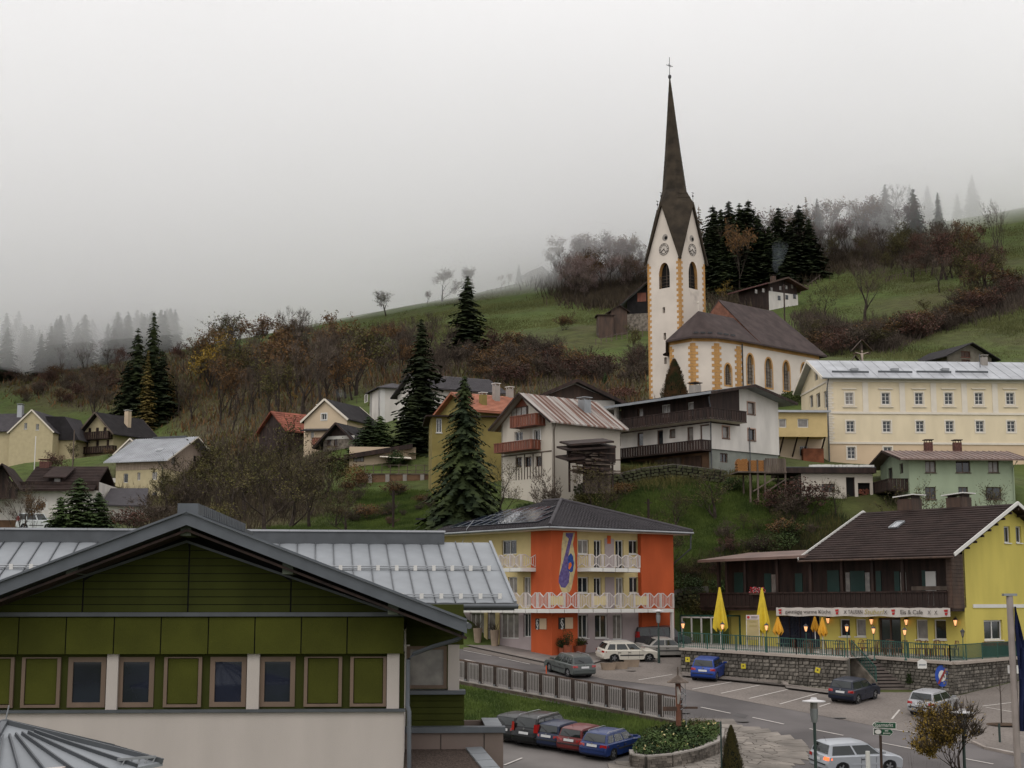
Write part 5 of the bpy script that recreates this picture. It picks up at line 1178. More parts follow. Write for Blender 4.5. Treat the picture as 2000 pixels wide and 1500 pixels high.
g = house('grey_hip_house','large white house with a grey slate roof above the red tiled roof','house',925,800,178.0,.5,-6,3.8,9,761,727,'x',.7,white_wall,grey_tile,fr=[(939,768,945,782),(947,768,953,782)],rows=.5)
def tower_house():
 g = Bld('white_tower_house','white rendered tower block house with shallow grey hipped roof','house',742,850,190.0,.35); r = g.root
 fz = lambda py: g.f(742,py)[1]; ze = fz(757); yl = 5.2; xr = 4.6
 hs = [g.sr(710,770,716,786)]; wall(r,mleft(),0,yl,-4,ze,white_wall,hs,name='side_wall'); window(r,mleft(),*hs[0],wframe,glass_m,nx=1)
 wall(r,mfront(),0,xr,-4,ze,white_wall,[],name='front_wall'); q = B(); q.box(0,xr,yl - .1,yl,-4,ze); q.box(xr - .2,xr,0.01,yl - .1,-4,ze); q.build('back_wall',white_wall,r)
 for k in (0,1): q = B(); q.box(-.06 if k == 0 else .0,.6 if k == 0 else .01,-.06,-.002,-4,ze); q.box(-.06,-.002,-.002,.8,-4,ze); q.box(-.06,-.002,yl - .8,yl,-4,ze); q.build('pilaster',wframe,r)
 c = [Vector(v) for v in ((-.6,-.6,ze),(xr + .6,-.6,ze),(xr + .6,yl + .6,ze),(-.6,yl + .6,ze))]; A = Vector((xr / 2,yl / 2,fz(741)))
 q = B(); [q.slab([c[i],c[(i + 1) % 4],A],.12) for i in range(4)]; q.build('roof',grey_tile,r)
 # lower wing to the right
 q = B(); q.box(xr + .01,xr + 6,.8,6,-4,ze - .9); q.build('wing_wall',white_wall,r); q = B(); q.slab([(xr + .01,.2,ze - .8),(xr + 6.4,.2,ze - .8),(xr + 6.4,3.5,ze + 1.0),(xr + .01,3.5,ze + 1.0)],.15); q.build('wing_roof',grey_tile,r)
 pipe(r,[(xr + .2,-.1,ze - .2),(xr + .2,-.1,-2)],.06)
tower_house()
g = house('beige_gable_house','beige house with steep dark roof and one white framed gable window','house',634,840,184.0,-.42,-3.0,3.2,8,818,779,'y',.35,beige,black_roof,fr=[(628,808,638,820)],sur=wframe,fascia=white_trim,t=.16)
chimney(g.root,-3.0,4,g.ze,g.ze + 2.2,.8,concrete,wframe)
g = house('stone_barn_house','rough stone house with a dark gable and balcony in front of the beige house','house',652,925,166.0,-.38,-1.4,2.6,8,860,827,'y',.9,rubble,black_roof,fr=[(639,855,646,871),(652,855,659,871)],fascia=dwood,t=.14,fm=bframe)
q = B(); zt = g.f(652,852)[1]; q.box(-1.35,2.55,-.05,-.003,zt - .35,zt); q.build('plaster_band',white_wall,g.root); q = B(); q.add([(-1.35,-.03,zt + .0),(2.55,-.03,zt),(.6,-.03,g.zr - .3)],[(0,1,2)]); q.build('gable_boarding',dwood,g.root)
g = house('balcony_cottage','low cottage wall with an orange brown balcony left of the stone house','house',615,890,172.0,-.1,-1.2,2.2,5,840,832,'x',.5,beige,black_roof,fr=[(607,842,613,858)],t=.12)
railing_boards(g.root,[(-.2,-1),(2.4,-1)],g.f(615,871)[1],g.f(615,857)[1],rwood)
g = house('orange_roof_barn','old dark barn with weathered orange tiled roof among bare trees','barn',572,875,196.0,.75,-1,7.5,6.5,838,800,'x',.5,dwood,mat('old_red_tile',(.25,.08,.05),var=.35,scale=.8),rows=.5)
def low_shed():
 g = Bld('flat_roofed_shed','long low cream shed with thick black sloping roof above the garden wall','shed',690,925,157.0,.12); r = g.root; x1 = g.f(812,900)[0]; x0 = g.f(682,900)[0]
 hs = [g.fr(690,890,711,902)]; zt = g.f(740,884)[1]; wall(r,mfront(),x0,x1,-2,zt + .6,beige,hs); window(r,mfront(),*hs[0],bframe,glass_m,nx=3)
 q = B(); a = g.f(672,890,-.8); c = g.f(806,871,-.8); q.slab([(a[0],-.8,a[1] + .1),(c[0],-.8,c[1] + .25),(c[0],4,c[1] + .5),(a[0],4,a[1] + .3)],.5); q.build('roof',dwood,r)
 q = B(); a = g.f(742,891,-1.6); c = g.f(803,893,-1.6); q.slab([(a[0],-2.4,a[1] - .1),(c[0],-2.4,c[1] - .2),(c[0],0,c[1] + .2),(a[0],0,a[1] + .2)],.06); q.build('canopy',white_trim,r)
 for px in (760,782): x = g.f(px,900,-1.8)[0]; q = B(); q.bar((x,-1.8,-1.5),(x,-1.8,zt - .5),.16); q.build('post',bwood,r)
 g2 = Bld('cellar_wall','pale patched plaster wall of a small outbuilding below the stone house','outbuilding',634,945,160.0,.2); hs = [g2.fr(637,904,640,909),g2.fr(658,901,661,905)]; x1 = g2.f(665,920)[0]
 wall(g2.root,mfront(),0,x1,-3,g2.f(650,898)[1],stained,hs); q = B(); q.box(0,x1,.3,4,-3,g2.f(650,898)[1] - .02); q.build('body',stained,g2.root); q = B(); z = g2.f(650,898)[1]; q.slab([(-.3,-.5,z),(x1 + .2,-.5,z + .25),(x1 + .2,4,z + .3),(-.3,4,z + .1)],.18); q.build('roof',dwood,g2.root)
 # garden wall with slat fence
 g3 = Bld('garden_retaining_wall','long brown plastered retaining wall above the green meadow','wall',695,955,150.0,.04); x1 = g3.f(845,940)[0]; z = g3.f(770,927)[1]; q = B(); q.box(0,x1,0,.4,-3,z); q.build('wall',mat('brown_plaster',(.17,.10,.06),rough=.95,var=.35,scale=.8,bump=.3),g3.root); q = B(); q.box(-.05,x1,-.06,.46,z + .004,z + .12); q.build('coping',gwood,g3.root)
 for k in range(4): x = x1 * (k + .8) / 4.4; q = B(); q.box(x - .2,x + .2,-.1,-.003,-3,z); q.build('buttress',concrete,g3.root)
 g4 = empty('garden_fence','thin pale post and rail fence on top of the brown wall','fence',g3.P + Vector((0,.2,z + .1)),g3.yaw)
 n = 9
 for k in range(n + 1): q = B(); x = x1 * k / n; q.bar((x,0,0),(x,0,.95),.08); q.build('post',gwood,g4)
 for z_ in (.35,.88): q = B(); q.bar((0,0,z_),(x1,0,z_),.05); q.build('rail',gwood,g4)
low_shed()
# -- left side
g = house('cream_farmhouse','tall cream gabled farmhouse with dark roof and two small gable windows','house',62,915,262.0,-.1,-4.4,3.6,11,842,800,'y',.3,mat('pale_cream_render',(.50,.42,.26),var=.06),grey_tile,fr=[(47,826,53,838),(70,828,76,840)],z0=-6.5,t=.16,nx=2,fascia=white_trim)
q = B(); q.box(-9,-4.42,1.5,8,-4,g.ze + .2); q.build('wing_wall',mat('pale_cream_render',(1,1,1)),g.root); q = B(); q.slab([(-10,.8,g.ze + .2),(-4.4,.8,g.ze + .2),(-1.5,5,g.zr),(-10,5,g.zr)],.16); q.build('wing_roof',grey_tile,g.root)
q = B(); q.box(3.62,6.6,3,9,-4,g.ze - 1.2); q.build('wing_wall',mat('pale_cream_render',(1,1,1)),g.root); q = B(); q.slab([(1,2.5,g.zr - .9),(4.6,2.5,g.zr - 1.0),(7.4,2.5,g.ze - 1.3),(3.3,2.5,g.ze - 1.3)],.12); q.slab([(1.0,2.5,g.zr - .9),(1.0,9,g.zr - .9),(5,9,g.zr - .9),(4.6,2.5,g.zr - 1.0)],.1); q.slab([(4.6,2.5,g.zr - 1.0),(5,9,g.zr - 1),(7.4,9,g.ze - 1.3),(7.4,2.5,g.ze - 1.3)],.1); q.build('wing_roof',grey_tile,g.root)
chimney(g.root,-4.6,4.5,g.zr - 1,g.zr + 1.4,.9,pale_metal)
g = house('balcony_farmhouse','cream farmhouse with dark roof and two dark wooden balconies under its gable','house',189,895,268.0,-.5,-3.3,3.7,10,840,806,'y',1.2,mat('pale_cream_render2',(.52,.44,.27),var=.06),black_roof,fr=[(172,836,178,850),(187,835,193,849),(202,834,208,848),(166,862,172,876),(187,860,193,874),(208,859,213,873)],fascia=gwood,fm=bframe,z0=-6.5,t=.2)
for a in ((163,843,211,857),(152,872,219,884)): h = g.fr(*a,y=-1.2); railing_boards(g.root,[(h[0],0),(h[0],-1.2),(h[1],-1.2),(h[1],0)],h[2],h[3],dwood,bw=.25); q = B(); q.box(h[0],h[1],-1.2,0,h[2] - .1,h[2]); q.build('balcony_floor',dwood,g.root)
chimney(g.root,2.4,5,g.ze + .6,g.zr + .6,.9,beige,wframe)
def metal_cream_house():
 hb = mat('upright_boards_beige',(.42,.33,.26),rough=.85,var=.12,scale=5,streak=.05); cr = mat('pale_cream_render2',(1,1,1))
 g = Bld('grey_roof_cream_house','cream house with boarded upper storey and ribbed light grey metal roof','house',317,985,198.0,-.34); r = g.root
 fz = lambda py: g.f(317,py)[1]; x0 = g.f(226,930)[0]; dp = 11.5; zm = fz(916); ze = fz(893); F_ = [g.fr(241,925,250,943),g.fr(268,923,274,938),g.fr(297,922,307,937),g.fr(279,962,287,974),g.fr(297,961,307,973)]
 wall(r,mfront(),x0,0,-2.5,zm,cr,F_); [window(r,mfront(),*h,wframe,glass_m,nx=1 if k != 2 else 2) for k,h in enumerate(F_)]; wall(r,mfront(-.02),x0,0,zm,ze,hb,[])
 n = 30
 for k in range(n): x = x0 + (0 - x0) * k / n; q = B(); q.box(x,x - x0 / n - .04,-.05,-.021,zm,ze); q.build('board',hb,r)
 yr = g.s_(383,856)[0]; zr = g.s_(383,856)[1]; yr = min(max(yr,4.5),6.5); zr = ze + 3.4; S_ = [g.sr(335,893,343,908),g.sr(378,890,384,901),g.sr(393,892,400,904)]; dp = yr * 2
 wall(r,mright(0),0,dp,zm,ze,hb,S_,top=[(0,ze),(yr,zr - .15),(dp,ze)],name='gable_wall'); [window(r,mright(0),*h,gwood,glass_m,nx=1) for h in S_]; wall(r,mright(-.02),0,dp,-2.5,zm,cr,[])
 q = B(); q.box(x0,-.01,dp - .1,dp,-2.5,ze); q.box(x0,x0 + .1,.01,dp - .1,-2.5,ze); q.build('back_wall',cr,r)
 rf = gable_roof(r,'x',x0 - 1.3,1.2,-1.0,dp + 1.0,ze - .5,zr,pale_metal,t=.12,seams=.36,seam_m=pale_metal,fascia=white_trim,seam_h=.09)
 q = B(); q.box(x0 * .8,-.6,yr - .2,yr + .1,zr,zr + .2); q.build('ridge_vent',dmetal,rf)
 n_ = Vector((0,-(zr - ze + .5),yr + 1.0)); P = slopehit(g,312,879,(0,-1.0,ze - .5),n_); n_.normalize(); u = Vector((0,n_.z,-n_.y)) * .45; e = Vector((.5,0,0)); P += n_ * .1; q = B(); q.add([P - u - e,P + u - e,P + u + e,P - u + e],[(0,1,2,3)]); q.build('skylight',mat('bright_skylight',(1,1,1)),rf)
 q = B(); q.box(x0 - 2.4,x0 - .01,1,3.5,zm - 2.2,zm - .9); q.build('balcony',white_wall,r); pipe(r,[(-.4,-.8,ze - .6),(-.1,-.12,ze - 1.4),(-.1,-.12,-1)],.06)
metal_cream_house()
def old_house():
 g = Bld('old_white_farmhouse','old low white farmhouse under a big brown roof with a dormer','house',36,1030,150.0,.03); r = g.root
 X = lambda px,y=0: g.f(px,1000,y)[0]; Z = lambda py,y=0: g.f(100,py,y)[1]; x0,x1 = X(36),X(190); zt = Z(958)
 hs = [g.fr(73,980,86,997),g.fr(118,984,124,996)]; wall(r,mfront(),-8,x1,-3,zt,white_wall,hs); [window(r,mfront(),*h,wframe,glass_m,nx=2) for h in hs]
 for h in hs[:1]:
  for a,c in ((h[0] - .4,h[0] - .04),(h[1] + .04,h[1] + .4)): q = B(); q.box(a,c,-.04,-.003,h[2],h[3]); q.build('shutter',gshut if 0 else wframe,r)
 q = B(); q.box(-8,x1,-.06,-.002,-3,Z(1016)); q.build('plinth',mat('brown_plaster',(1,1,1)),r); q = B(); q.box(-8,x1,.1,.3,zt,zt + .9); q.build('timber_band',dwood,r); q = B(); q.box(-8,x1,8.8,9,-3,zt + .9); q.box(x1 - .2,x1,.31,8.8,-3,zt + .9); q.build('back_wall',white_wall,r)
 ze = Z(956,-1); zr = Z(911,4.5); gable_roof(r,'x',X(36,-1),X(196,2),-1.0,10,ze,zr,brown_roof,t=.16,rows=.4)
 # dark gable at the left
 q = B(); q.slab([(X(-60),-3.2,Z(986,-3)),(X(0,-3),-3.2,Z(905,-3)),(X(0),4,Z(905,-3)),(X(-60),4,Z(986,-3))],.15); q.slab([(X(0,-3),-3.2,Z(905,-3)),(X(36,-3),-3.2,Z(955,-3)),(X(40),4,Z(955,-3)),(X(0),4,Z(905,-3))],.15); q.build('front_gable_roof',brown_roof,r)
 q = B(); q.add([(X(-60),-2.2,Z(975,-2)),(X(34,-2),-2.2,Z(975,-2)),(X(34,-2),-2.2,Z(957,-2)),(X(0,-2),-2.2,Z(912,-2)),(X(-60),-2.2,Z(968,-2))],[(0,1,2,3,4)]); q.build('front_gable',dwood,r)
 dx0,dx1 = X(96,1),X(122,1); zd0,zd1 = Z(950,1),Z(931,1); q = B(); q.box(dx0,dx1,.6,3,zd0,zd1); o = q.build('dormer',dwood,r); q = B(); q.slab([(dx0 - .5,-.1,zd1 - .1),(dx1 + .5,-.1,zd1 - .1),(dx1 + .5,3.5,zd1 + 1.2),(dx0 - .5,3.5,zd1 + 1.2)],.12); q.build('dormer_roof',brown_roof,o); q = B(); q.box(dx0 + .5,dx0 + 1.1,.55,.598,zd0 + .2,zd1 - .15); q.build('window',curtain,o)
 chimney(r,X(84,4.5),4.6,zr - .5,zr + .5,1.0,mat('brick_chimney',(1,1,1)),mat('brick_chimney',(1,1,1)))
 pipe(r,[(X(63,4),4,zr - .5),(X(63,4),4,Z(852,4))],.05,wframe,'mast'); pipe(r,[(X(135,4),4.5,zr - 1),(X(136,4),4.5,Z(838,4))],.06,gwood,'mast')
 # lean-to right
 q = B(); q.slab([(X(196),0,Z(985)),(X(285),0,Z(987)),(X(272),4,Z(953,4)),(X(196),4,Z(953,4))],.15); q.build('lean_to_roof',grey_tile,r); q = B(); q.box(X(200),X(272),.6,4,-3,Z(982)); q.build('lean_to_wall',white_wall,r)
old_house()
g = house('small_brown_house','small brown roofed cottage behind the light grey ribbed roof','cottage',410,905,225.0,.5,-2.5,2.8,6,872,856,'x',.8,beige,brown_roof,fascia=dwood)
g = house('gabled_cottage','little grey roofed cottage peeking over the light grey ribbed roof','cottage',254,900,230.0,-.2,-2.5,2.5,8,885,856,'y',.3,white_wall,grey_tile,fascia=white_trim)
# -- hillside
g = house('hillside_chalet','dark timber chalet with white ground floor on the slope behind the church','house',1557,592,286.0,.55,-7.2,.0,9,560,548,'y',1.6,dwood,mat('red_brown_roof',(.10,.045,.04),var=.2),z0=-6.5,fascia=bwood,t=.2)
def chal():
 r = g.root
 q = B(); q.box(-7.3,.1,-.14,-.02,-4,g.f(1540,574)[1]); o = q.build('white_ground_floor',white_wall,r); q = B(); q.box(.02,.12,0,5,-4,g.f(1557,574)[1]); q.build('white_side',white_wall,r)
 for px in (1477,1491,1507,1524,1536,1547): x,z = g.f(px,570 - (px - 1477) * .14,-.1); q = B(); q.box(x - .25,x + .25,-.12,-.05,z - .3,z + .45); q.build('window',curtain,r)
 for px in (1522,1537,1552): x,z = g.f(px,582 - (px - 1522) * .1,-.2); q = B(); q.box(x - .35,x + .35,-.2,-.143,z - .45,z + .45); q.build('window',glass_m,r)
 chimney(r,-3.4,3,g.zr - .5,g.zr + 1.0,.8,bwood,dwood)
chal()
g = house('slope_barn','grey boarded barn with wide dark roof on the meadow above the cream building','barn',1860,712,200.0,.35,-.8,6.5,8,693,668,'y',.9,mat('grey_barn_render',(.17,.15,.12),var=.25,scale=1),black_roof,fr=[(1877,686,1895,698),(1878,702,1895,712)],fm=rwood,gm=bwood,z0=-6)
g = house('dark_timber_farm','dark timber farmhouse on a stone base left of the church tower','farmhouse',1262,640,258.0,-.25,-3.4,4.0,9,585,553,'y',1.2,mat('black_timber',(.012,.010,.010),var=.4),pale_metal,z0=-4,fascia=dwood)
q = B(); q.box(-3.5,4,-.12,-.01,-3,g.f(1262,612)[1]); q.build('stone_base',rubble,g.root); q = B(); h = g.fr(1245,572,1262,589); q.box(h[0],h[1],-.05,-.003,h[2],h[3]); q.build('hay_door',rwood,g.root)
g = house('red_timber_shed','small red brown timber shed beside the dark farmhouse','shed',1208,632,254.0,.2,-1.3,1.6,3,606,596,'y',.4,bwood,dwood,z0=-4)
g = house('carport_shed','low orange timber lean-to with flat roof on the slope','shed',1187,636,252.0,.1,-1.6,1.0,2.5,615,613,'x',.3,bwood,dwood,z0=-4)
g = house('foggy_barn','large barn with low pitched roof fading in the cloud','barn',1052,550,425.0,.5,-2.2,3.8,7,534,520,'y',.8,gwood,brown_roof,z0=-6)
g = house('hilltop_farm','long pale hilltop house with red brown roof half lost in cloud','house',1650,462,440.0,.25,-5,6.5,9,446,427,'x',1.0,white_wall,mat('faded_red_roof',(.16,.07,.05),var=.2),fr=[(1632,450,1637,456),(1645,450,1650,456),(1658,449,1663,455)],z0=-8)
g = house('hilltop_annex','low pale annex beside the hilltop house in the cloud','house',1690,460,436.0,.2,-3.5,4,6,449,441,'x',.6,white_wall,brown_roof,z0=-8)
g = house('ridge_hut','weathered wooden hut on the skyline of the left slope','hut',562,672,330.0,.3,-2,2.6,5,652,640,'x',.8,dwood,gwood,z0=-4)
g = house('ridge_shelter','small dark wooden shelter with pale gable beside the skyline hut','hut',541,675,326.0,-.2,-1.4,1.6,3,658,651,'y',.6,dwood,dwood,z0=-4)
g = house('field_barn','tiny log barn on the bright meadow among bare trees','barn',1785,548,318.0,.4,-2.2,2.8,4,540,533,'x',.8,gwood,bwood,z0=-4)
# ================================================================ CHURCH
def arch_pts(u0,u1,zs,z1,n=7,pointed=True):
 um = (u0 + u1) / 2; L_ = []
 for i in range(n + 1):
  t = i / n * math.pi / 2; c,s = math.cos(t),math.sin(t)
  L_.append((um - (um - u0) * (c ** .85 if pointed else c),zs + (z1 - zs) * (s ** 1.15 if pointed else s)))
 return L_ + [(2 * um - u,z) for u,z in L_[::-1][1:]]
def arch_window(root,mp,u0,u1,z0,z1,wm,gm,reveal=None,surround=None,t=.3,sw=.16,name='window',bars=3,fm=None):
 w_ = (u1 - u0); zs = z1 - w_ * .95; A = arch_pts(u0,u1,zs,z1); b = B(); k = len(A) // 2
 for seg,cor in ((A[:k + 1],(u0,z1)),(A[k:],(u1,z1))):
  for p,q_ in zip(seg,seg[1:]): b.add([mp(p[0],0,p[1]),mp(q_[0],0,q_[1]),mp(cor[0],0,cor[1])],[(0,1,2)])
 o = b.build('arch_spandrel',wm,root)
 out_ = [(u0,z0)] + A + [(u1,z0)]
 b = B()
 for p,q_ in zip(out_,out_[1:] + out_[:1]): b.add([mp(p[0],.001,p[1]),mp(q_[0],.001,q_[1]),mp(q_[0],t,q_[1]),mp(p[0],t,p[1])],[(0,1,2,3)])
 o = b.build(name,reveal or wm,root)
 b = B(); b.add([mp(u,t - .02,z) for u,z in out_],[tuple(range(len(out_)))]); b.build('pane',gm,o)
 if surround:
  b = B(); um = (u0 + u1) / 2; e = lambda p: (um + (p[0] - um) * (1 + 2 * sw / w_),p[1] + (sw if p[1] > zs else 0))
  for p,q_ in zip(out_[:-1],out_[1:]): b.add([mp(*[p[0],-.03,p[1]]),mp(q_[0],-.03,q_[1]),mp(e(q_)[0],-.03,e(q_)[1]),mp(e(p)[0],-.03,e(p)[1])],[(0,1,2,3)])
  b.add([mp(e(out_[0])[0],-.03,z0 - sw),mp(e(out_[-1])[0],-.03,z0 - sw),mp(e(out_[-1])[0],-.03,z0),mp(e(out_[0])[0],-.03,z0)],[(0,1,2,3)])
  b.build('surround',surround,o)
 b = B(); um = (u0 + u1) / 2; P = lambda u,z: mp(u,t - .06,z)
 b.bar(P(um,z0),P(um,z1 - .02),.05)
 for i in range(1,bars + 1): z = z0 + (zs - z0) * i / bars; b.bar(P(u0,z),P(u1,z),.04)
 b.build('glazing_bars',fm or gwood,o); return o
def quoins(root,P,d1,d2,z0,z1,h=.33,wl=.52,ws=.26,pr=.03):
 """alternating long and short corner blocks at P; d1, d2 unit vectors along both faces"""
 P = Vector(P); d1 = Vector(d1); d2 = Vector(d2); n1 = -(d2 - d1 * d1.dot(d2)).normalized(); n2 = -(d1 - d2 * d1.dot(d2)).normalized(); o_ = (n1 + n2) * pr / max(.3,(n1 + n2).dot(n1) if (n1 + n2).length > .1 else 1)
 mm = []
 for w_ in (wl,ws):
  b = B(); hh = h - .02
  pts = [P * 0 + o_,d1 * w_ + n1 * pr,d1 * w_ ,d2 * w_,d2 * w_ + n2 * pr]
  lo = [Vector((p.x,p.y,0)) for p in pts]; hi = [Vector((p.x,p.y,hh)) for p in pts]
  b.add(lo + hi,[(0,1,6,5),(0,5,9,4),(1,2,7,6),(3,4,9,8),(5,6,7,8,9),(0,4,3,2,1)]); me = b.mesh('quoin'); me.materials.append(quoin_m); mm.append(me)
 z = z0; k = 0
 while z < z1 - h: inst(mm[k % 2],'quoin',root,(P.x,P.y,z)); z += h; k += 1
def church():
 g = Bld('church','parish church with tall white clock tower, slender dark spire and ochre corner quoins','church',1332,775,172.0,.80); r = g.root
 S = 4.87; fz = lambda py: g.f(1332,py)[1]; zc = fz(497) - .1; z0 = -4.0
 zg = g.f(1352,398)[1]
 # ---- tower
 tw = r
 bl = g.sr(1287,513,1308,563); br = g.fr(1345,511,1362,564); sl_ = [g.sr(1294,600,1299,612),g.sr(1296,650,1301,664),g.sr(1297,698,1302,711)]
 top = [(0,zc),(S / 2,zg),(S,zc)]
 wall(tw,mleft(),0,S,z0,zc,church_wall,[bl] + sl_,t=.6,top=top,name='tower_wall'); wall(tw,mfront(),0,S,z0,zc,mat('church_plaster_stained',(.66,.58,.50),rough=.92,col2=(.28,.24,.21),scale=.45,thr=(.56,.78),detail=9),[br],t=.6,top=top,name='tower_wall')
 wall(tw,mright(S),0,S,z0,zc,church_wall,[],top=top,name='tower_wall'); wall(tw,mfront(S),0,S,z0,zc,church_wall,[],top=top,name='tower_wall')
 arch_window(tw,mleft(),*bl,church_wall,dark_in,reveal=quoin_m,t=.55,bars=4,name='belfry_opening'); arch_window(tw,mfront(),*br,church_wall,dark_in,reveal=quoin_m,t=.45,bars=4,name='belfry_opening')
 for h in sl_: q = B(); q.box(.5,.55,h[0],h[1],h[2],h[3]); q.build('slit',dark_in,tw)
 X,Y = Vector((1,0,0)),Vector((0,1,0))
 quoins(tw,(0,0,0),X,Y,-.5,zc - .3); quoins(tw,(0,S,0),X,-Y,-.5,zc - .3); quoins(tw,(S,0,0),-X,Y,-.5,zc - .3)
 # clock faces and roundels
 for side in (0,1):
  cy_,cz = (g.s_(1297,487) if side == 0 else g.f(1352,488)); ry_,rz_ = (g.s_(1299,464) if side == 0 else g.f(1351,466))
  mpf = (lambda u,w,z: (w,u,z)) if side == 0 else (lambda u,w,z: (u,w,z)); dial = mat('clock_dial',(.60,.54,.48),var=.12,scale=2) ; ink = mat('clock_ink',(.045,.035,.03))
  su = -1 if side == 0 else 1      # u runs right to left on the left face
  R_ = .72; b = B(); n = 32; b.add([mpf(cy_ + R_ * math.cos(2 * math.pi * i / n),-.02,cz + R_ * math.sin(2 * math.pi * i / n)) for i in range(n)],[tuple(range(n))]); dl = b.build('clock_dial',dial,tw)
  b = B()
  for rr in (R_,R_ * .68):
   for i in range(n):
    a,c = 2 * math.pi * i / n,2 * math.pi * (i + 1) / n; b.bar(mpf(cy_ + rr * math.cos(a),-.04,cz + rr * math.sin(a)),mpf(cy_ + rr * math.cos(c),-.04,cz + rr * math.sin(c)),.03)
  b.build('clock_ring',ink,dl)
  nums = ['XII','I','II','III','IIII','V','VI','VII','VIII','IX','X','XI']
  for k in range(12):
   a = math.pi / 2 - k * math.pi / 6; u,z = cy_ + su * R_ * .84 * math.cos(a),cz + R_ * .84 * math.sin(a)
   o = text(nums[k],'numeral',.23,ink,dl,mpf(u,-.05,z),rz=R(-90) if side == 0 else 0)
  for ang,ln in ((R(90 - 40 * 6),.62),(R(90 - (4 * 30 + 20)),.42)):
   b = B(); b.bar(mpf(cy_ - su * .1 * math.cos(ang),-.07,cz - .1 * math.sin(ang)),mpf(cy_ + su * ln * math.cos(ang),-.07,cz + ln * math.sin(ang)),.05,.05); b.build('clock_hand',ink,dl)
  b = B(); R2 = .42
  vs = [mpf(ry_ + R2 * math.cos(2 * math.pi * i / 20),-.02,rz_ + R2 * math.sin(2 * math.pi * i / 20)) for i in range(20)]; b.add(vs,[tuple(range(20))]); ro = b.build('roundel',concrete,tw)
  b = B(); R2 = .22; vs = [mpf(ry_ + su * .14 + R2 * math.cos(2 * math.pi * i / 14),-.03,rz_ - .06 + R2 * math.sin(2 * math.pi * i / 14)) for i in range(14)]; b.add(vs,[tuple(range(14))]); b.build('round_opening',dark_in,ro)
 # ---- spire
 c = S / 2; lean = Vector((-.28,.28,0)); zt = g.s_(1312,152,c)[1]; zt = g.f(1312,152,c)[1]
 def ring(z,ra,rb):
  f = max(0,(z - zg) / (zt - zg)); return [Vector((c,c,z)) + lean * f + Vector(((ra if k % 2 == 0 else rb) * math.cos(k * math.pi / 4),(ra if k % 2 == 0 else rb) * math.sin(k * math.pi / 4),0)) for k in range(8)]
 zz = lambda py: g.f(1320,py,c)[1]
 ov = .28; G = ring(zg + .15,S / 2 + ov,1.95); G2 = ring(zz(375),1.62,1.50); rings = [G,G2,ring(zz(300),1.02,.98),ring(zz(240),.62,.60),ring(zz(195),.33,.33),ring(zt,.07,.07)]
 C = ring(zc - .5,0,(S / 2) * 1.414 + ov * 1.4); b = B()
 for a,d in zip(rings,rings[1:]):
  for k in range(8): b.add([a[k],a[(k + 1) % 8],d[(k + 1) % 8],d[k]],[(0,1,2,3)])
 for k in range(0,8,2):      # skirts running down to the tower corners
  Gk,D,G_ = G[k],G[(k + 1) % 8],G[(k + 2) % 8]; Ck = C[k + 1]; b.add([Gk,D,Ck],[(0,1,2)]); b.add([D,G_,Ck],[(0,1,2)])
  for Q in (Gk,G_):
   inn = Vector((c,c,0)) - Vector((Q.x,Q.y,0)); inn = inn.normalized() * .35; b.add([Q,Ck,Ck + inn - Vector((0,0,.0)),Q + inn],[(0,1,2,3)])
   b.bar(Q - Vector((0,0,.05)),Ck - Vector((0,0,.05)),.12,.22)
 sp = b.build('spire',spire_m,tw)
 # shingle courses: thin proud rings
 for a,d in zip(rings,rings[1:]):
  n = max(2,int((d[0].z - a[0].z) / .55)); b = B()
  for i in range(1,n):
   f = i / n; P = [a[k].lerp(d[k],f) for k in range(8)]; cc = sum(P,Vector()) / 8
   for k in range(8): p,q_ = P[k],P[(k + 1) % 8]; e = 1.0 + .02 / max(.1,(p - cc).length); b.add([cc + (p - cc) * e,cc + (q_ - cc) * e,q_ + Vector((0,0,.08)),p + Vector((0,0,.08))],[(0,1,2,3)])
  b.build('shingle_courses',spire_m,sp,kind='stuff')
 tip = Vector((c,c,zt)) + lean; zx = zz(116); b = B(); b.lathe([(.03,-.1),(.16,0),(.22,.2),(.16,.4),(.04,.45),(.03,zx - zt)],12,tip); b.build('finial_ball',black_m,sp,smooth=True)
 b = B(); h = zx - zt;
 for dz,w_ in ((h * .62,.5),(h * .62 + .0,.5)): b.bar(tip + Vector((-w_,w_ * .2,dz)),tip + Vector((w_,-w_ * .2,dz)),.06)
 for a in (30,150,210,330): b.bar(tip + Vector((0,0,h * .62)),tip + Vector((.32 * math.cos(R(a)),0,h * .62 + .32 * math.sin(R(a)))),.03)
 b.bar(tip + Vector((0,0,.3)),tip + Vector((0,0,h + .1)),.05); b.build('spire_cross',black_m,sp)
 for k in (0,2,4,6): p = G[k]; b = B(); b.tube([p - Vector((0,0,.1)),p + Vector((0,0,1.1))],.025,5); b.lathe([(.02,.55),(.12,.7),(.02,.85)],8,p); b.bar(p + Vector((-.2,0,1.1)),p + Vector((.2,0,1.1)),.03,.08); b.build('gable_finial',black_m,sp)
 # ---- nave and chancel, given in world metres relative to the tower base
 O = g.P; inv = Matrix.Rotation(-g.yaw,4,'Z')
 toL = lambda P: inv @ (Vector(P) - O)
 al = Vector((.74,.672,0)).normalized(); pe = Vector((-al.y,al.x,0))
 A0 = at(1442,664,164.0); zE = A0.z
 def ev(px,py,D): p = at(px,py,D); return Vector((p.x,p.y,zE))
 A0 = ev(1442,664,164.0); A1 = ev(1400,658,162.0); A2 = ev(1352,657,161.8); A3 = ev(1308,665,164.4); Wn = 11.0; A4 = A0 + pe * Wn + al * 1.0; A5 = A0 + pe * Wn + al * .3
 zb = at(1450,800,166).z - 3
 N1 = A0 + al * 15.0
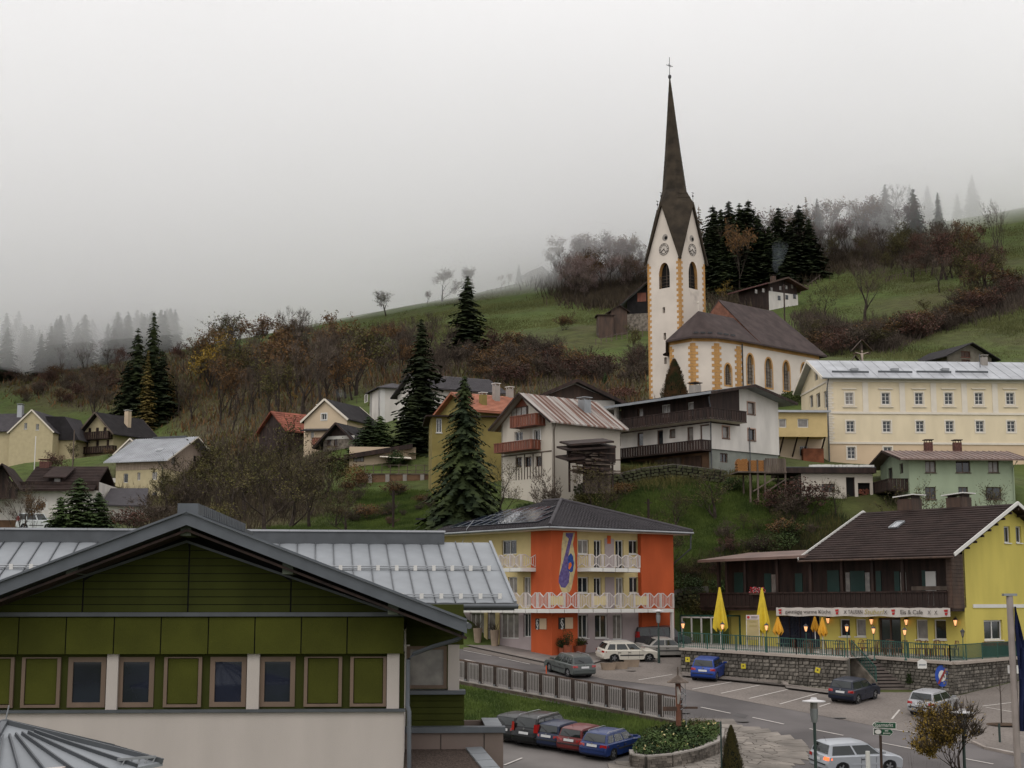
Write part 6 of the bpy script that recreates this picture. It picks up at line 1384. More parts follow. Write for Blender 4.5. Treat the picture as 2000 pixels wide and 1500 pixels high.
 def wseg(p,q_,holes=(),m=church_wall):
  p = Vector(p); q_ = Vector(q_); L_ = (q_ - p).length; d = (q_ - p) / L_; n = Vector((-d.y,d.x,0)); o = bpy.data.objects.new('wall_section',None); COL.objects.link(o); o.parent = r
  mp = lambda u,w,z: tuple(toL(Vector((p.x,p.y,0)) + d * u + n * w + Vector((0,0,z))))
  hs = []
  for (x0,y0,x1,y1) in holes:
   def hit(px,py): r_ = ray(px,py); t = p.dot(n) / r_.dot(n); h = r_ * t; return (h - p).dot(d),h.z
   xm,ym = (x0 + x1) / 2,(y0 + y1) / 2; hs.append((hit(x0,ym)[0],hit(x1,ym)[0],hit(xm,y1)[1],hit(xm,y0)[1]))
  wall(o,mp,0,L_,zb,zE,m,hs,t=.35)
  for h in hs: arch_window(o,mp,*h,church_wall,mat('pale_leaded_glass',(.16,.14,.11),rough=.3,var=.4,scale=2),reveal=quoin_m,surround=quoin_m,t=.3,sw=.18,bars=6,fm=bwood)
  b = B(); b.add([mp(0,-.03,zE - .55),mp(L_,-.03,zE - .55),mp(L_,-.03,zE),mp(0,-.03,zE),mp(0,-.25,zE),mp(L_,-.25,zE)],[(0,1,2,3),(3,2,5,4)]); b.build('cornice',quoin_m,o); return mp
 wseg(A0,N1,[(1459,692,1472,751),(1495,700,1508,757),(1530,706,1542,763),(1565,710,1577,766)])
 wseg(A1,A0,[(1416,711,1428,752)]); wseg(A2,A1); wseg(A3,A2); wseg(A4,A3); wseg(N1,N1 + pe * Wn); wseg(N1 + pe * Wn,A4)
 pts = [A0,A1,A2,A3]; nb = [N1,A0,A1,A2,A3,A4]
 for i,P in enumerate(pts):
  d1 = (nb[i] - P); d2 = (nb[i + 2] - P); d1.z = d2.z = 0; rot = lambda v: (inv @ v.normalized())
  L1 = toL(P); quoins(r,(L1.x,L1.y,0),rot(d2),rot(d1),toL(Vector((P.x,P.y,zb + 2))).z,L1.z - .6,wl=.62,ws=.34,pr=.05)
 b = B(); a = A0 + al * .55; mp_ = toL(a - pe * .12); b.tube([mp_ + Vector((0,0,-.4)),mp_ + Vector((0,0,-9))],.07,6); b.build('downpipe',black_m,r)
 # roof
 def off(P,k=.7):   # eaves overhang
  ctr = A0 + pe * Wn / 2 + al * 2; v = P - ctr; v.z = 0; return P + v.normalized() * k - Vector((0,0,.15))
 mid = lambda s,z: (lambda v: Vector((v.x,v.y,z)))(A0 + al * s + pe * Wn / 2)
 r1,r2 = mid(3.3,at(1402,585,170.2).z),mid(13.6,at(1402,585,170.2).z); cz = at(1362,609,167.7).z; m3 = lambda s: (lambda v: Vector((v.x,v.y,at(1362,609,165.0).z)))(A0 + al * s + pe * 3.3); k1,k2 = m3(-2.9),m3(3.3)
 E = [A0 - pe * .6 + al * 3.3,A0 - pe * .6,off(A1),off(A2),off(A3),off(A4),A5 + pe * .6,A0 + pe * (Wn + .6) + al * 3.3]; E = [Vector((e.x,e.y,zE - .1)) for e in E]
 b = B()
 for tri in ((E[0],E[1],k1,k2),(E[1],E[2],k1),(E[2],E[3],k1),(E[3],E[4],k1),(E[4],E[5],k1),(E[5],E[6],E[7],k2,k1)): b.slab([toL(v) for v in tri],.2)
 b.build('chancel_roof',church_roof,r)
 F0,F1 = A0 - pe * .6 + al * 3.3,A0 - pe * .6 + al * 15.8; F2,F3 = A0 + pe * (Wn + .6) + al * 15.8,A0 + pe * (Wn + .6) + al * 3.3; F_ = [Vector((e.x,e.y,zE - .1)) for e in (F0,F1,F2,F3)]
 b = B(); b.slab([toL(v) for v in (F_[0],F_[1],r2,r1)],.2); b.slab([toL(v) for v in (F_[1],F_[2],r2)],.2); b.slab([toL(v) for v in (F_[2],F_[3],r1,r2)],.2); nr = b.build('nave_roof',church_roof,r)
 b = B(); b.add([toL(v) for v in (F_[0] + Vector((0,0,.05)),F_[3] + Vector((0,0,.05)),r1 - Vector((0,0,.12)))],[(0,1,2)]); b.build('gable',mat('brick_gable',(.20,.09,.06),var=.25,scale=2),r)
 for s0,s1 in ((E[2],E[3]),(E[1],E[2])):
  for f in (.12,.42,.70): b = B(); p,q_ = s0.lerp(s1,f).lerp(k1,.1),s0.lerp(s1,f + .2).lerp(k1,.1); b.bar(toL(p) + Vector((0,0,.15)),toL(q_) + Vector((0,0,.15)),.05,.18); b.build('snow_guard',black_m,r)
 p = toL(k1); b = B(); b.tube([p,p + Vector((0,0,.9))],.03,5); b.lathe([(.02,.8),(.13,.95),(.02,1.1)],8,p); b.build('finial',white_trim,r)
church()
# ================================================================ STREET, CAR PARKS, KERBS
def sheet(name,pix,m,dz,kind='structure',thick=0.0):
 P = [road(x,y,dz) for x,y in pix]; b = B()
 if thick: b.slab(P,thick)
 else: b.add(P,[tuple(range(len(P)))])
 return b.build(name,m,None,kind=kind)
asphalt = mat('asphalt',(.118,.106,.103),rough=.85,var=.26,scale=.22,pos=True,bump=.25,bscale=30,detail=8)
asphalt2 = mat('asphalt_worn',(.17,.155,.145),rough=.85,var=.16,scale=.3,pos=True,bump=.25,bscale=30,detail=8)
def cobble_mat():
 m = mat('cobble_paving',(.20,.172,.152),rough=.9,var=.14,scale=.3,pos=True,detail=8); t = m.node_tree; nd = t.nodes; lk = t.links
 b = nd['Principled BSDF']; src = b.inputs['Base Color'].links[0].from_socket; g = nd.new('ShaderNodeNewGeometry'); v = nd.new('ShaderNodeTexVoronoi'); v.inputs['Scale'].default_value = 4.2; v.feature = 'DISTANCE_TO_EDGE'; lk.new(g.outputs['Position'],v.inputs['Vector'])
 r_ = nd.new('ShaderNodeMapRange'); r_.inputs['From Max'].default_value = .12; r_.inputs['To Min'].default_value = .72; lk.new(v.outputs['Distance'],r_.inputs[0]); mx = nd.new('ShaderNodeVectorMath'); mx.operation = 'SCALE'; lk.new(src,mx.inputs[0]); lk.new(r_.outputs[0],mx.inputs['Scale']); lk.new(mx.outputs[0],b.inputs['Base Color'])
 bp = nd.new('ShaderNodeBump'); bp.inputs['Strength'].default_value = .5; bp.inputs['Distance'].default_value = .02; lk.new(v.outputs['Distance'],bp.inputs['Height']); lk.new(bp.outputs[0],b.inputs['Normal']); return m
cobble = cobble_mat()
paint = mat('road_paint',(.52,.48,.44),rough=.75,var=.12,scale=4)
RT = [(860,1258),(905,1268),(1063,1301),(1180,1326),(1300,1340),(1347,1348),(1585,1394),(1699,1416),(1787,1432),(1925,1457),(2060,1482)]
sheet('road',RT + [(2120,1560),(1900,1640),(1500,1640),(1545,1480),(1540,1463),(1500,1443),(1440,1430),(1400,1412),(1330,1412),(1140,1384),(985,1354),(893,1334),(830,1320)],asphalt,.024)
sheet('car_park',RT[1:] + [(2120,1478),(2120,1300),(1988,1330),(1850,1364),(1780,1352),(1655,1352),(1640,1349),(1330,1311),(1330,1262),(1200,1262),(1110,1262),(1060,1270),(905,1246)][::1],cobble,.036)
sheet('lower_car_park',[(960,1420),(985,1418),(1060,1425),(1240,1452),(1235,1478),(1250,1500),(1420,1500),(1545,1470),(1560,1640),(900,1640)],asphalt2,.014)
# painted marks
def stripe(px0,py0,px1,py1,w_=.13,dz=.05):
 a,c = road(px0,py0,dz),road(px1,py1,dz); d = (c - a); n = Vector((d.y,-d.x,0)).normalized() * w_ / 2; n.z = -.022 * n.x + .1 * n.y
 b = B(); b.add([a - n,c - n,c + n,a + n],[(0,1,2,3)]); b.build('road_marking',paint,None,kind='structure')
for s in ((908,1288,930,1293),(938,1296,962,1301),(980,1306,1028,1316),(1075,1325,1122,1335),(1167,1343,1216,1352),(1266,1361,1320,1373),(1369,1381,1427,1393),(1470,1401,1531,1414),(1581,1423,1647,1436),(1719,1450,1797,1465),(1882,1481,1940,1492)): stripe(*s)
for s in ((1418,1421,1466,1431),(1466,1431,1515,1443),(1536,1446,1572,1453),(905,1270,960,1281),(975,1284,1035,1297),(1740,1424,1786,1431),(1925,1458,1992,1471)): stripe(*s,w_=.10)
for s in ((1247,1328,1313,1317),(1352,1346,1428,1332),(1408,1354,1484,1338),(1463,1364,1540,1346),(1523,1375,1601,1353),(1600,1380,1622,1373),(1742,1404,1757,1386),(1918,1379,1984,1371),(1925,1381,1982,1391),(1040,1425,1020,1436),(1020,1480,985,1494)): stripe(*s,w_=.10)
pts = [(1492,1499),(1515,1491),(1533,1481),(1541,1470),(1540,1462),(1532,1456)]
for (a,c) in zip(pts,pts[1:]): stripe(a[0],a[1],c[0],c[1],.3)
patch = mat('asphalt_patch',(.085,.078,.076),rough=.85,var=.2,scale=.6,pos=True)
for pl in ([(1180,1352),(1262,1368),(1240,1376),(1160,1360)],[(1620,1452),(1702,1468),(1690,1478),(1600,1461)],[(1010,1322),(1040,1328),(1032,1333),(1000,1327)],[(1440,1392),(1462,1397),(1455,1403),(1432,1398)]): sheet('asphalt_patch',pl,patch,.034)
for px,py in ((1232,1310),(1450,1409),(1335,1392),(1640,1402)): p = road(px,py,.046); b = B(); b.lathe([(.34,0),(.33,.004)],16,p); b.build('manhole_cover',mat('cast_iron',(.05,.045,.04),rough=.6),None,kind='structure')
# kerbs
def kerb(name,pix,m,w_=.18,h=.13,dz=.0):
 P = [road(x,y,dz) for x,y in pix]
 for p,q_ in zip(P,P[1:]): b = B(); b.bar(p + Vector((0,0,h / 2)),q_ + Vector((0,0,h / 2)),w_,h); b.build(name,m,None,kind='structure')
kerbm = mat('kerb_stone',(.28,.24,.21),rough=.9,var=.15)
kerb('kerb',[(905,1260),(1060,1293),(1130,1306)],kerbm); kerb('kerb',[(1330,1318),(1480,1332),(1530,1334),(1536,1342),(1655,1357)],kerbm,.3,.16); kerb('kerb',[(1990,1478),(1925,1464),(1900,1452)],kerbm)
sheet('pavement',[(880,1232),(880,1254),(905,1259),(1060,1292),(1128,1304),(1175,1290),(1120,1262),(1062,1262),(1040,1240)],mat('pavement_setts',(.20,.175,.16),rough=.9,var=.2,scale=.5,pos=True,bump=.4,bscale=8),.12)
sheet('wall_side_strip',[(1332,1311),(1640,1349),(1655,1353),(1655,1358),(1536,1343),(1530,1335),(1332,1319)],cobble,.15)
# crazy-paved corner
fp = [(1395,1412),(1415,1421),(1500,1441),(1528,1452),(1536,1464),(1528,1478),(1495,1494),(1440,1505),(1380,1520),(1235,1520),(1237,1502),(1405,1472),(1412,1450),(1402,1430)]
sheet('paved_corner',fp,mat('pavement_joint',(.13,.115,.10),rough=.95,var=.2),.035)
flag = mat('flagstone',(.21,.185,.16),rough=.9,var=.25,scale=.8,bump=.3,bscale=6,rnd_obj=.18)
fr_ = random.Random(5); cells = []
P0 = [road(x,y,0) for x,y in fp]; xs_ = [p.x for p in P0]; ys_ = [p.y for p in P0]
def crazy(poly3,n,gap=.045,nm='flagstone',m=flag,parent=None,seed=5):
 R_ = random.Random(seed); px = [(p.x,p.y) for p in poly3]; x0,x1,y0,y1 = min(p[0] for p in px),max(p[0] for p in px),min(p[1] for p in px),max(p[1] for p in px)
 S_ = []; t = 0
 while len(S_) < n and t < 20000:
  t += 1; x,y = R_.uniform(x0,x1),R_.uniform(y0,y1)
  if in_poly(np.array([x]),np.array([y]),px)[0] and all((x - a) ** 2 + (y - c) ** 2 > .2 for a,c in S_): S_.append((x,y))
 for i,(x,y) in enumerate(S_):
  cell = [(x - 1.1,y - 1.1),(x + 1.1,y - 1.1),(x + 1.1,y + 1.1),(x - 1.1,y + 1.1)]
  for j,(a,c) in enumerate(S_):
   if i == j or (x - a) ** 2 + (y - c) ** 2 > 6: continue
   mx_,my = (x + a) / 2,(y + c) / 2; dx,dy = a - x,c - y; L_ = math.hypot(dx,dy); dx /= L_; dy /= L_; mx_ -= dx * gap / 2; my -= dy * gap / 2; new = []
   for k in range(len(cell)):
    p,q_ = cell[k],cell[(k + 1) % len(cell)]; sp_ = (p[0] - mx_) * dx + (p[1] - my) * dy; sq = (q_[0] - mx_) * dx + (q_[1] - my) * dy
    if sp_ <= 0: new.append(p)
    if sp_ * sq < 0: f = sp_ / (sp_ - sq); new.append((p[0] + f * (q_[0] - p[0]),p[1] + f * (q_[1] - p[1])))
   cell = new
   if len(cell) < 3: break
  if len(cell) < 3: continue
  zz = R_.uniform(.055,.07); b = B(); b.slab([(a,c,plane_z(a,c) + zz) for a,c in cell],.04); o = b.build(nm,m,parent);
PC = bpy.data.objects['paved_corner']
crazy(P0,300,parent=PC)
# ---------------------------------------------------------------- cars
tyre = mat('tyre_rubber',(.018,.018,.018),rough=.85,var=.2); rim = mat('alloy_rim',(.35,.35,.36),rough=.35,metal=.7,var=.1); redl = mat('tail_light',(.35,.012,.012),rough=.15,var=.1,spec=.8); hl = mat('headlight',(.55,.57,.58),rough=.1,var=.1,spec=.9); plate = mat('licence_plate',(.62,.62,.62),rough=.5,var=0); trim_b = mat('black_trim',(.02,.02,.022),rough=.6); cglass = glass('car_glass',(.018,.024,.024),.05)
def car(label,px,py,az,L_,W,H,col,style='hatch',D=None,cat='car',flake=.25,roofcol=None,lit=False,glasscol=None,wagonrail=False,ks=.87):
 L_ *= ks; W *= ks; H *= ks
 g = road(px,py,.05) if D is None else on(px,D) + Vector((0,0,.03)); o = empty('parked_car',label,cat,g)
 # ground-aligned: forward vector follows the sloping plane
 f = Vector((math.sin(az),math.cos(az),0)); f.z = (.1 * f.y - .022 * f.x) if D is None else 0; f.normalize(); up = Vector((.022,-.1,1)) if D is None else Vector((0,0,1)); l_ = up.cross(f).normalized(); up = f.cross(l_).normalized()
 Mx = Matrix((f,l_,up)).transposed().to_4x4(); Mx.translation = g; o.matrix_world = Mx; o.rotation_mode = 'QUATERNION'; o.location = g; o.rotation_quaternion = Mx.to_quaternion()
 pm = mat('car_paint_%02d%02d%02d' % tuple(int(99 * c) for c in col),col,rough=.35,var=.03,metal=flake if max(col) > .2 else 0,spec=.3,coat=.18)
 w = W / 2; h2 = L_ / 2; r = .325 * ks * (1.06 if style in ('suv','van') else 1); xr,xf = -h2 + L_ * .20,h2 - L_ * .195
 S = {'hatch': dict(belt=.60,hood=.60,wb=.235,wt=.05,rt=-.44,rb=-.485,tailz=.62,nose=.48),
         'wagon': dict(belt=.60,hood=.59,wb=.215,wt=.06,rt=-.40,rb=-.475,tailz=.62,nose=.47),
         'sedan': dict(belt=.60,hood=.59,wb=.215,wt=.07,rt=-.22,rb=-.37,tailz=.68,nose=.47),
         'suv': dict(belt=.58,hood=.60,wb=.26,wt=.12,rt=-.43,rb=-.485,tailz=.60,nose=.50),
         'van': dict(belt=.56,hood=.58,wb=.33,wt=.20,rt=-.46,rb=-.49,tailz=.58,nose=.48)}[style]
 zb = H * S['belt'] + .02; zh = H * S['hood']; gc = .19 * ks
 def arc(cx,n=9,rr=r + .055): return [(cx - rr * math.cos(math.pi * i / n),r + rr * math.sin(math.pi * i / n) - .02) for i in range(n + 1)]
 out = [(-h2 + .06,gc + .06)] + arc(xr) + [(xr + r + .1,gc),(xf - r - .1,gc)] + arc(xf) + [(h2 - .05,gc + .04),(h2,gc + .22),(h2 - .015,H * S['nose'] - .06),(h2 - .10,H * S['nose'] + .03),(h2 - .35,H * S['nose'] + .12),(L_ * S['wb'] + .05,zh),(L_ * S['wb'],zh + .015),(L_ * (S['wb'] - .3),zb + .005),(L_ * S['rb'] + .02,zb + .02)]
 if style == 'sedan': out += [(-h2 + .08,H * S['tailz']),(-h2,H * .58)]
 else: out += [(-h2 + .035,zb - .02)]
 out += [(-h2 - .0,gc + .42),(-h2 - .03,gc + .34),(-h2 - .02,gc + .14)]
 n = len(out); b = B(); xm = lambda x,k: x * (1 - k) if abs(x) > h2 * .8 else x
 lay = [(-w,.05,.035),(-w + .04,.028,.0),(-w * .72,.008,0),(0,0,0),(w * .72,.008,0),(w - .04,.028,0),(w,.05,.035)]
 for (y,k,ins) in lay:
  for (x,z) in out: zz = z - (ins if z > H * .42 else 0) + (.02 if abs(y) < w * .8 and z > H * .5 else 0); b.v.append((xm(x,k),y,zz))
 for li in range(len(lay) - 1):
  for i in range(n): a = li * n + i; c = li * n + (i + 1) % n; b.f.append((a,c,c + n,a + n))
 b.f.append(tuple(range(n))); b.f.append(tuple(range((len(lay) - 1) * n,len(lay) * n))[::-1])
 body = b.build('body',pm,o,smooth=True)
 # cabin
 cab = [(L_ * S['rb'],zb - .02),(L_ * (S['rb'] + (S['rt'] - S['rb']) * .5),zb + (H - zb) * .55),(L_ * S['rt'] - .0,H - .06),(L_ * (S['rt'] + .07),H - .015),(L_ * (S['wt'] - .15),H),(L_ * (S['wt'] - .03),H - .02),(L_ * S['wt'] + .03,H - .055),(L_ * S['wb'],zh)]
 cy_ = lambda z: (w * .93) + (w * .74 - w * .93) * max(0,(z - zb)) / (H - zb); b = B(); m_ = len(cab)
 for s in (-1,-.5,0,.5,1):
  for (x,z) in cab: b.v.append((x - (.05 * abs(s) if x > L_ * S['wt'] else (-.05 * abs(s) if x < L_ * S['rt'] + .02 else 0)),s * cy_(z),z + (.025 * (1 - abs(s)) if z > H - .1 else 0)))
 for li in range(4):
  for i in range(m_ - 1): a = li * m_ + i; b.f.append((a,a + 1,a + 1 + m_,a + m_))
 b.f.append(tuple(range(m_))[::-1]); b.f.append(tuple(range(4 * m_,5 * m_))); b.build('cabin',pm,o,smooth=True)
 e = .008
 def lerp(p,q_,t): return p[0] + (q_[0] - p[0]) * t,p[1] + (q_[1] - p[1]) * t
 # glass: windscreen, rear window, sides
 for nm,p,q_,sg in (('windscreen',cab[-1],cab[-2],1),('rear_window',cab[0],cab[2],-1)):
  a,c = lerp(p,q_,.08),lerp(p,q_,.93); b = B()
  if nm == 'rear_window': a,c = lerp(cab[0],cab[1],.35 if style != 'sedan' else .15),lerp(cab[1],cab[2],.85); mid_ = cab[1]
  rows_ = [a,c] if sg == 1 else [a,mid_,c]
  for (x,z) in rows_:
   for s in (-.88,-.45,0,.45,.88): y = s * cy_(z); b.v.append((x + sg * (.014 - .05 * abs(s)) ,y,z + .012 + (.01 if z > H - .12 else 0)))
  for k in range(len(rows_) - 1):
   for i in range(4): b.f.append((k * 5 + i,k * 5 + i + 1,k * 5 + i + 6,k * 5 + i + 5))
  b.build(nm,glasscol or cglass,o,smooth=True)
 zl,zu = zb + .045,H - .10
 def xa(z): t = (z - cab[0][1]) / (cab[2][1] - cab[0][1]); return cab[0][0] + (cab[2][0] - cab[0][0]) * t
 def xc(z): t = (z - cab[-1][1]) / (cab[-2][1] - cab[-1][1]); return cab[-1][0] + (cab[-2][0] - cab[-1][0]) * t
 fr = [0.06,.52,.97] if style == 'hatch' and L_ < 4.3 else ([0.05,.30,.64,.97] if style in ('wagon','suv','van') else [.06,.5,.97])
 for sd in (-1,1):
  for k in range(len(fr) - 1):
   b = B(); q_ = []
   for (z,t) in ((zl,fr[k] + .02),(zl,fr[k + 1] - .02),(zu,fr[k + 1] - .02),(zu,fr[k] + .02)): x = xa(z) + (xc(z) - xa(z)) * t; q_.append((x,sd * (cy_(z) + e),z))
   b.add(q_,[(0,1,2,3)]); b.build('side_window',glasscol or cglass,o)
  # door seams, handles, mirror, sill trim
  for x in (L_ * .13,-L_ * .06) + (() if style == 'hatch' and L_ < 4.3 else (-L_ * .235,)): b = B(); b.bar((x,sd * (w + .002),gc + .08),(x,sd * (w + .002),zb - .08),.012); b.build('door_seam',trim_b,o)
  for x in (-L_ * .035,) + (() if style == 'hatch' and L_ < 4.3 else (-L_ * .21,)): b = B(); b.bar((x - .09,sd * (w + .012),zb - .15),(x + .09,sd * (w + .012),zb - .15),.03); b.build('door_handle',trim_b,o)
  b = B(); x = L_ * (S['wb'] - .03); b.add([(x - .05,sd * w * .93,zb + .03),(x + .1,sd * w * .93,zb + .03),(x + .08,sd * (w + .17),zb + .06),(x - .03,sd * (w + .17),zb + .06),(x - .05,sd * w * .93,zb + .13),(x + .1,sd * w * .93,zb + .13),(x + .06,sd * (w + .17),zb + .16),(x - .03,sd * (w + .17),zb + .16)],[(0,1,2,3),(7,6,5,4),(0,4,5,1),(1,5,6,2),(2,6,7,3),(3,7,4,0)]); b.build('wing_mirror',pm,o)
  b = B(); b.bar((xr + r + .12,sd * (w + .006),gc + .28),(xf - r - .12,sd * (w + .006),gc + .28),.02,.07); b.build('side_moulding',pm if style == 'hatch' else trim_b,o)
  if style in ('wagon','suv') or wagonrail: b = B(); b.tube([(L_ * (S['rt'] + .03),sd * w * .7,H),(L_ * (S['rt'] + .06),sd * w * .7,H + .045),(L_ * (S['wt'] - .06),sd * w * .7,H + .045),(L_ * (S['wt'] - .02),sd * w * .7,H)],.016,6); b.build('roof_rail',rim,o)
  # lights
  tz0,tz1 = (H * .50,H * .60) if style in ('hatch','wagon','sedan') else (H * .52,H * .80)
  b = B(); x = -h2 - .004; ww = .26 if style != 'suv' else .14; b.add([(x + .005,sd * (w - .05 - ww),tz0),(x + .06,sd * (w - .01),tz0),(x + .28,sd * (w + .006),tz0 + .02),(x + .25,sd * (w + .0),tz1),(x + .07,sd * (w - .03),tz1 + .01),(x + .035,sd * (w - .04 - ww),tz1)],[(0,1,4,5),(1,2,3,4)])
  b.build('tail_light',redl if not (lit and sd < 0) else mat('lit_tail_light',(.5,.05,.02),emit=(1,.18,.05),estr=1.6,var=0),o)
  b = B(); x = h2; zz = H * S['nose']; b.add([(x - .03,sd * (w - .45),zz - .12),(x - .12,sd * (w - .03),zz - .1),(x - .32,sd * (w + .004),zz - .02),(x - .30,sd * (w - .04),zz + .07),(x - .16,sd * (w - .2),zz + .055),(x - .085,sd * (w - .45),zz + .02)],[(0,1,2,3,4,5)]); b.build('headlight',hl,o)
  for x in (xr,xf):
   wo = bpy.data.objects.new('wheel',None); COL.objects.link(wo); wo.parent = o; wo.location = (x,sd * (w - .11),r); wo.rotation_euler = (R(90),0,0)
   b = B(); b.lathe([(r * .60,-.09),(r * .93,-.10),(r,-.06),(r,.06),(r * .93,.10),(r * .60,.09)],20); b.build('tyre',tyre,wo,smooth=True)
   b = B(); yo = -sd * .085
   for k in range(5): a = 2 * math.pi * k / 5; b.bar((0,0,yo),(r * .58 * math.cos(a),r * .58 * math.sin(a),yo),.07,.03,up=(0,0,1))
   nn = 20; ring_ = [(r * f * math.cos(2 * math.pi * i / nn),r * f * math.sin(2 * math.pi * i / nn),yo) for f in (.52,.64) for i in range(nn)]; b.add(ring_,[(i,(i + 1) % nn,nn + (i + 1) % nn,nn + i) for i in range(nn)]); b.lathe([(.05,-.01),(.05,.01)],8,(0,0,yo)); b.build('rim',rim,wo)
   b = B(); b.lathe([(r + .04,-.12),(r + .04,.09)],16); q2 = b.build('wheel_well',trim_b,wo)
 b = B(); b.box(-h2 + .3,h2 - .3,-w + .18,w - .18,gc - .03,gc + .25); b.build('underbody',trim_b,o)
 b = B(); x = -h2 - .035; b.add([(x,-.26,gc + .42 + .02),(x,.26,gc + .44),(x + .02,.26,gc + .55),(x + .02,-.26,gc + .55)],[(0,1,2,3)]); b.build('licence_plate',plate,o)
 b = B(); x = h2 + .004; b.add([(x,-.26,gc + .12),(x,.26,gc + .12),(x,.26,gc + .23),(x,-.26,gc + .23)],[(0,1,2,3)]); b.build('licence_plate',plate,o)
 b = B(); x = -h2 - .03; b.bar((x,-w + .1,gc + .32),(x,w - .1,gc + .32),.02,.05,up=(0,0,1)); b.build('bumper_strip',trim_b if style == 'hatch' else pm,o)
 b = B(); b.bar((h2 - .035,-.42,H * S['nose'] - .02),(h2 - .035,.42,H * S['nose'] - .02),.03,.11,up=(0,0,1)); b.build('grille',trim_b,o)
 b = B(); b.lathe([(.045,0),(.045,.012)],12); bd = b.build('badge',rim,o); bd.location = (-h2 - .005,0,H * .62); bd.rotation_euler = (0,R(-90),0)
 b = B(); xx = L_ * (S['rt'] + .05); b.tube([(xx,0,H),(xx - .12,0,H + .22)],.006,4); b.build('aerial',trim_b,o)
 b = B(); a = lerp(cab[0],cab[1],.5); b.bar((a[0] - .03,0,a[1] + .02),(a[0] + .04,.33,a[1] + .18),.018); b.build('wiper',trim_b,o)
 return o
NAVY = (.012,.022,.075)
car('dark grey estate car driving up the road past the orange house',1112,1316,-.45,4.6,1.8,1.47,(.085,.095,.09),'wagon',wagonrail=True)
car('white estate car parked beside the stone troughs',1226,1290,1.30,4.6,1.78,1.44,(.62,.58,.50),'wagon',flake=0)
car('silver beige saloon parked behind the white estate car',1300,1281,1.33,4.6,1.78,1.42,(.36,.34,.31),'sedan')
car('dark grey people carrier parked against the orange house',1290,1264,1.36,4.7,1.85,1.7,(.06,.055,.06),'van')
car('bright blue small hatchback parked at the stone wall',1385,1324,.36,3.9,1.66,1.47,(.015,.05,.26),'hatch',ks=.9)
car('navy hatchback parked before the terrace steps',1669,1367,.66,4.25,1.74,1.47,(.008,.012,.028),'hatch')
car('silver hatchback parked behind the round yellow leaved tree',1824,1392,.68,4.15,1.72,1.46,(.40,.40,.41),'hatch')
car('silver three door hatchback with a glowing tail light beside the lamp post',1672,1506,1.24,4.15,1.72,1.45,(.43,.45,.48),'hatch',lit=True,ks=.92)
car('dark blue estate car, rightmost in the lower row',1197,1472,.60,4.65,1.78,1.45,(.012,.030,.12),'wagon',ks=.79)
car('dark red hatchback between two blue cars',1148,1463,.60,4.2,1.72,1.45,(.13,.016,.015),'hatch',ks=.79)
car('dark blue hatchback left of the red car',1104,1455,.60,4.2,1.72,1.46,(.010,.018,.05),'hatch',ks=.79)
car('black people carrier with tall rear lights in the lower row',1064,1448,.60,4.5,1.8,1.68,(.006,.006,.007),'suv',ks=.80)
car('black car mostly hidden by the grey parapet',1022,1441,.60,4.3,1.75,1.55,(.006,.007,.009),'hatch',ks=.79)
car('small white van parked below the old white farmhouse',62,1030,1.2,4.2,1.8,1.9,(.60,.62,.62),'van',D=146.0,cat='van',flake=0)
# ---------------------------------------------------------------- picket fence on its low stone wall
def roadside_fence():
 A,Z = road(884,1333),road(1327,1416); o = empty('roadside_fence','long picket fence with dark posts on a low stone wall along the road','fence',A); d = Z - A; L_ = d.length; dn = d.normalized(); nn = Vector((dn.y,-dn.x,0)).normalized()
 b = B(); b.bar(Vector((0,0,-.2)),d + Vector((0,0,-.2)),.3,.8); b.build('base_wall',mat('dark_rubble',(.085,.065,.05),rough=.95,var=.4,scale=2,bump=.6),o); b = B(); b.bar(Vector((0,0,.21)),d + Vector((0,0,.21)),.32,.05); b.build('coping',concrete,o)
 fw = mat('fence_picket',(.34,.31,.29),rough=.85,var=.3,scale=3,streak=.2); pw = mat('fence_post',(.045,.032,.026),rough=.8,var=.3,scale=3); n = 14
 bp = B(); bp.box(-.026,.026,-.012,.012,0,1.0); pm_ = bp.mesh('picket'); pm_.materials.append(fw); rz = math.atan2(dn.y,dn.x)
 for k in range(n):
  p = d * (k / n); c = d * ((k + 1) / n); b = B(); b.bar(p + Vector((0,0,.80)) - nn * .04,c + Vector((0,0,.80)) - nn * .04,.03,.80); b.build('shadow_backing',pw,o)  # dark sheet added behind the pickets to stand in for shadow in the gaps
 for k in range(n + 1):
  p = d * (k / n); b = B(); b.box(-.17,.17,-.04,.05,-.25,1.34); q = b.build('post',pw,o); q.location = p; q.rotation_euler = (0,0,rz)
  b = B(); b.box(-.035,.035,-.14,-.06,-.55,.35); q = b.build('steel_bracket',steel,o); q.location = p; q.rotation_euler = (0,0,rz)
  if k < n:
   c = d * ((k + 1) / n)
   for j in range(8): f = (j + .9) / 8.8; inst(pm_,'picket',o,p.lerp(c,.06 + f * .88) + Vector((0,0,.27)) + nn * .06,rz,(1,1,1.05 + .02 * rnd.random()))
   for z_,h_ in ((1.36,.10),(.50,.06),(1.20,.05)): b = B(); b.bar(p + Vector((0,0,z_)),c + Vector((0,0,z_)),.09 if z_ > 1.3 else .04,h_); b.build('rail',pw if z_ < 1.3 else bwood,o)
roadside_fence()
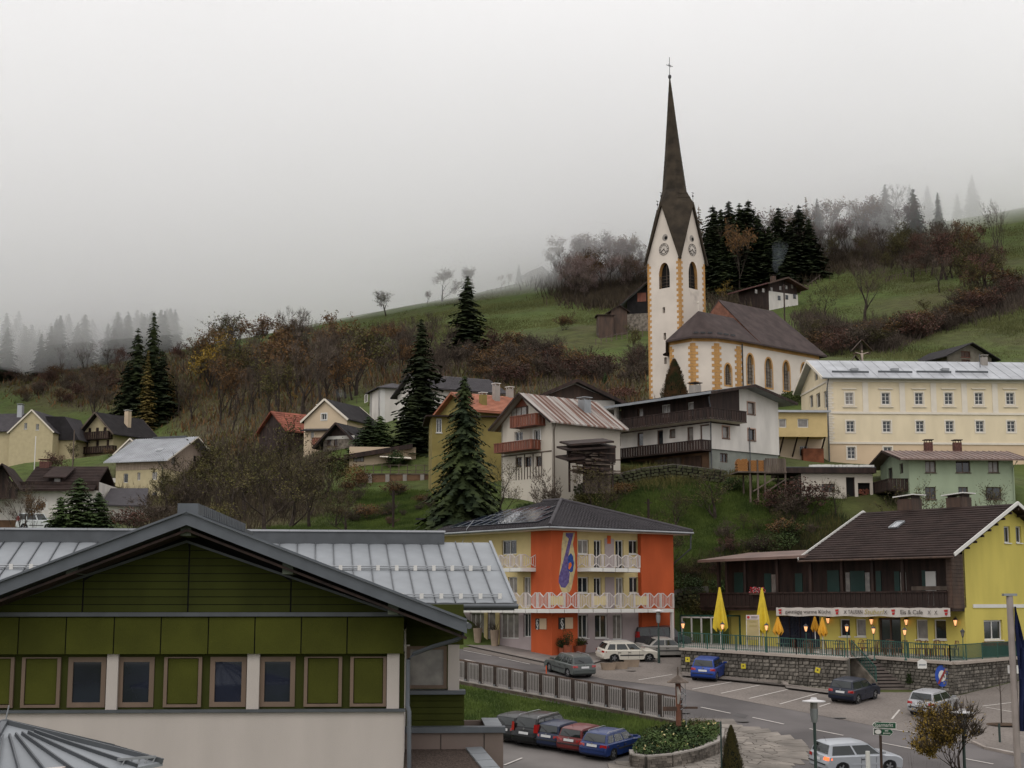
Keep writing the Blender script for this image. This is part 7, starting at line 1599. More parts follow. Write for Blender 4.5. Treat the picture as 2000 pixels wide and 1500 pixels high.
# ---------------------------------------------------------------- street furniture
dg = mat('dark_green_paint',(.015,.035,.028),rough=.45,var=.1)
def street_lamp(label,px,py_base,py_top,D=None,disc=.42):
 g = road(px,py_base);
 if D: g = at(px,py_base,D); g.z = plane_z(g.x,g.y)
 H = at(px,py_top,g.y).z - g.z; o = empty('street_lamp',label,'street lamp',g,0,'disc topped street lamps')
 b = B(); b.lathe([(.09,0),(.075,.9),(.055,1.0),(.055,H - .75)],12); b.build('post',dg,o,smooth=True)
 b = B(); b.lathe([(.10,H - .75),(.14,H - .55),(.15,H - .25)],12); b.build('housing',steel,o,smooth=True); b = B(); b.lathe([(.135,H - .25),(.13,H - .02)],12); b.build('glass',curtain,o,smooth=True)
 b = B(); b.lathe([(disc * .3,H - .03),(disc,H - .01),(disc,H + .02),(disc * .3,H + .07),(.1,H + .14)],24); b.build('disc_shade',mat('lamp_disc_white',(.62,.60,.60),rough=.5,var=.05),o,smooth=True)
street_lamp('disc topped street lamp standing in front of the silver hatchback roof',1595,1560,1370,D=55)
street_lamp('disc topped street lamp in front of the round yellow tree',1888,1590,1392,D=54)
street_lamp('thin black street lamp between the white estate car and the orange house',1287,1296,1194,disc=.45)
def pole_thing(name,label,cat,px,pyb,pyt,r_,m,D=None,parts=None):
 g = road(px,pyb) if not D else at(px,pyb,D)
 if D: g.z = min(g.z,plane_z(g.x,g.y)) if D < 100 else g.z
 H = at(px,pyt,g.y).z - g.z; o = empty(name,label,cat,g); b = B(); b.tube([(0,0,0),(0,0,H)],r_,10); b.build('post',m,o,smooth=True); o['h'] = 0; del o['h']; return o,H,g
# direction sign with two arrow boards
o,H,g = pole_thing('direction_sign','two green arrow boards with white lettering on a brown post','sign',1724,1562,1409,.05,bwood,D=56)
sg = mat('sign_green',(.010,.075,.035),rough=.4,var=.05); Kp = lambda px,py: (at(px,py,g.y) - g)
for (pts,inner) in (([(1704,1420),(1708,1410.5),(1748,1411.5),(1748,1421.5),(1708,1420.5)],0),([(1706,1423),(1738,1424),(1743,1429.5),(1737,1436),(1706,1434)],1)):
 pts = [(1703.5,1415.5),(1708,1410.5),(1748,1411.5),(1748,1422),(1708,1420.5)] if not inner else pts
 P_ = [Kp(*p) for p in pts]; b = B(); b.prism([(p.x,p.z) for p in P_],-.09,-.06,lambda a,c,h: (a,h,c)); brd = b.build('arrow_board',sg,o)
 c = sum(P_,Vector()) / len(P_); b = B(); out2 = [(c.x + (p.x - c.x) * 1.06,c.z + (p.z - c.z) * 1.12) for p in P_]; b.prism(out2,-.085,-.062,lambda a,c_,h: (a,h,c_)); b.build('board_edge',wframe,brd)
 if not inner: t_ = text('Sparmarkt','lettering',.19,wframe,o,(c.x + .03,-.10,c.z),ext=.002); t_.scale[0] = .68 / max(.1,t_.dimensions.x)
 else:
  b = B(); p0,p1 = Kp(1706.5,1423.5),Kp(1721,1434); b.prism([(p0.x,p0.z),(p1.x,p0.z),(p1.x,p1.z),(p0.x,p1.z)],-.095,-.091,lambda a,c_,h: (a,h,c_)); b.build('sign_picture',black_m,brd); b = B(); cc = (p0 + p1) / 2; b.add([(cc.x + .12 * math.cos(t * .5236),-.097,cc.z + .085 * math.sin(t * .5236)) for t in range(12)],[tuple(range(12))]); b.build('oval_emblem',wframe,brd)
  for k,(a,c_) in enumerate(((1731,1427),(1731,1432))): q = Kp(a,c_); b = B(); [b.bar((q.x - .12 + j * .045 + (k == 0) * .06,-.095,q.z - .025),(q.x - .12 + j * .045 + (k == 0) * .06,-.095,q.z + .03),.02) for j in range(6 if k else 3)]; b.build('small_lettering',wframe,brd)
# end-of-restriction sign
o,H,g = pole_thing('round_traffic_sign','round blue traffic sign with red diagonal bar before the stone wall','sign',1841,1356,1300,.03,steel)
cz = (at(1839,1320,g.y) - g).z; b = B(); n = 28; Rr = .62; rot = .62
cs = lambda rr,y: [(rr * .95 * math.cos(2 * math.pi * i / n) * math.cos(.9),y + rr * .95 * math.cos(2 * math.pi * i / n) * math.sin(.9) * -.3,cz + rr * math.sin(2 * math.pi * i / n)) for i in range(n)]
b.add(cs(Rr,-.05) + cs(Rr,-.03),[tuple(range(n)),tuple(range(n,2 * n))[::-1]] + [(i,(i + 1) % n,n + (i + 1) % n,n + i) for i in range(n)]); pl = b.build('disc',mat('sign_blue',(.015,.07,.40),rough=.4,var=.03),o)
b = B(); b.add(cs(Rr * .52,-.07),[tuple(range(n))]); b.build('white_symbol',wframe,pl); b = B(); b.bar((-.25,-.12,cz - .45),(.25,-.12,cz + .45),.11,.02,up=(0,1,0)); b.build('red_bar',mat('sign_red',(.28,.02,.02),rough=.4),pl)
# timber signpost with thatched roof
o,H,g = pole_thing('wooden_signpost','carved wooden post with a little round shingle roof and side arms','signpost',1326,1452,1326,.13,mat('red_brown_log',(.13,.045,.022),rough=.7,var=.3,scale=2))
b = B(); b.lathe([(.52,H - .18),(.5,H - .12),(.1,H + .12),(.04,H + .18),(.03,H + .55)],14); b.build('shingle_roof',gwood,o); Kp = lambda px,py: (at(px,py,g.y) - g)
b = B(); p = Kp(1362,1382); b.bar((0,-.05,p.z),(p.x,-.1,p.z),.12,.1); b.build('side_arm',bwood,o); b = B(); p = Kp(1294,1384); b.bar((p.x,-.1,p.z),(0,-.05,p.z),.09,.2); b.build('side_arm',bwood,o)
b = B(); [b.tube([(.12,.0,H - .3 - k * .28),(.28 + .08 * (k % 2),-.15,H - .5 - k * .25),(.1,-.12,H - .75 - k * .22)],.025,5) for k in range(4)]; b.tube([(.33,-.05,H - .1),(.36,-.05,H - 2.3)],.012,4); b.build('iron_ornament',steel,o); b = B(); b.tube([(-.05,-.16,H - .35),(.02,-.2,H - .7),(-.02,-.18,H - 1.15)],[.05,.10,.04],8); b.build('carved_figure',concrete,o)
for lbl,px,a,c,rr,m_ in (('slim dark green post beside the clipped conifer',1410,1530,1409,.035,dg),('short green bollard on the paving by the flagpole',1953,1451,1413,.055,dg),('orange marker rod at the roadside by the grey car',1067,1327,1300,.03,mat('marker_orange',(.65,.10,.03)))): pole_thing('post' if 'post' in lbl else 'bollard' if 'bollard' in lbl else 'marker_rod',lbl,'post',px,a,c,rr,m_)
bpy.data.objects['post.001'].name if 0 else None
o,H,g = pole_thing('white_post','stubby white painted post at the lower edge before the silver hatchback','post',1698,1568,1467,.08,wframe,D=55)
# power pole on the meadow, poles on the slopes
for lbl,px,a,c,D in (('dark wooden pole on the meadow above the metal roof',766,1040,958,121),('telegraph pole on the slope right of the hillside chalet',1548,680,556,225),('thin telegraph pole in the thicket above the red tiles',1071,740,690,226),('thin brown stake on the grass slope above the orange house roof',1269,1022,975,121)):
 g = on(px,D); H = at(px,c,D).z - g.z; o = empty('telegraph_pole' if 'tele' in lbl else 'wooden_pole',lbl,'pole',g); b = B(); b.tube([(0,0,-.3),(0,0,H)],.11 if D > 200 else .1,8); b.build('pole',dwood,o); b = B(); b.bar((-.3,0,H - .3),(.3,0,H - .3),.07); b.build('crossbar',dwood,o)
# flagpole with a furled navy flag
o,H,g = pole_thing('flagpole','grey flagpole with a limp navy flag at the right edge','flagpole',1993,1600,1164,.11,mat('flagpole_grey',(.30,.25,.23),rough=.5),D=50)
b = B(); b.box(-.22,.22,-.12,.12,H,H + .08); b.build('pole_cap',steel,o); b = B(); n = 12
for i in range(n + 1):
 z = H - .35 - i * (H - .35 - (H - 4.4)) / n * 1.0; w_ = .05 + .22 * min(1,i / 4) * (1 - .3 * (i > 8)); [b.v.append((.12 + w_ * (k / 4),-.08 + .09 * math.sin(k * 2.2 + i * .7),z)) for k in range(5)]
for i in range(n): [b.f.append((i * 5 + k,i * 5 + k + 1,(i + 1) * 5 + k + 1,(i + 1) * 5 + k)) for k in range(4)]
b.build('flag',mat('navy_cloth',(.012,.018,.06),rough=.8,var=.2),o,smooth=True)
o,H,g = pole_thing('direction_box','small white sign box on a green post beside the flagpole','sign',1984,1410,1292,.05,dg,D=70)
b = B(); p0,p1 = at(1969,1300,70) - g,at(1992,1315,70) - g; b.box(p0.x,p1.x,-.2,.1,p1.z,p0.z); b.build('box',wframe,o)
# terrace info board and parking plates
g = at(1471,1256,92.3); o = empty('menu_board','upright cream menu board with a red and white header on the terrace','sign',Vector((g.x,g.y,g.z - .4))); z0,z1 = at(1471,1250,92.3).z - g.z + .4,at(1471,1201,92.3).z - g.z + .4
b = B(); b.box(-.37,.37,-.04,.04,z0,z1); b.build('board',mat('menu_cream',(.45,.36,.18),var=.08),o); b = B(); b.box(-.40,.40,-.055,-.041,z1 - .28,z1); hd = b.build('header',mat('header_white',(.60,.50,.48)),o); b = B(); b.lathe([(.085,0),(.085,.01)],10); q = b.build('header_emblem',mat('banner_red',(1,1,1)),hd); q.location = (-.27,-.056,z1 - .14); q.rotation_euler = (R(90),0,0)
b = B(); [b.bar((-.1,-.06,z1 - .11 - .07 * k),(.3,-.06,z1 - .11 - .07 * k),.012,.03) for k in range(2)]; b.build('header_text',mat('banner_ink',(1,1,1)),hd); text('TAUERN','lettering',.13,mat('banner_gold',(1,1,1)),o,(0,-.046,z1 - .42)); text('Stüberl','lettering',.17,mat('banner_gold',(1,1,1)),o,(0,-.046,z1 - .66),shear=.3)
for s in (-1,1): b = B(); b.bar((s * .38,0,-.3),(s * .38,0,z1),.05); b.build('leg',wframe,o)
pyel = mat('plate_yellow',(.62,.50,.03),rough=.5,var=.05)
for px,py,lb,D in ((1343,1288,'small yellow plate on the stone wall left of the blue hatchback',93.7),(1452,1301,'small yellow plate on the stone wall in the middle of the bays',91.9),(1597,1309,'tilted yellow plate on the stone wall near the navy hatchback',88.9)):
 p = at(px,py,D) ; o = empty('yellow_plate',lb,'sign',p,-.55,'yellow parking plates on the stone wall'); b = B(); b.box(-.15,.15,-.02,.02,-.15,.15); q = b.build('plate',pyel,o); q.rotation_euler = (0,.25 if px > 1500 else 0,0); b = B(); b.box(-.05,.05,-.024,-.021,-.03,.05); b.build('plate_mark',mat('banner_ink',(1,1,1)),o)
p = at(1801,1297,87.3); o = empty('inn_sign','little white house shaped sign hanging on the stone wall','sign',p); b = B(); b.prism([(-.26,-.25),(.26,-.25),(.26,.15),(0,.3),(-.26,.15)],-.03,.03,lambda a,c,h: (a,h,c)); b.build('board',wframe,o); b = B(); b.box(-.2,.2,-.04,-.031,-.08,.0); b.build('print',steel,o)
# stone flower troughs
for i,(px,py) in enumerate(((1188,1309),(1212,1307),(1234,1303))):
 p = road(px,py); o = empty('stone_trough',['leftmost of the three stone flower troughs','middle of the three stone flower troughs','rightmost of the three stone flower troughs'][i],'planter',p,.15,'stone flower troughs'); b = B(); b.add([(-.38,-.2,0),(.38,-.2,0),(.38,.2,0),(-.38,.2,0),(-.46,-.26,.45),(.46,-.26,.45),(.46,.26,.45),(-.46,.26,.45)],[(0,1,5,4),(1,2,6,5),(2,3,7,6),(3,0,4,7),(0,3,2,1)]); b.build('basin',mat('trough_stone',(.30,.23,.17),var=.2,rough=.9),o); b = B(); b.box(-.42,.42,-.22,.22,.38,.42); b.build('soil',dark_in,o)
# parasols
def parasol(label,px,pyb,pyt,D,r_,m,base=None,post_py=None):
 zb = at(px,pyb,D).z; g = at(px,pyb,D); g.z = (TZ + .1); H = at(px,pyt,D).z - g.z; hb = zb - g.z; o = empty('parasol',label,'parasol',g,0,'closed yellow parasols on the terrace')
 b = B(); b.tube([(0,0,0),(0,0,H)],.035 if r_ > .3 else .025,8); b.lathe([(.28,0),(.26,.07),(.06,.1)],12); b.build('pole',wframe,o)
 b = B(); n,rows_ = 24,12; Lh = H - hb
 for i in range(rows_ + 1):
  f = i / rows_; z = hb + Lh * (1 - f)
  for k in range(n):
   a = 2 * math.pi * k / n; fold = 1 + .32 * math.cos(a * 6 + .4 * math.sin(f * 3)) * min(1,f * 1.5); rr = (.05 + r_ * f ** .9) * fold * (1 - .25 * max(0,f - .8) * 5 * .4); b.v.append((rr * math.cos(a),rr * math.sin(a),z + (.14 * math.cos(a * 6) if i == rows_ else 0)))
 for i in range(rows_):
  for k in range(n): a = i * n + k; c = i * n + (k + 1) % n; b.f.append((a,c,c + n,a + n))
 b.build('canopy',m,o,smooth=True)
yc = mat('parasol_yellow',(.64,.46,.02),rough=.75,var=.12,scale=2.5); oc_ = mat('parasol_orange',(.66,.32,.015),rough=.75,var=.12,scale=3)
parasol('tall closed yellow parasol at the left end of the terrace',1407,1230,1147,94.0,.36,yc)
parasol('tall closed yellow parasol beside the menu board',1490,1234,1148,93.5,.36,yc)
parasol('small orange yellow parasol below the left end of the banner',1520,1237,1205,93.0,.25,oc_)
parasol('small brownish parasol beside the wall lantern',1592,1231,1204,96.5,.19,mat('parasol_ochre',(.42,.20,.015),var=.1))
parasol('small bright orange parasol below the banner',1607,1240,1206,93.5,.22,oc_)
# lantern posts on the railing
LN = ['lit lantern on the windscreen corner of the terrace','lit lantern on the railing beside the first tall parasol','lit lantern on the railing beside the second tall parasol','lit lantern on the railing before the dark glass doors','lit lantern on the railing before the first inn window','lit lantern at the head of the steps, left of the inn door','lit lantern on the railing, right of the inn door','unlit lantern on the railing near the gable corner']
for i,(px,py,D) in enumerate(((1334,1222,94.3),(1411,1224,93.2),(1497,1226,91.8),(1574,1228,90.3),(1654,1228,88.7),(1706,1232,88.6),(1767,1235,88.5),(1880,1238,88.9))):
 p = at(px,py,D); lantern(None,p,p.z - (-2.75 - (94.3 - D) * .09),'railing_lantern',LN[i],'lanterns on the terrace railing',lit=i < 7)
# terrace tables and chairs
chw = mat('chair_wood',(.13,.045,.014),rough=.6,var=.2); tabm = mat('table_green',(.012,.06,.05),rough=.5)
def chair0():
 o = empty('terrace_chair','x','chair',(0,0,0)); b = B(); b.box(-.22,.22,-.22,.22,.43,.47); b.build('seat',chw,o)
 for a in (-1,1):
  for c in (-1,1): b = B(); b.bar((a * .19,c * .19,0),(a * .19,c * .19,.43),.045); b.build('leg',chw,o)
 b = B(); b.tube([(-.2,.2,.45),(-.21,.24,.75),(-.12,.26,.93),(.12,.26,.93),(.21,.24,.75),(.2,.2,.45)],.022,6); b.bar((-.08,.22,.47),(-.08,.25,.92),.02); b.bar((.08,.22,.47),(.08,.25,.92),.02); b.build('backrest',chw,o); return o
def table0():
 o = empty('terrace_table','x','table',(0,0,0)); b = B(); b.lathe([(.42,.70),(.43,.73),(.0,.735)],16); b.build('tabletop',tabm,o); b = B(); b.lathe([(.26,0),(.05,.06),(.03,.2),(.03,.70)],10); b.build('pedestal',steel,o); return o
tables = [(1530,92.6,'dark table beneath the small left parasol'),(1578,93.4,'table before the dark glass doors'),(1640,92.2,'table before the first inn window'),(1688,93.2,'table left of the inn door'),(1738,92.4,'table by the stairs and the door'),(1800,91.6,'table before the right hand windows'),(1838,91.4,'table before the last ground floor window')]
c0 = chair0(); t0_ = table0(); first = True; nch = 0
lab2 = ['left of','right of','behind','in front of']
for ti,(px,D,lb) in enumerate(tables):
 g = at(px,1270,D); g.z = TZ + .08; t_ = t0_ if ti == 0 else copy_tree(t0_); t_.location = g; t_['label'] = 'round green ' + lb.replace('dark table','table'); t_['group'] = 'terrace tables'
 if ti == 0: ch_ = ()
 else: ch_ = ((-.62,.05,1.57),(.62,0,-1.57),(.1,.6,0.1),(-.1,-.6,3.1))
 for k,(dx,dy,rz) in enumerate(ch_):
  c_ = c0 if nch == 0 else copy_tree(c0); nch += 1; c_.location = g + Vector((dx,dy,0)); c_.rotation_euler = (0,0,rz + rnd.uniform(-.3,.3)); c_['label'] = 'brown wooden chair %s the %s' % (lab2[k],lb.replace('dark ','')); c_['group'] = 'terrace chairs'
c_ = copy_tree(c0); g = at(1863,1270,90.5); c_.location = (g.x,g.y,TZ + .08); c_.rotation_euler = (0,0,-1.3); c_['label'] = 'single brown chair standing alone near the gable corner'; c_['group'] = 'terrace chairs'
# wayside cross on the upper meadow
g = on(1700,188); o = empty('wayside_cross','wooden wayside crucifix under a small gabled roof on the meadow','shrine',g); zt = at(1700,668,188).z - g.z; b = B(); b.bar((0,0,-.3),(0,0,zt),.25); b.bar((-1.1,0,zt - 1.5),(1.1,0,zt - 1.5),.18); b.build('cross',bwood,o)
b = B(); b.slab([(-1.3,-.5,zt - 1.1),(0,-.5,zt + .3),(0,.4,zt + .3),(-1.3,.4,zt - 1.1)],.1); b.slab([(0,-.5,zt + .3),(1.3,-.5,zt - 1.1),(1.3,.4,zt - 1.1),(0,.4,zt + .3)],.1); b.build('roof',bwood,o)
b = B(); sk_ = mat('carved_limewood',(.50,.40,.33),rough=.7,var=.1); b.tube([(0,-.2,zt - 3.3),(.03,-.22,zt - 2.5),(0,-.2,zt - 2.2),(0,-.2,zt - 1.7),(0,-.22,zt - 1.45)],[.07,.11,.13,.17,.07],8); b.tube([(-.85,-.18,zt - 1.35),(-.4,-.2,zt - 1.5),(0,-.2,zt - 1.65),(.4,-.2,zt - 1.5),(.85,-.18,zt - 1.35)],[.04,.06,.09,.06,.04],6); b.lathe([(.06,-.12),(.12,0),(.05,.12)],8,(0,-.25,zt - 1.28)); b.build('carved_figure',sk_,o,smooth=True)
b = B(); b.slab([(-1.7,-.6,.2),(-.9,-.6,1.3),(-.9,.4,1.3),(-1.7,.4,.2)],.1); b.slab([(-.9,-.6,1.3),(-.1,-.6,.2),(-.1,.4,.2),(-.9,.4,1.3)],.1); b.build('lower_roof',bwood,o)
# ================================================================ VEGETATION
def veg_mat(name,c1,c2,c3=None,scale=.6,rough=.9,trans=.0):
 m = bpy.data.materials.new(name); m.use_nodes = True; t = m.node_tree; nd = t.nodes; lk = t.links; b = nd['Principled BSDF']; b.inputs['Roughness'].default_value = rough; b.inputs['Specular IOR Level'].default_value = .2
 g = nd.new('ShaderNodeNewGeometry'); n = nd.new('ShaderNodeTexNoise'); n.inputs['Scale'].default_value = scale; n.inputs['Detail'].default_value = 3; lk.new(g.outputs['Position'],n.inputs['Vector'])
 r_ = nd.new('ShaderNodeValToRGB'); e = r_.color_ramp.elements; e[0].position = .35; e[0].color = (*c1,1); e[1].position = .65; e[1].color = (*c2,1)
 if c3: k = e.new(.52); k.color = (*c3,1)
 lk.new(n.outputs['Fac'],r_.inputs[0]); oi = nd.new('ShaderNodeObjectInfo'); h = nd.new('ShaderNodeHueSaturation'); mr_ = nd.new('ShaderNodeMapRange'); mr_.inputs['To Min'].default_value = .75; mr_.inputs['To Max'].default_value = 1.3
 lk.new(oi.outputs['Random'],mr_.inputs[0]); lk.new(mr_.outputs[0],h.inputs['Value']); lk.new(r_.outputs[0],h.inputs['Color']); lk.new(h.outputs[0],b.inputs['Base Color']); return m
V_sp = veg_mat('spruce_needles',(.008,.014,.005),(.030,.040,.011)); V_lar = veg_mat('larch_needles',(.12,.07,.03),(.22,.13,.05)); V_tw = veg_mat('bare_twigs',(.050,.038,.030),(.095,.072,.054)); V_twd = veg_mat('dark_twigs',(.030,.022,.016),(.060,.046,.028))
V_rust = veg_mat('rust_leaves',(.075,.042,.020),(.15,.080,.030)); V_yel = veg_mat('yellow_leaves',(.13,.085,.018),(.26,.17,.03)); V_oli = veg_mat('olive_leaves',(.045,.045,.014),(.10,.085,.028)); V_grn = veg_mat('bush_green',(.020,.034,.012),(.055,.080,.024))
V_bark = mat('tree_bark',(.045,.034,.027),rough=.95,var=.35,scale=3); V_birch = mat('birch_bark',(.26,.21,.185),rough=.85,col2=(.12,.09,.08),scale=4,thr=(.5,.75)); V_red = veg_mat('red_brown_leaves',(.065,.032,.026),(.11,.052,.038)); V_thu = veg_mat('thuja_green',(.022,.034,.008),(.055,.065,.016))
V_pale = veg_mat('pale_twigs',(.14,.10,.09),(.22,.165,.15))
def me_of(v,f,name,m):
 me = bpy.data.meshes.new(name); me.from_pydata(v,[],f); me.update(); me.materials.append(m); return me
def conifer_mesh(seed,h=20.0,r_=3.4,whorls=34,nb=8,fr_n=4,droop=.35,m=None,gap=.0,low=.06,pw=.85,fs=1.0):
 q = random.Random(seed); V = []; Fc = []
 for w_ in range(whorls):
  f = low + (1 - low) * (w_ + q.random() * .6) / whorls; z = h * (f + q.uniform(-.5,.5) / whorls); R0 = r_ * (1 - f) ** pw * q.uniform(.72,1.12) + .12
  k = max(4,int(nb * (.5 + .7 * (1 - f)))); a0 = q.random() * 6.28
  for i in range(k):
   if q.random() < gap: continue
   a = a0 + 6.283 * i / k + q.uniform(-.35,.35); z = h * (f + q.uniform(-.6,.6) / whorls); R1 = R0 * q.choice((.6,.85,1,1.1,1.25)) * q.uniform(.85,1.08); ca,sa = math.cos(a),math.sin(a); dz = -droop * R1 * q.uniform(.6,1.3)
   for j in range(fr_n):
    t0,t1 = (j + .1) / fr_n,min(1.08,(j + 1.35) / fr_n); x0,x1 = R1 * t0,R1 * t1; z0 = z + dz * t0 ** 1.3 + .12 * R1 * t0 * 0; z1 = z + dz * t1 ** 1.3 - .05
    wd = (.30 + .17 * R1 * (1 - .5 * t0)) * fs * q.uniform(.7,1.35)
    for s in (-1,1):
     hang = q.uniform(.15,.45) * wd * 1.5; n = len(V)
     V += [(x0 * ca,x0 * sa,z0 + .04),(x1 * ca,x1 * sa,z1),((x0 + (x1 - x0) * .75) * ca - s * wd * sa,(x0 + (x1 - x0) * .75) * sa + s * wd * ca,(z0 + z1) / 2 - hang)]; Fc.append((n,n + 1,n + 2))
 # leader
 n = len(V); V += [(-.08,0,h * .965),(.08,0,h * .965),(0,0,h * 1.01)]; Fc.append((n,n + 1,n + 2)); n = len(V); V += [(0,-.08,h * .965),(0,.08,h * .965),(0,0,h * 1.01)]; Fc.append((n,n + 1,n + 2))
 return me_of(V,Fc,'crown',m or V_sp)
def trunk_mesh(h,r0,m=None,name='trunk'):
 b = B(); b.tube([(0,0,-.8),(0,0,h * .3),(0,0,h * .97)],[r0,r0 * .75,.04],7); me = b.mesh(name); me.materials.append(m or V_bark); return me
def bare_mesh(seed,h=12.0,spread=.42,fork=.28,depth=5,twig=1.0,leaf=0,leafs=.22,bm=None,tm=None,lm=None,up=.35,stems=1,tw=.035,ntw=3):
 """limbs as tapered tubes, twigs as slivers, optional leaves. returns (trunk_mesh, crown_mesh)"""
 q = random.Random(seed); b = B(); V = []; Fc = []; LV = []; LF = []; tips = []
 def grow(p,d,L_,r_,lv):
  seg = 3 if lv < 2 else 2; pts = [p]; rs = [r_]; cur = Vector(p); dd = Vector(d)
  for s in range(seg):
   dd = (dd + Vector((q.uniform(-.16,.16),q.uniform(-.16,.16),q.uniform(-.03,.16)))).normalized(); cur = cur + dd * (L_ / seg); pts.append(cur.copy()); rs.append(r_ * (1 - .42 * (s + 1) / seg))
  if lv <= 3: b.tube(pts,rs,6 if lv < 2 else 4 if lv < 3 else 3,cap=False)
  else:
   for a,c in zip(pts,pts[1:]): n = len(V); o_ = Vector((q.uniform(-1,1),q.uniform(-1,1),q.uniform(-.3,.3))).normalized() * max(rs[0],tw * .6); V.extend([tuple(a - o_),tuple(a + o_),tuple(c)]); Fc.append((n,n + 1,n + 2))
  if lv >= depth:
   for k in range(ntw):
    n = len(V); e = (dd + Vector((q.uniform(-.9,.9),q.uniform(-.9,.9),q.uniform(-.35,.7)))).normalized() * (h * .055 * q.uniform(.6,1.5) * twig); a = pts[q.randint(0,len(pts) - 1)]; o_ = e.cross(Vector((q.uniform(-1,1),q.uniform(-1,1),q.uniform(-1,1)))).normalized() * tw * .5; V.extend([tuple(a - o_),tuple(a + o_),tuple(a + e)]); Fc.append((n,n + 1,n + 2)); tips.append(a + e)
   return
  nb_ = 3 if lv < 2 else q.choice((2,3,3))
  for k in range(nb_):
   at_ = pts[-1] if k == 0 else pts[q.randint(max(1,seg - 2),seg)]
   ax = Vector((q.uniform(-1,1),q.uniform(-1,1),0)).normalized(); nd_ = (dd + ax * (spread * 1.7 if k else spread * .7) * q.uniform(.6,1.3) + Vector((0,0,up * q.uniform(0,.6)))).normalized()
   grow(at_,nd_,L_ * q.uniform(.62,.84),rs[-1] * (.85 if k == 0 else .65),lv + 1)
 for s in range(stems):
  a = 6.28 * s / max(1,stems) + q.random(); d = Vector((.35 * math.cos(a),.35 * math.sin(a),1)) if stems > 1 else Vector((q.uniform(-.08,.08),q.uniform(-.08,.08),1))
  grow(Vector((0,0,-.4)) ,d.normalized(),h * fork * (q.uniform(.7,1.1) if stems > 1 else 1),h * (.022 if stems == 1 else .010),0)
 zs = max(v[2] for v in V) if V else h; k_ = h / zs
 b.v = [(x * k_,y * k_,z * k_) for x,y,z in b.v]; V = [(x * k_,y * k_,z * k_) for x,y,z in V]; tips = [t * k_ for t in tips]
 tm_ = b.mesh('trunk'); tm_.materials.append(bm or V_bark); cm = bpy.data.meshes.new('crown'); nf = len(Fc)
 if leaf:
  for t in tips:
   for _ in range(leaf):
    p = t + Vector((q.gauss(0,.3),q.gauss(0,.3),q.gauss(-.1,.28))) * (h / 12); u = Vector((q.uniform(-1,1),q.uniform(-1,1),q.uniform(-1,1))).normalized() * leafs * q.uniform(.6,1.2); w_ = u.cross(Vector((q.uniform(-1,1),q.uniform(-1,1),q.uniform(-1,1)))).normalized() * leafs * .6; n = len(V); V += [tuple(p - u * .5),tuple(p + w_ * .5),tuple(p + u * .5),tuple(p - w_ * .5)]; Fc.append((n,n + 1,n + 2,n + 3))
 cm.from_pydata(V,[],Fc); cm.update(); cm.materials.append(tm or V_tw)
 if leaf:
  cm.materials.append(lm or V_rust); idx = [0] * nf + [1] * (len(Fc) - nf); cm.polygons.foreach_set('material_index',idx)
 return tm_,cm
def bush_mesh(seed,r_=1.0,h=1.2,n=500,lm=None,leafs=.14,twigs=60,name='foliage',tm=None,lump=.35):
 q = random.Random(seed); V = []; Fc = []; C = [(q.uniform(-.5,.5) * r_,q.uniform(-.5,.5) * r_,q.uniform(.25,.6) * h,q.uniform(.45,.75)) for _ in range(6)]
 for k in range(twigs): a = q.uniform(0,6.28); e = Vector((math.cos(a) * q.uniform(.2,1) * r_,math.sin(a) * q.uniform(.2,1) * r_,h * q.uniform(.6,1.15))); i = len(V); s = Vector((q.uniform(-1,1),q.uniform(-1,1),0)).normalized() * .02; p = Vector((e.x * .2,e.y * .2,0)); V += [tuple(p - s),tuple(p + s),tuple(e)]; Fc.append((i,i + 1,i + 2))
 nf = len(Fc)
 for k in range(n):
  cx_,cy2,cz,rr = q.choice(C); d = Vector((q.gauss(0,1),q.gauss(0,1),q.gauss(0,1))).normalized() * q.uniform(.6,1.05) * rr; p = Vector((cx_ + d.x * r_,cy2 + d.y * r_,max(.03,cz + d.z * h * .6))); u = Vector((q.uniform(-1,1),q.uniform(-1,1),q.uniform(-.6,.6))).normalized() * leafs * q.uniform(.6,1.3); w_ = u.cross(Vector((q.uniform(-1,1),q.uniform(-1,1),q.uniform(-1,1)))).normalized() * leafs * .6; i = len(V); V += [tuple(p - u * .5),tuple(p + w_ * .5),tuple(p + u * .5),tuple(p - w_ * .5)]; Fc.append((i,i + 1,i + 2,i + 3))
 me = bpy.data.meshes.new(name); me.from_pydata(V,[],Fc); me.update(); me.materials.append(tm or V_twd); me.materials.append(lm or V_grn); me.polygons.foreach_set('material_index',[0] * nf + [1] * (len(Fc) - nf)); return me
KIND = {}
def kind(name,trunk,crown,h): KIND.setdefault(name,[]).append((trunk,crown,h))
for s in range(4): kind('spruce',trunk_mesh(20,.25),conifer_mesh(s,20,3.9 + .4 * (s % 3),40,11,4,.36,fs=1.15,pw=.72),20)
kind('big_spruce',trunk_mesh(20,.3),conifer_mesh(21,20,6.2,78,18,7,.42,fs=.62,gap=.05,pw=.74),20)
kind('slim_spruce',trunk_mesh(20,.22),conifer_mesh(31,20,3.6,52,13,4,.30,gap=.06,pw=.7),20)
for s in (51,52): kind('young_spruce',trunk_mesh(6,.1),conifer_mesh(s,6,1.9,28,13,4,.12,m=V_grn,fs=.62,pw=.62),6)
for s in (41,42): kind('larch',trunk_mesh(20,.22),conifer_mesh(s,20,3.6,38,10,4,.10,m=V_lar,gap=.25,fs=.8,pw=.7),20)
kind('golden_larch',trunk_mesh(12,.16),conifer_mesh(43,12,2.0,34,10,4,.2,m=veg_mat('dull_gold',(.055,.042,.012),(.11,.08,.02)),gap=.1,fs=.6),12)
for s in range(4): kind('bare',*bare_mesh(100 + s,12,.42,.27,5,bm=V_bark,ntw=5,tw=.05),12)
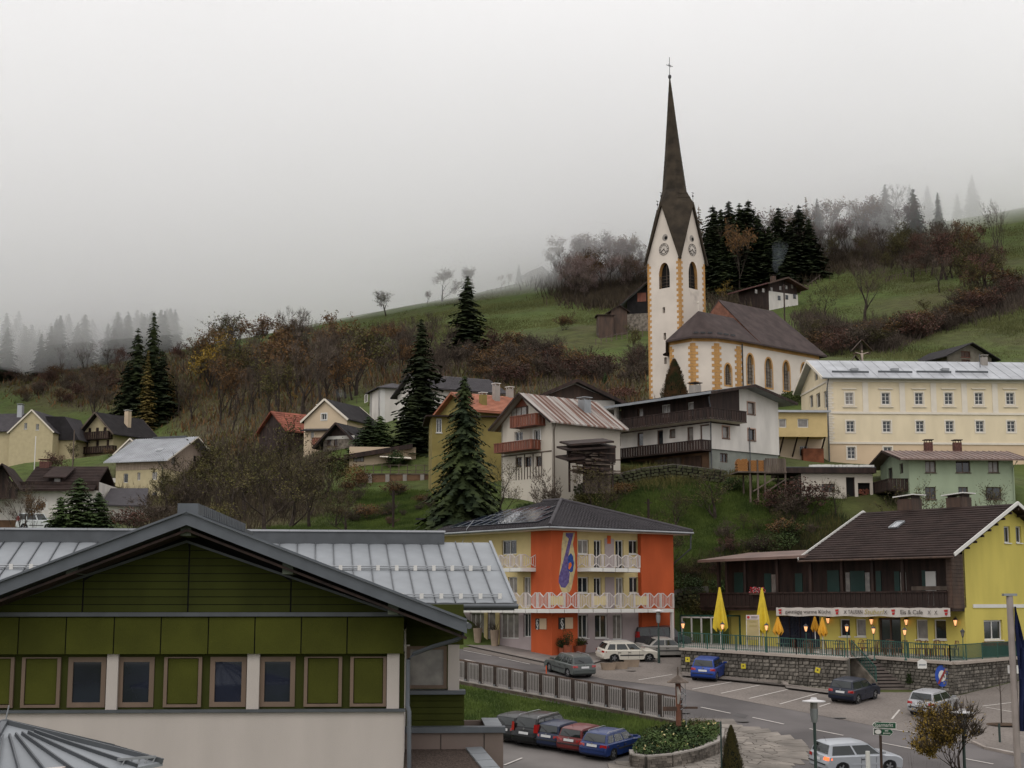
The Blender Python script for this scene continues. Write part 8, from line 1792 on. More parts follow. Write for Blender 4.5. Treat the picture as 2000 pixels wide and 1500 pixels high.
for s in range(2): kind('pale',*bare_mesh(120 + s,12,.46,.27,5,tm=V_pale,lm=V_pale,leaf=1,leafs=.34,ntw=5,tw=.06),12)
for s in range(3): kind('rust',*bare_mesh(130 + s,12,.34,.3,5,leaf=2,leafs=.42,lm=V_rust,ntw=3,tw=.05),12)
for s in range(2): kind('yellow',*bare_mesh(140 + s,9,.42,.26,5,leaf=2,leafs=.36,lm=V_yel if 0 else V_rust if s else V_yel,ntw=2),9)
for s in range(2): kind('redtree',*bare_mesh(150 + s,9,.42,.26,5,leaf=2,leafs=.34,lm=V_red,ntw=3),9)
for s in range(3): kind('olive',*bare_mesh(160 + s,10,.45,.25,5,leaf=1,leafs=.36,lm=V_oli,tm=V_twd,ntw=4,tw=.05),10)
for s in range(3): kind('fruit',*bare_mesh(170 + s,7,.62,.24,5,leaf=1,leafs=.15,lm=V_oli,tm=V_twd,ntw=4,up=.2,tw=.03),7)
for s in range(3): kind('thicket',*bare_mesh(180 + s,4.5,.40,.30,4,stems=5,ntw=5,tw=.04),4.5)
for s in range(2): kind('thicket_rust',*bare_mesh(190 + s,4.5,.40,.30,4,stems=5,leaf=1,leafs=.22,lm=V_rust if s else V_red,ntw=3,tw=.04),4.5)
kind('birch',*bare_mesh(200,14,.30,.36,5,bm=V_birch,tm=V_tw,ntw=4),14)
kind('tall_bare',*bare_mesh(210,16,.24,.34,5,up=.6,ntw=4),16)
TREES = 0
def plant(kd,px,D,top,label,group=None,name=None,foot=None,w_=1.0,var=None,lean=0.0):
 global TREES
 g = on(px,D) if foot is None else at(px,foot,D)
 if foot is not None and D < 100: g.z = plane_z(g.x,g.y)
 ht = at(px,top,D).z - g.z; ht = max(ht,.6); K = KIND[kd]; t_,c_,h = K[TREES % len(K) if var is None else var]; TREES += 1
 s = ht / h; nm = name or {'spruce': 'spruce_tree','big_spruce': 'spruce_tree','slim_spruce': 'spruce_tree','young_spruce': 'young_conifer','larch': 'larch_tree','golden_larch': 'larch_tree','birch': 'birch_tree','thicket': 'shrub','thicket_rust': 'shrub','fruit': 'fruit_tree'}.get(kd,'tree')
 o = empty(nm,label,'shrub' if nm == 'shrub' else 'tree',g - Vector((0,0,.1)),rnd.uniform(0,6.28),group); o.scale = (s * w_,s * w_,s); o.rotation_euler = (lean,0,o.rotation_euler[2])
 a = bpy.data.objects.new('trunk',t_); COL.objects.link(a); a.parent = o; a = bpy.data.objects.new('crown',c_); COL.objects.link(a); a.parent = o; return o
# ---- solitary, tellable trees
P = plant
P('big_spruce',905,113.5,728,'large dark spruce in front of the yellow house and rusty roof',w_=.88)
P('slim_spruce',818,165,622,'tall dark spruce beside the white tower house',w_=1.25); P('spruce',910,250,538,'single broad spruce standing on the meadow skyline',w_=1.4,var=2); P('spruce',835,172,760,'short dark spruce between the tower house and the ochre house',w_=1.6)
P('spruce',800,160,770,'wide dark conifer right of the two clipped conifers',w_=2.0); P('young_spruce',715,160,812,'left one of two rounded conifers before the white tower house',w_=1.5,name='conifer'); P('young_spruce',738,161,810,'right one of two rounded conifers before the white tower house',w_=1.5,name='conifer')
P('spruce',281,306,608,'tallest spruce with open crown in the left dark group','dark spruces on the left slope',w_=.85); P('spruce',250,302,640,'dense dark spruce left in the left group','dark spruces on the left slope',w_=1.1); P('spruce',300,298,682,'broad dark spruce at the right edge of the left group','dark spruces on the left slope',w_=1.4); P('spruce',232,300,706,'short dark spruce at the left foot of the group','dark spruces on the left slope',w_=1.3); P('spruce',273,296,705,'middle dark spruce in the left group','dark spruces on the left slope',w_=1.3)
P('golden_larch',272,293,684,'slim golden larch leaning on the dark left spruces',w_=.9); P('golden_larch',322,304,708,'yellowing larch right behind the dark left spruces',w_=.9)
for px,D,t,l in ((145,125,930,'tallest of the three young conifers before the old farmhouse'),(110,124,968,'leftmost of the young conifers before the old farmhouse'),(185,126,958,'rightmost of the young conifers before the old farmhouse'),(165,127,975,'short conifer between the young conifers by the old farmhouse')): P('young_spruce',px,D,t,l,'young conifers before the old farmhouse',w_=1.35)
P('redtree',343,318,664,'round reddish crowned tree on the left skyline'); P('bare',457,326,627,'bare wide crowned tree on the left skyline'); P('bare',490,324,640,'smaller bare tree right of the wide skyline tree'); P('bare',545,334,634,'small bare tree behind the skyline hut')
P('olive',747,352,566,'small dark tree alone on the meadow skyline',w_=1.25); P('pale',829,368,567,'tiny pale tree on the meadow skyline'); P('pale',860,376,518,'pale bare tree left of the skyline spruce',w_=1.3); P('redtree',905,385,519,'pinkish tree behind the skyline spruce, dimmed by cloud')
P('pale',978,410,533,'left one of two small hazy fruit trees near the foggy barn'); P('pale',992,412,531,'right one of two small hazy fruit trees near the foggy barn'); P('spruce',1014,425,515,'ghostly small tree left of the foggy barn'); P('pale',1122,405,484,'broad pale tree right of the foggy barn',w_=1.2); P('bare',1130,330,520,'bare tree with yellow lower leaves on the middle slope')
P('tall_bare',645,300,615,'slender olive toned tree above the beige house'); P('rust',745,284,622,'big rust coloured tree in the thicket above the tower house',w_=.95); P('rust',700,290,648,'rust tinged tree left of the big rust tree'); P('redtree',835,265,645,'reddish bare tree right of the tall dark spruce')
P('bare',160,300,700,'bare spreading tree left of the dark spruces'); P('yellow',565,245,760,'orange yellow bushy tree above the orange roofed barn',var=0,w_=1.3); P('yellow',490,262,775,'dull yellow tree in the left thicket',var=0); P('spruce',1208,385,478,'small hazy spruce among the bare skyline trees')
P('birch',842,176,705,'white stemmed birch beside the large spruce',var=0); P('birch',884,180,695,'second white stemmed birch behind the large spruce')
for px,D,t in ((1408,330,400),(1424,322,408),(1440,335,391),(1462,330,396),(1480,333,389),(1500,322,420),(1541,330,404),(1583,333,399),(1398,318,440),(1450,316,430),(1520,316,440),(1562,318,430),(1602,322,425),(1475,308,455),(1425,306,460),(1540,305,455)): P('spruce',px,D,t,('dark spruce with its tip highest' if t < 397 else 'dark spruce' if t < 412 else 'shorter dark spruce') + ' ' + ('beside the brown larch' if px < 1412 else 'in the left half of the stand' if px < 1470 else 'in the middle of the stand' if px < 1530 else 'in the right half of the stand' if px < 1570 else 'before the pale larch') + ' behind the church','spruces right of the church tower',w_=1.5)
P('larch',1379,334,401,'brown larch directly right of the church spire',w_=.9); P('larch',1597,352,384,'pale larch behind the rightmost dark spruces'); P('rust',1458,304,420,'small orange leaved tree among the dark spruces',w_=.6); P('yellow',1433,296,548,'yellow leaved bush beside the dark spruces behind the church',w_=1.2,var=0)
for px,D,t,l in ((1733,402,378,'left spruce of a hazy trio on the right slope'),(1745,404,388,'middle spruce of a hazy trio on the right slope'),(1757,400,374,'right spruce of a hazy trio on the right slope'),(1809,430,359,'single pointed spruce fading in cloud'),(1845,455,360,'broad spruce fading in cloud'),(1937,470,340,'tallest ghostly spruce in the cloud at the right'),(1905,475,375,'faint spruce beside the tallest ghostly one')): P('spruce',px,D,t,l,w_=1.1)
P('bare',1865,298,428,'largest bare brown tree on the right slope',w_=1.15); P('rust',1905,300,430,'brown leaved tree right of the largest bare tree',w_=.8); P('tall_bare',1992,290,378,'tall bare tree at the right edge of the photo'); P('redtree',1700,400,405,'reddish tree right of the hilltop farm'); P('bare',1722,318,468,'bare tree above the bright meadow'); P('olive',1790,320,452,'brown bushy tree above the field barn'); P('redtree',1660,405,430,'reddish shrub tree beside the hilltop farm')
P('bare',1708,250,488,'bare gnarled tree on the bright meadow slope'); P('fruit',1629,268,548,'small fruit tree right of the hillside chalet'); P('bare',1735,218,600,'twisted bare tree above the wayside cross',w_=.8); P('bare',1640,226,590,'bare tree leaning above the church roof'); P('bare',1590,224,600,'thin bare tree behind the nave roof'); P('olive',1245,236,628,'small olive leaved tree left of the church tower')
P('thicket_rust',1105,262,610,'orange yellow bushes left of the timber farm',w_=1.4)
# front gardens and orchard
P('fruit',514,112,880,'gnarled fruit tree with a thick leaning trunk behind the gable ridge',w_=1.25,var=0); P('fruit',562,120,885,'spreading bare fruit tree right of the gnarled one',w_=1.2); P('fruit',600,122,890,'third bare fruit tree in the orchard',w_=1.1); P('fruit',470,128,830,'tall dense bare fruit tree at the left of the orchard',w_=1.1); P('fruit',672,116,960,'low wide bare tree on the lower meadow',w_=1.4); P('olive',420,140,855,'olive brown tree before the small brown house',w_=1.2)
P('fruit',655,124,935,'thin bare tree at the right end of the orchard',w_=1.0); P('olive',380,160,880,'dense olive bush tree hiding the cream house corner',w_=1.3); P('fruit',340,165,900,'twiggy bare tree before the cream house',w_=1.3); P('bare',38,118,925,'slim young tree with rusty leaves before the old farmhouse',w_=.8); P('rust',58,121,950,'second slim rusty young tree before the old farmhouse',w_=.5); P('fruit',540,138,800,'large dark bare tree below the orange roofed barn',w_=1.1)
P('thicket_rust',250,130,985,'broad rusty hedge bush behind the metal roof',w_=1.9); P('thicket_rust',210,132,1000,'low brown bush beside the young conifers',w_=1.8); P('thicket',300,134,960,'twiggy bush below the cream house',w_=2.0); P('olive',130,245,860,'brown tree between the two cream farmhouses',w_=1.0)
P('thicket_rust',90,240,880,'round rusty bush before the tall cream farmhouse',w_=1.6); P('thicket_rust',205,250,872,'brown bush below the balcony farmhouse',w_=1.7)
P('fruit',978,118,885,'bare fruit tree with forked trunk below the rusty roof house',w_=.9,var=1); P('fruit',1155,119,900,'leaning fruit tree with yellowish leaves before the drystone wall',w_=.9,lean=.15); P('fruit',1322,119,940,'bare fruit tree on the grass slope above the orange house',w_=1.1); P('fruit',1398,121,905,'wide bare fruit tree below the firewood platform',w_=1.3); P('fruit',1275,114,990,'small bare fruit tree near the brown stake',w_=1.0)
P('thicket',1068,121,905,'thin bare shrub against the white gabled house'); P('thicket_rust',1585,121,925,'reddish brown shrub beside the low garage',w_=1.6); P('thicket',1556,120,930,'brown twiggy shrub below the firewood platform',w_=1.5); P('fruit',1638,121,925,'small bare tree before the low garage',w_=.8); P('fruit',1795,116,925,'bare little tree before the green house',w_=.9); P('fruit',1948,116,935,'bare small tree at the right of the green house',w_=.8)
P('young_spruce',1186,195,726,'small dark cypress between the gabled roofs',w_=.8,name='cypress')
# ---- woods: shared labels per uniform group
LOOK = dict(tall_bare='slender upright bare tree',spruce='dark spruce',yellow='dull yellow tree',bare='bare twiggy tree',rust='rust leaved tree',olive='olive brown tree',redtree='dull red brown tree',pale='pale bare tree',thicket='bare twiggy shrub',thicket_rust='rusty leaved shrub',fruit='low crooked bare tree')
MARK = [(60,790,'the tall cream farmhouse'),(225,800,'the balcony farmhouse'),(343,690,'the round reddish tree'),(455,690,'the wide skyline tree'),(552,660,'the skyline hut'),(572,800,'the orange roofed barn'),(645,780,'the beige gable'),(740,740,'the white tower house'),(745,670,'the big rust tree'),(818,690,'the tall dark spruce'),(910,690,'the skyline spruce'),(1000,745,'the red tiled roof'),(1125,740,'the brown gable'),(1200,640,'the timber farm'),(1262,560,'the church tower'),(1052,540,'the foggy barn'),(1130,600,'the pale broad tree'),(1530,590,'the hillside chalet'),(1650,450,'the hilltop farm'),(1785,540,'the field barn'),(1865,560,'the largest bare tree'),(1700,690,'the wayside cross'),(1920,690,'the slope barn'),(1990,500,'the tall edge tree'),(1590,650,'the nave roof'),(1480,930,'the firewood platform'),(1340,1040,'the orange house roof'),(1400,1080,'the inn low roof'),(1620,1000,'the garage'),(515,980,'the gnarled fruit tree'),(317,920,'the cream ribbed roof house'),(766,1000,'the dark meadow pole'),(430,1000,'the gable ridge'),(100,690,'the misty forest'),(200,700,'the gap in the forest'),(10,640,'the left photo edge'),(120,640,'the middle of the first misty group'),(165,640,'the right end of the first misty group'),(240,640,'the left dark group'),(310,640,'the end of the second misty group')]
USED = {}
def where(x,y):
 m = min(MARK,key=lambda m: (m[0] - x) ** 2 + 2 * (m[1] - y) ** 2); dx,dy = x - m[0],y - m[1]; far = 'just ' if abs(dx) + abs(dy) < 45 else 'well ' if abs(dx) + abs(dy) > 110 else ''
 h = 'left of' if dx < 0 else 'right of'; v = 'above' if dy < 0 else 'below'
 return far + (h if abs(dx) > 2.2 * abs(dy) else v if abs(dy) > 2.2 * abs(dx) else v + ' and ' + h) + ' ' + m[2]
def area(kinds,n,poly,hmin,hmax,dr,label,group,w_=1.0,seed=1,ymin=100):
 q = random.Random(seed); k = 0; xs = [p[0] for p in poly]; ys = [p[1] for p in poly]; X = []; Y = []
 while len(X) < n:
  x,y = q.uniform(min(xs),max(xs)),q.uniform(min(ys),max(ys))
  if in_poly(np.array([x]),np.array([y]),poly)[0]: X.append(x); Y.append(y)
 hx,hy,hz = hits(X,Y,ymin)
 for x,y,gx_,gy_,gz in zip(X,Y,hx,hy,hz):
  if np.isnan(gx_) or not dr[0] < gy_ < dr[1]: continue
  h = q.uniform(hmin,hmax); ptop = px_of((gx_,gy_,gz + h)); kd = q.choice(kinds); lb = ('short ' if h < hmin + (hmax - hmin) * .35 else 'tall ' if h > hmax - (hmax - hmin) * .3 else '') + LOOK[kd] + ' ' + where(x,y); plant(kd,x,gy_,ptop[1],lb,group,w_=w_ * q.uniform(.85,1.25))
area(['tall_bare','bare','rust','olive','yellow','tall_bare','bare'],84,[(330,715),(450,700),(560,705),(690,720),(690,790),(600,815),(540,830),(440,860),(330,830)],7,13,(150,330),'autumn tree of the brown thicket on the left slope','trees of the left thicket',seed=3)
area(['bare','thicket','rust'],26,[(690,690),(790,690),(870,700),(870,760),(760,750),(690,740)],5,9,(150,300),'autumn tree of the thicket above the white tower house','trees above the tower house',seed=4)
area(['thicket','thicket','thicket_rust'],62,[(880,700),(1000,672),(1080,692),(1180,715),(1262,700),(1262,755),(1150,750),(1000,755),(900,745)],2.6,5,(150,300),'brown shrub of the thicket strip below the middle meadow','shrubs below the middle meadow',w_=1.5,seed=5)
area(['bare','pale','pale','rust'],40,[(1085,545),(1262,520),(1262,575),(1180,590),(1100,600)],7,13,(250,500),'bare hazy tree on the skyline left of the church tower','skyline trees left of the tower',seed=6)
area(['bare','bare','olive','redtree','thicket'],52,[(1620,520),(1760,500),(1870,480),(1960,510),(1990,560),(1900,590),(1800,545),(1700,520)],5,10,(200,440),'autumn tree of the copse on the right slope','trees of the right slope copse',seed=7)
area(['thicket','thicket_rust','thicket','olive'],75,[(1560,640),(1620,660),(1760,655),(1860,620),(2000,560),(2000,585),(1880,645),(1740,690),(1640,700),(1600,690)],2.2,4.5,(150,330),'brown shrub of the hedge running up the right slope','shrubs of the right slope hedge',w_=1.6,seed=8)
area(['spruce','bare','redtree','rust','bare','spruce'],40,[(1392,570),(1440,520),(1620,480),(1780,440),(1880,450),(1800,480),(1640,515),(1560,540),(1480,570)],8,15,(280,470),'','mixed trees of the wood behind the chalet',seed=19)
area(['bare','olive'],18,[(1600,475),(1700,465),(1800,470),(1800,500),(1620,520)],6,10,(300,460),'dark tree below the hilltop farm','trees below the hilltop farm',seed=9)
area(['thicket','thicket_rust'],30,[(0,740),(200,740),(200,800),(100,790),(0,790)],2.5,5,(200,520),'brown shrub on the far left slope','shrubs of the far left slope',w_=1.6,seed=10)
area(['bare','redtree','bare'],22,[(0,690),(200,700),(230,740),(100,745),(0,740)],6,9,(250,560),'bare tree at the foot of the misty forest','trees below the misty forest',seed=11)
area(['fruit','olive','thicket'],26,[(300,900),(450,880),(640,950),(640,1010),(500,1020),(320,1010)],3,6,(108,190),'twiggy tree in the dense orchard','trees of the dense orchard',w_=1.2,seed=12)
area(['thicket','fruit','thicket_rust','fruit'],24,[(1310,1130),(1400,1090),(1430,1020),(1500,1000),(1620,1000),(1640,1060),(1560,1110),(1420,1110),(1330,1190)],.9,2.2,(104,130),'brown shrub on the steep bank between the orange house and the inn','shrubs on the steep bank',w_=1.5,seed=13)
area(['thicket_rust','thicket'],22,[(640,960),(840,960),(840,1020),(700,1035),(640,1030)],.8,1.8,(108,160),'low brown shrub on the lower meadow','low shrubs of the lower meadow',w_=1.6,seed=14)
q_ = random.Random(3)
for k in range(110):      # misty forest, far left
 px = q_.uniform(-20,165) if k < 62 else q_.uniform(188,330); top = (q_.uniform(606,660) if px > 60 or px < 10 else q_.uniform(630,665)) if k < 62 else 640 - (330 - abs(px - 330)) * 0 - q_.uniform(0,40) + (20 if px < 205 else 0); D = q_.uniform(400,485)
 P('spruce',px,D,top,('tall' if top < 632 else 'lower') + ' spruce in the mist ' + where(px,640).replace('above and ','').replace('above','over'),'misty spruces of the far left forest',w_=1.25)
# ---- counted shrubs near the street
def bush(label,P_,r_,h,m,n=900,leafs=.10,cat='shrub',name='bush',group=None,seed=1,tw=40,tm=None):
 o = empty(name,label,cat,P_,0,group); me = bush_mesh(seed,r_,h,n,m,leafs,tw,tm=tm); a = bpy.data.objects.new('foliage',me); COL.objects.link(a); a.parent = o; return o
for i,(px,py,D,r_,h,m,l) in enumerate(((1345,1095,113,1.5,2.0,V_grn,'dark green bush on the bank above the inn roof'),(1385,1118,112,1.8,2.0,V_oli,'olive bush on the bank above the low roof'),(1520,1035,117,2.0,2.2,V_grn,'yellow green bush below the garage'),(1475,1060,116,1.7,1.8,V_oli,'olive bush left of the inn roof'),(1545,1010,118,1.4,2.4,V_thu,'bright green bush beside the garage'),(1335,1175,108,1.2,1.2,V_rust,'rusty bush beside the orange house'),(1410,1085,114,1.3,1.3,V_grn,'green bush in the middle of the bank'),
  (1135,925,124,1.3,1.6,V_oli,'olive bush before the drystone wall'),(1215,900,126,1.5,1.1,V_rust,'rusty bush on the drystone wall'),(1035,960,122,1.2,1.2,V_grn,'green bush before the white gabled house'),(1440,905,126,1.0,1.2,V_grn,'green bush beside the firewood platform'),(700,970,148,2.2,2.6,V_rust,'rusty bush before the patched cellar wall'),(760,905,156,1.5,2.2,V_grn,'green bush on the shed terrace'),(1575,770,164,2.6,1.6,V_thu,'clipped yellow green hedge below the nave'),(1215,765,178,2.5,1.6,V_red,'red brown hedge left of the church tower'),(430,1010,116,2.2,2.2,V_oli,'olive bush behind the gable ridge'))):
 bush(l,at(px,py,D) if D > 115 and 0 else on(px,D) ,r_,h,m,1100,.16 * max(1,D / 120),seed=i + 3)
def cone_bush(label,P_,r_,h,m,n=2600,leafs=.06,seed=1,cat='conifer',m2=None):
 q = random.Random(seed); V = []; Fc = []
 for k in range(n):
  f = q.random() ** 1.25; a = q.uniform(0,6.283); rr = r_ * (1 - f) ** .72 * (min(1,f * 9 + .55)) * q.uniform(.78,1.06) * (1 + .10 * math.sin(a * 5 + f * 14)); p = Vector((rr * math.cos(a),rr * math.sin(a),f * h)); u = Vector((math.cos(a) * .5,math.sin(a) * .5,1)).normalized() * leafs * q.uniform(.8,2.0); w_ = Vector((-math.sin(a),math.cos(a),q.uniform(-.3,.3))) * leafs * .5; i = len(V); V += [tuple(p - w_),tuple(p + w_),tuple(p + u)]; Fc.append((i,i + 1,i + 2))
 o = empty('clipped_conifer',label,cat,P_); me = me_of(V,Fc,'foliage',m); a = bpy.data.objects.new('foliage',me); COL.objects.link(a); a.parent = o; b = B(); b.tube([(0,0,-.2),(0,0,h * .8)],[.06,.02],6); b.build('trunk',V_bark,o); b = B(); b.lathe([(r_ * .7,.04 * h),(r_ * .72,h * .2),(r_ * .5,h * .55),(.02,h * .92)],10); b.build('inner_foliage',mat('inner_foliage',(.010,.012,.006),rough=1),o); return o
cone_bush('pointed brown green conifer beside the slim green post',road(1430,1528),.62,at(1430,1418,road(1430,1528).y).z - road(1430,1528).z,V_oli,5200,.05,3)
p = at(1318,775,157.0); p.z = max(p.z - 1.2,tz1(p.x,p.y)); cone_bush('bushy red and green conifer in front of the church chancel',p,1.75,at(1318,704,157).z - p.z,veg_mat('reddening_thuja',(.024,.036,.012),(.11,.055,.025),scale=1.1),5200,.17,4)
for px,l in ((1778,'left potted cypress at the foot of the terrace wall'),(1818,'right potted cypress at the foot of the terrace wall')): p = road(px,1347); cone_bush(l,p + Vector((0,0,.35)),.33,1.05,V_grn,1200,.04,5); b = B(); b.lathe([(.2,0),(.26,.4)],10); b.build('pot',concrete,bpy.data.objects[-1] if 0 else None) if 0 else None
# potted plants before the orange bay
tc_ = mat('terracotta',(.30,.09,.05),rough=.8,var=.15)
def pot(label,P_,pr,ph,bushh,m,pm_=None,blossoms=False,seed=1,leafs=.09):
 o = empty('potted_plant',label,'potted plant',P_); b = B(); b.lathe([(pr * .7,0),(pr,ph),(pr * .9,ph)],12); b.build('pot',pm_ or tc_,o); me = bush_mesh(seed,pr * 1.6,bushh,420,m,leafs,20); a = bpy.data.objects.new('foliage',me); COL.objects.link(a); a.parent = o; a.location = (0,0,ph * .9)
for px,py,pr,ph,bh,m,l,s in ((1109,1281,.3,.7,1.2,V_grn,'tall potted palm bush at the orange bay',3),(1098,1280,.25,.5,.8,V_grn,'small potted bush left of the palm',4),(1129,1276,.42,.5,.7,V_thu,'wide terracotta tub with a pointed shrub',5),(1137,1274,.3,.5,.4,V_red,'terracotta tub with purple red flowers',6)): pot(l,road(px,py,.12),pr,ph,bh,m,seed=s)
for px,py,l in ((933,1258,'tall stone planter left of the white shop door'),(966,1262,'tall stone planter right of the white shop door')): pot(l,road(px,py,.1),.32,1.1,.7,V_twd,mat('trough_stone',(1,1,1)),seed=8,leafs=.05)
# ---- curved flower bed
def bed():
 arc = [(1236,1492),(1238,1500),(1262,1504),(1310,1500),(1360,1489),(1398,1474),(1408,1462),(1409,1448)]; W_ = [road(*p) for p in arc]; W_ = [W_[0].lerp(W_[0],0)] + W_[1:]
 o = empty('flower_bed','curved flower bed on a low dry stone wall beside the wooden signpost','flower bed',W_[0]); O = W_[0]; h = .55; b = B(); bc = mat('bed_stone',(.15,.13,.11),rough=.95,var=.35,scale=1.5,bump=.4,rnd_obj=.35)
 seg = []
 for a,c in zip(W_,W_[1:]): b.bar(a - O + Vector((0,0,h / 2)),c - O + Vector((0,0,h / 2)),.22,h)
 b.build('wall_core',mortar,o)
 for r_ in range(5):
  for a,c in zip(W_,W_[1:]):
   d = c - a; L_ = d.length; x = rnd.uniform(-.2,0); n_ = Vector((d.y,-d.x,0)).normalized()
   while x < L_:
    w_ = rnd.uniform(.2,.42); x0,x1 = max(0,x),min(L_,x + w_); x += w_
    if x1 - x0 < .05: continue
    q = B(); p0,p1 = a + d * (x0 / L_) - O,a + d * (x1 / L_ - .012) - O; e = n_ * (.11 + rnd.uniform(0,.03)); q.bar(p0 + e + Vector((0,0,.055 + r_ * .11)),p1 + e + Vector((0,0,.055 + r_ * .11)),.06,.10); q.build('stone',bc,o)
 b = B(); top = [p - O + Vector((0,0,h - .02)) for p in W_]; inner = [road(*p) - O + Vector((0,0,h - .05)) for p in ((1395,1440),(1340,1440),(1262,1458))]; b.add(top + inner,[tuple(range(len(top) + len(inner)))]); b.build('soil',dark_in,o)
 for j,(a,c) in enumerate(zip(W_,W_[1:])): b = B(); b.bar(a - O + Vector((0,0,h + .03)),c - O + Vector((0,0,h + .03)),.32,.07); b.build('coping',concrete,o)
 q = random.Random(9); V = []; Fc = []; idx = []
 poly = [(p.x + O.x,p.y + O.y) for p in top + inner]; xs = [p[0] for p in poly]; ys = [p[1] for p in poly]; k = 0
 while k < 5200:
  x,y = q.uniform(min(xs),max(xs)),q.uniform(min(ys),max(ys))
  if not in_poly(np.array([x]),np.array([y]),poly)[0]: k += .2; continue
  z = plane_z(x,y) + h; p = Vector((x,y,z + q.uniform(0,.28))) - O; u = Vector((q.uniform(-1,1),q.uniform(-1,1),q.uniform(0,1))).normalized() * .07; w_ = u.cross(Vector((q.uniform(-1,1),q.uniform(-1,1),1))).normalized() * .05; i = len(V); fl = q.random() < .018
  if fl: p.z += .1
  V += [tuple(p - u),tuple(p + w_),tuple(p + u),tuple(p - w_)]; Fc.append((i,i + 1,i + 2,i + 3)); idx.append(1 if fl else 0); k += 1
 me = bpy.data.meshes.new('flowers'); me.from_pydata(V,[],Fc); me.materials.append(V_grn); me.materials.append(veg_mat('pale_blossom',(.30,.24,.07),(.42,.36,.22),scale=3)); me.polygons.foreach_set('material_index',idx); a = bpy.data.objects.new('flowers',me); COL.objects.link(a); a.parent = o; a['kind'] = 'stuff'
bed()
for i,(px,py,r_,h,m,l) in enumerate(((1290,1452,1.1,.9,V_grn,'low green shrub left of the wooden signpost'),(1345,1442,1.2,1.1,V_oli,'olive hedge shrub right of the wooden signpost'),(1380,1438,1.0,.9,V_rust,'rust tinged shrub at the end of the flower bed'),(1310,1445,1.0,.9,V_oli,'olive shrub behind the wooden signpost'))): bush(l,road(px,py),r_,h,m,2200,.07,seed=40 + i,tw=60)
# round tree in front with lingering yellow leaves
t_,c_ = bare_mesh(301,3.4,.62,.16,6,leaf=0,tw=.014,ntw=5,up=.3,twig=1.0,tm=V_tw); g = road(1876,1568); g = at(1876,1560,53.5); g.z = plane_z(g.x,g.y); H = at(1876,1352,53.5).z - g.z
o = empty('round_tree','small round crowned street tree with yellow leaves on its left side','tree',g,.6); b = B(); b.tube([(0,0,-.2),(0,0,H - 2.9)],[.10,.08],8); b.build('trunk',V_bark,o)
a = bpy.data.objects.new('crown_limbs',t_); COL.objects.link(a); a.parent = o; a.location = (0,0,H - 3.3); a.scale = (.85,.85,1); a = bpy.data.objects.new('crown',c_); COL.objects.link(a); a.parent = o; a.location = (0,0,H - 3.3); a.scale = (.85,.85,1); q = random.Random(5); V = []; Fc = []
for v in c_.vertices:
 wx = v.co.x * math.cos(.6) - v.co.y * math.sin(.6)
 if q.random() < (.60 if wx < -.15 else .06) and v.co.z > .9 and v.co.z < 3.0:
  p = v.co + Vector((q.gauss(0,.06),q.gauss(0,.06),q.gauss(0,.06))); u = Vector((q.uniform(-1,1),q.uniform(-1,1),q.uniform(-1,1))).normalized() * .05; w_ = u.cross(Vector((q.uniform(-1,1),q.uniform(-1,1),1))).normalized() * .035; i = len(V); V += [tuple(p - u),tuple(p + w_),tuple(p + u),tuple(p - w_)]; Fc.append((i,i + 1,i + 2,i + 3))
a = bpy.data.objects.new('leaves',me_of(V,Fc,'leaves',V_yel)); COL.objects.link(a); a.parent = o; a.location = (0,0,H - 3.3); a['kind'] = 'stuff'; a.scale = (.88,.88,1)
g = road(1956,1416); o = empty('sapling','thin staked sapling in a small planting patch by the car park','tree',g); b = B(); b.tube([(0,0,0),(.03,0,1.5),(-.06,0,3.0)],[.035,.025,.012],6); b.build('trunk',V_bark,o); b = B()
for k in range(14): z = 1.6 + k * .1; a = k * 2.4; b.tube([(0,0,z),(.3 * math.cos(a),.3 * math.sin(a),z + .35)],[.009,.003],3)
b.build('branches',V_tw,o); b = B(); b.lathe([(.9,.03),(.7,.08),(.1,.1)],14); b.build('planting_patch',mat('bark_mulch',(.06,.035,.02),var=.4,scale=8),o)
p = at(1795,1535,52.0); p.z = plane_z(p.x,p.y); o = bush('clipped green hedge at the lower edge before the direction sign',p,1.15,at(1795,1484,52).z - p.z,V_grn,6000,.05,name='hedge',seed=77); o.scale = (1.0,.6,1)
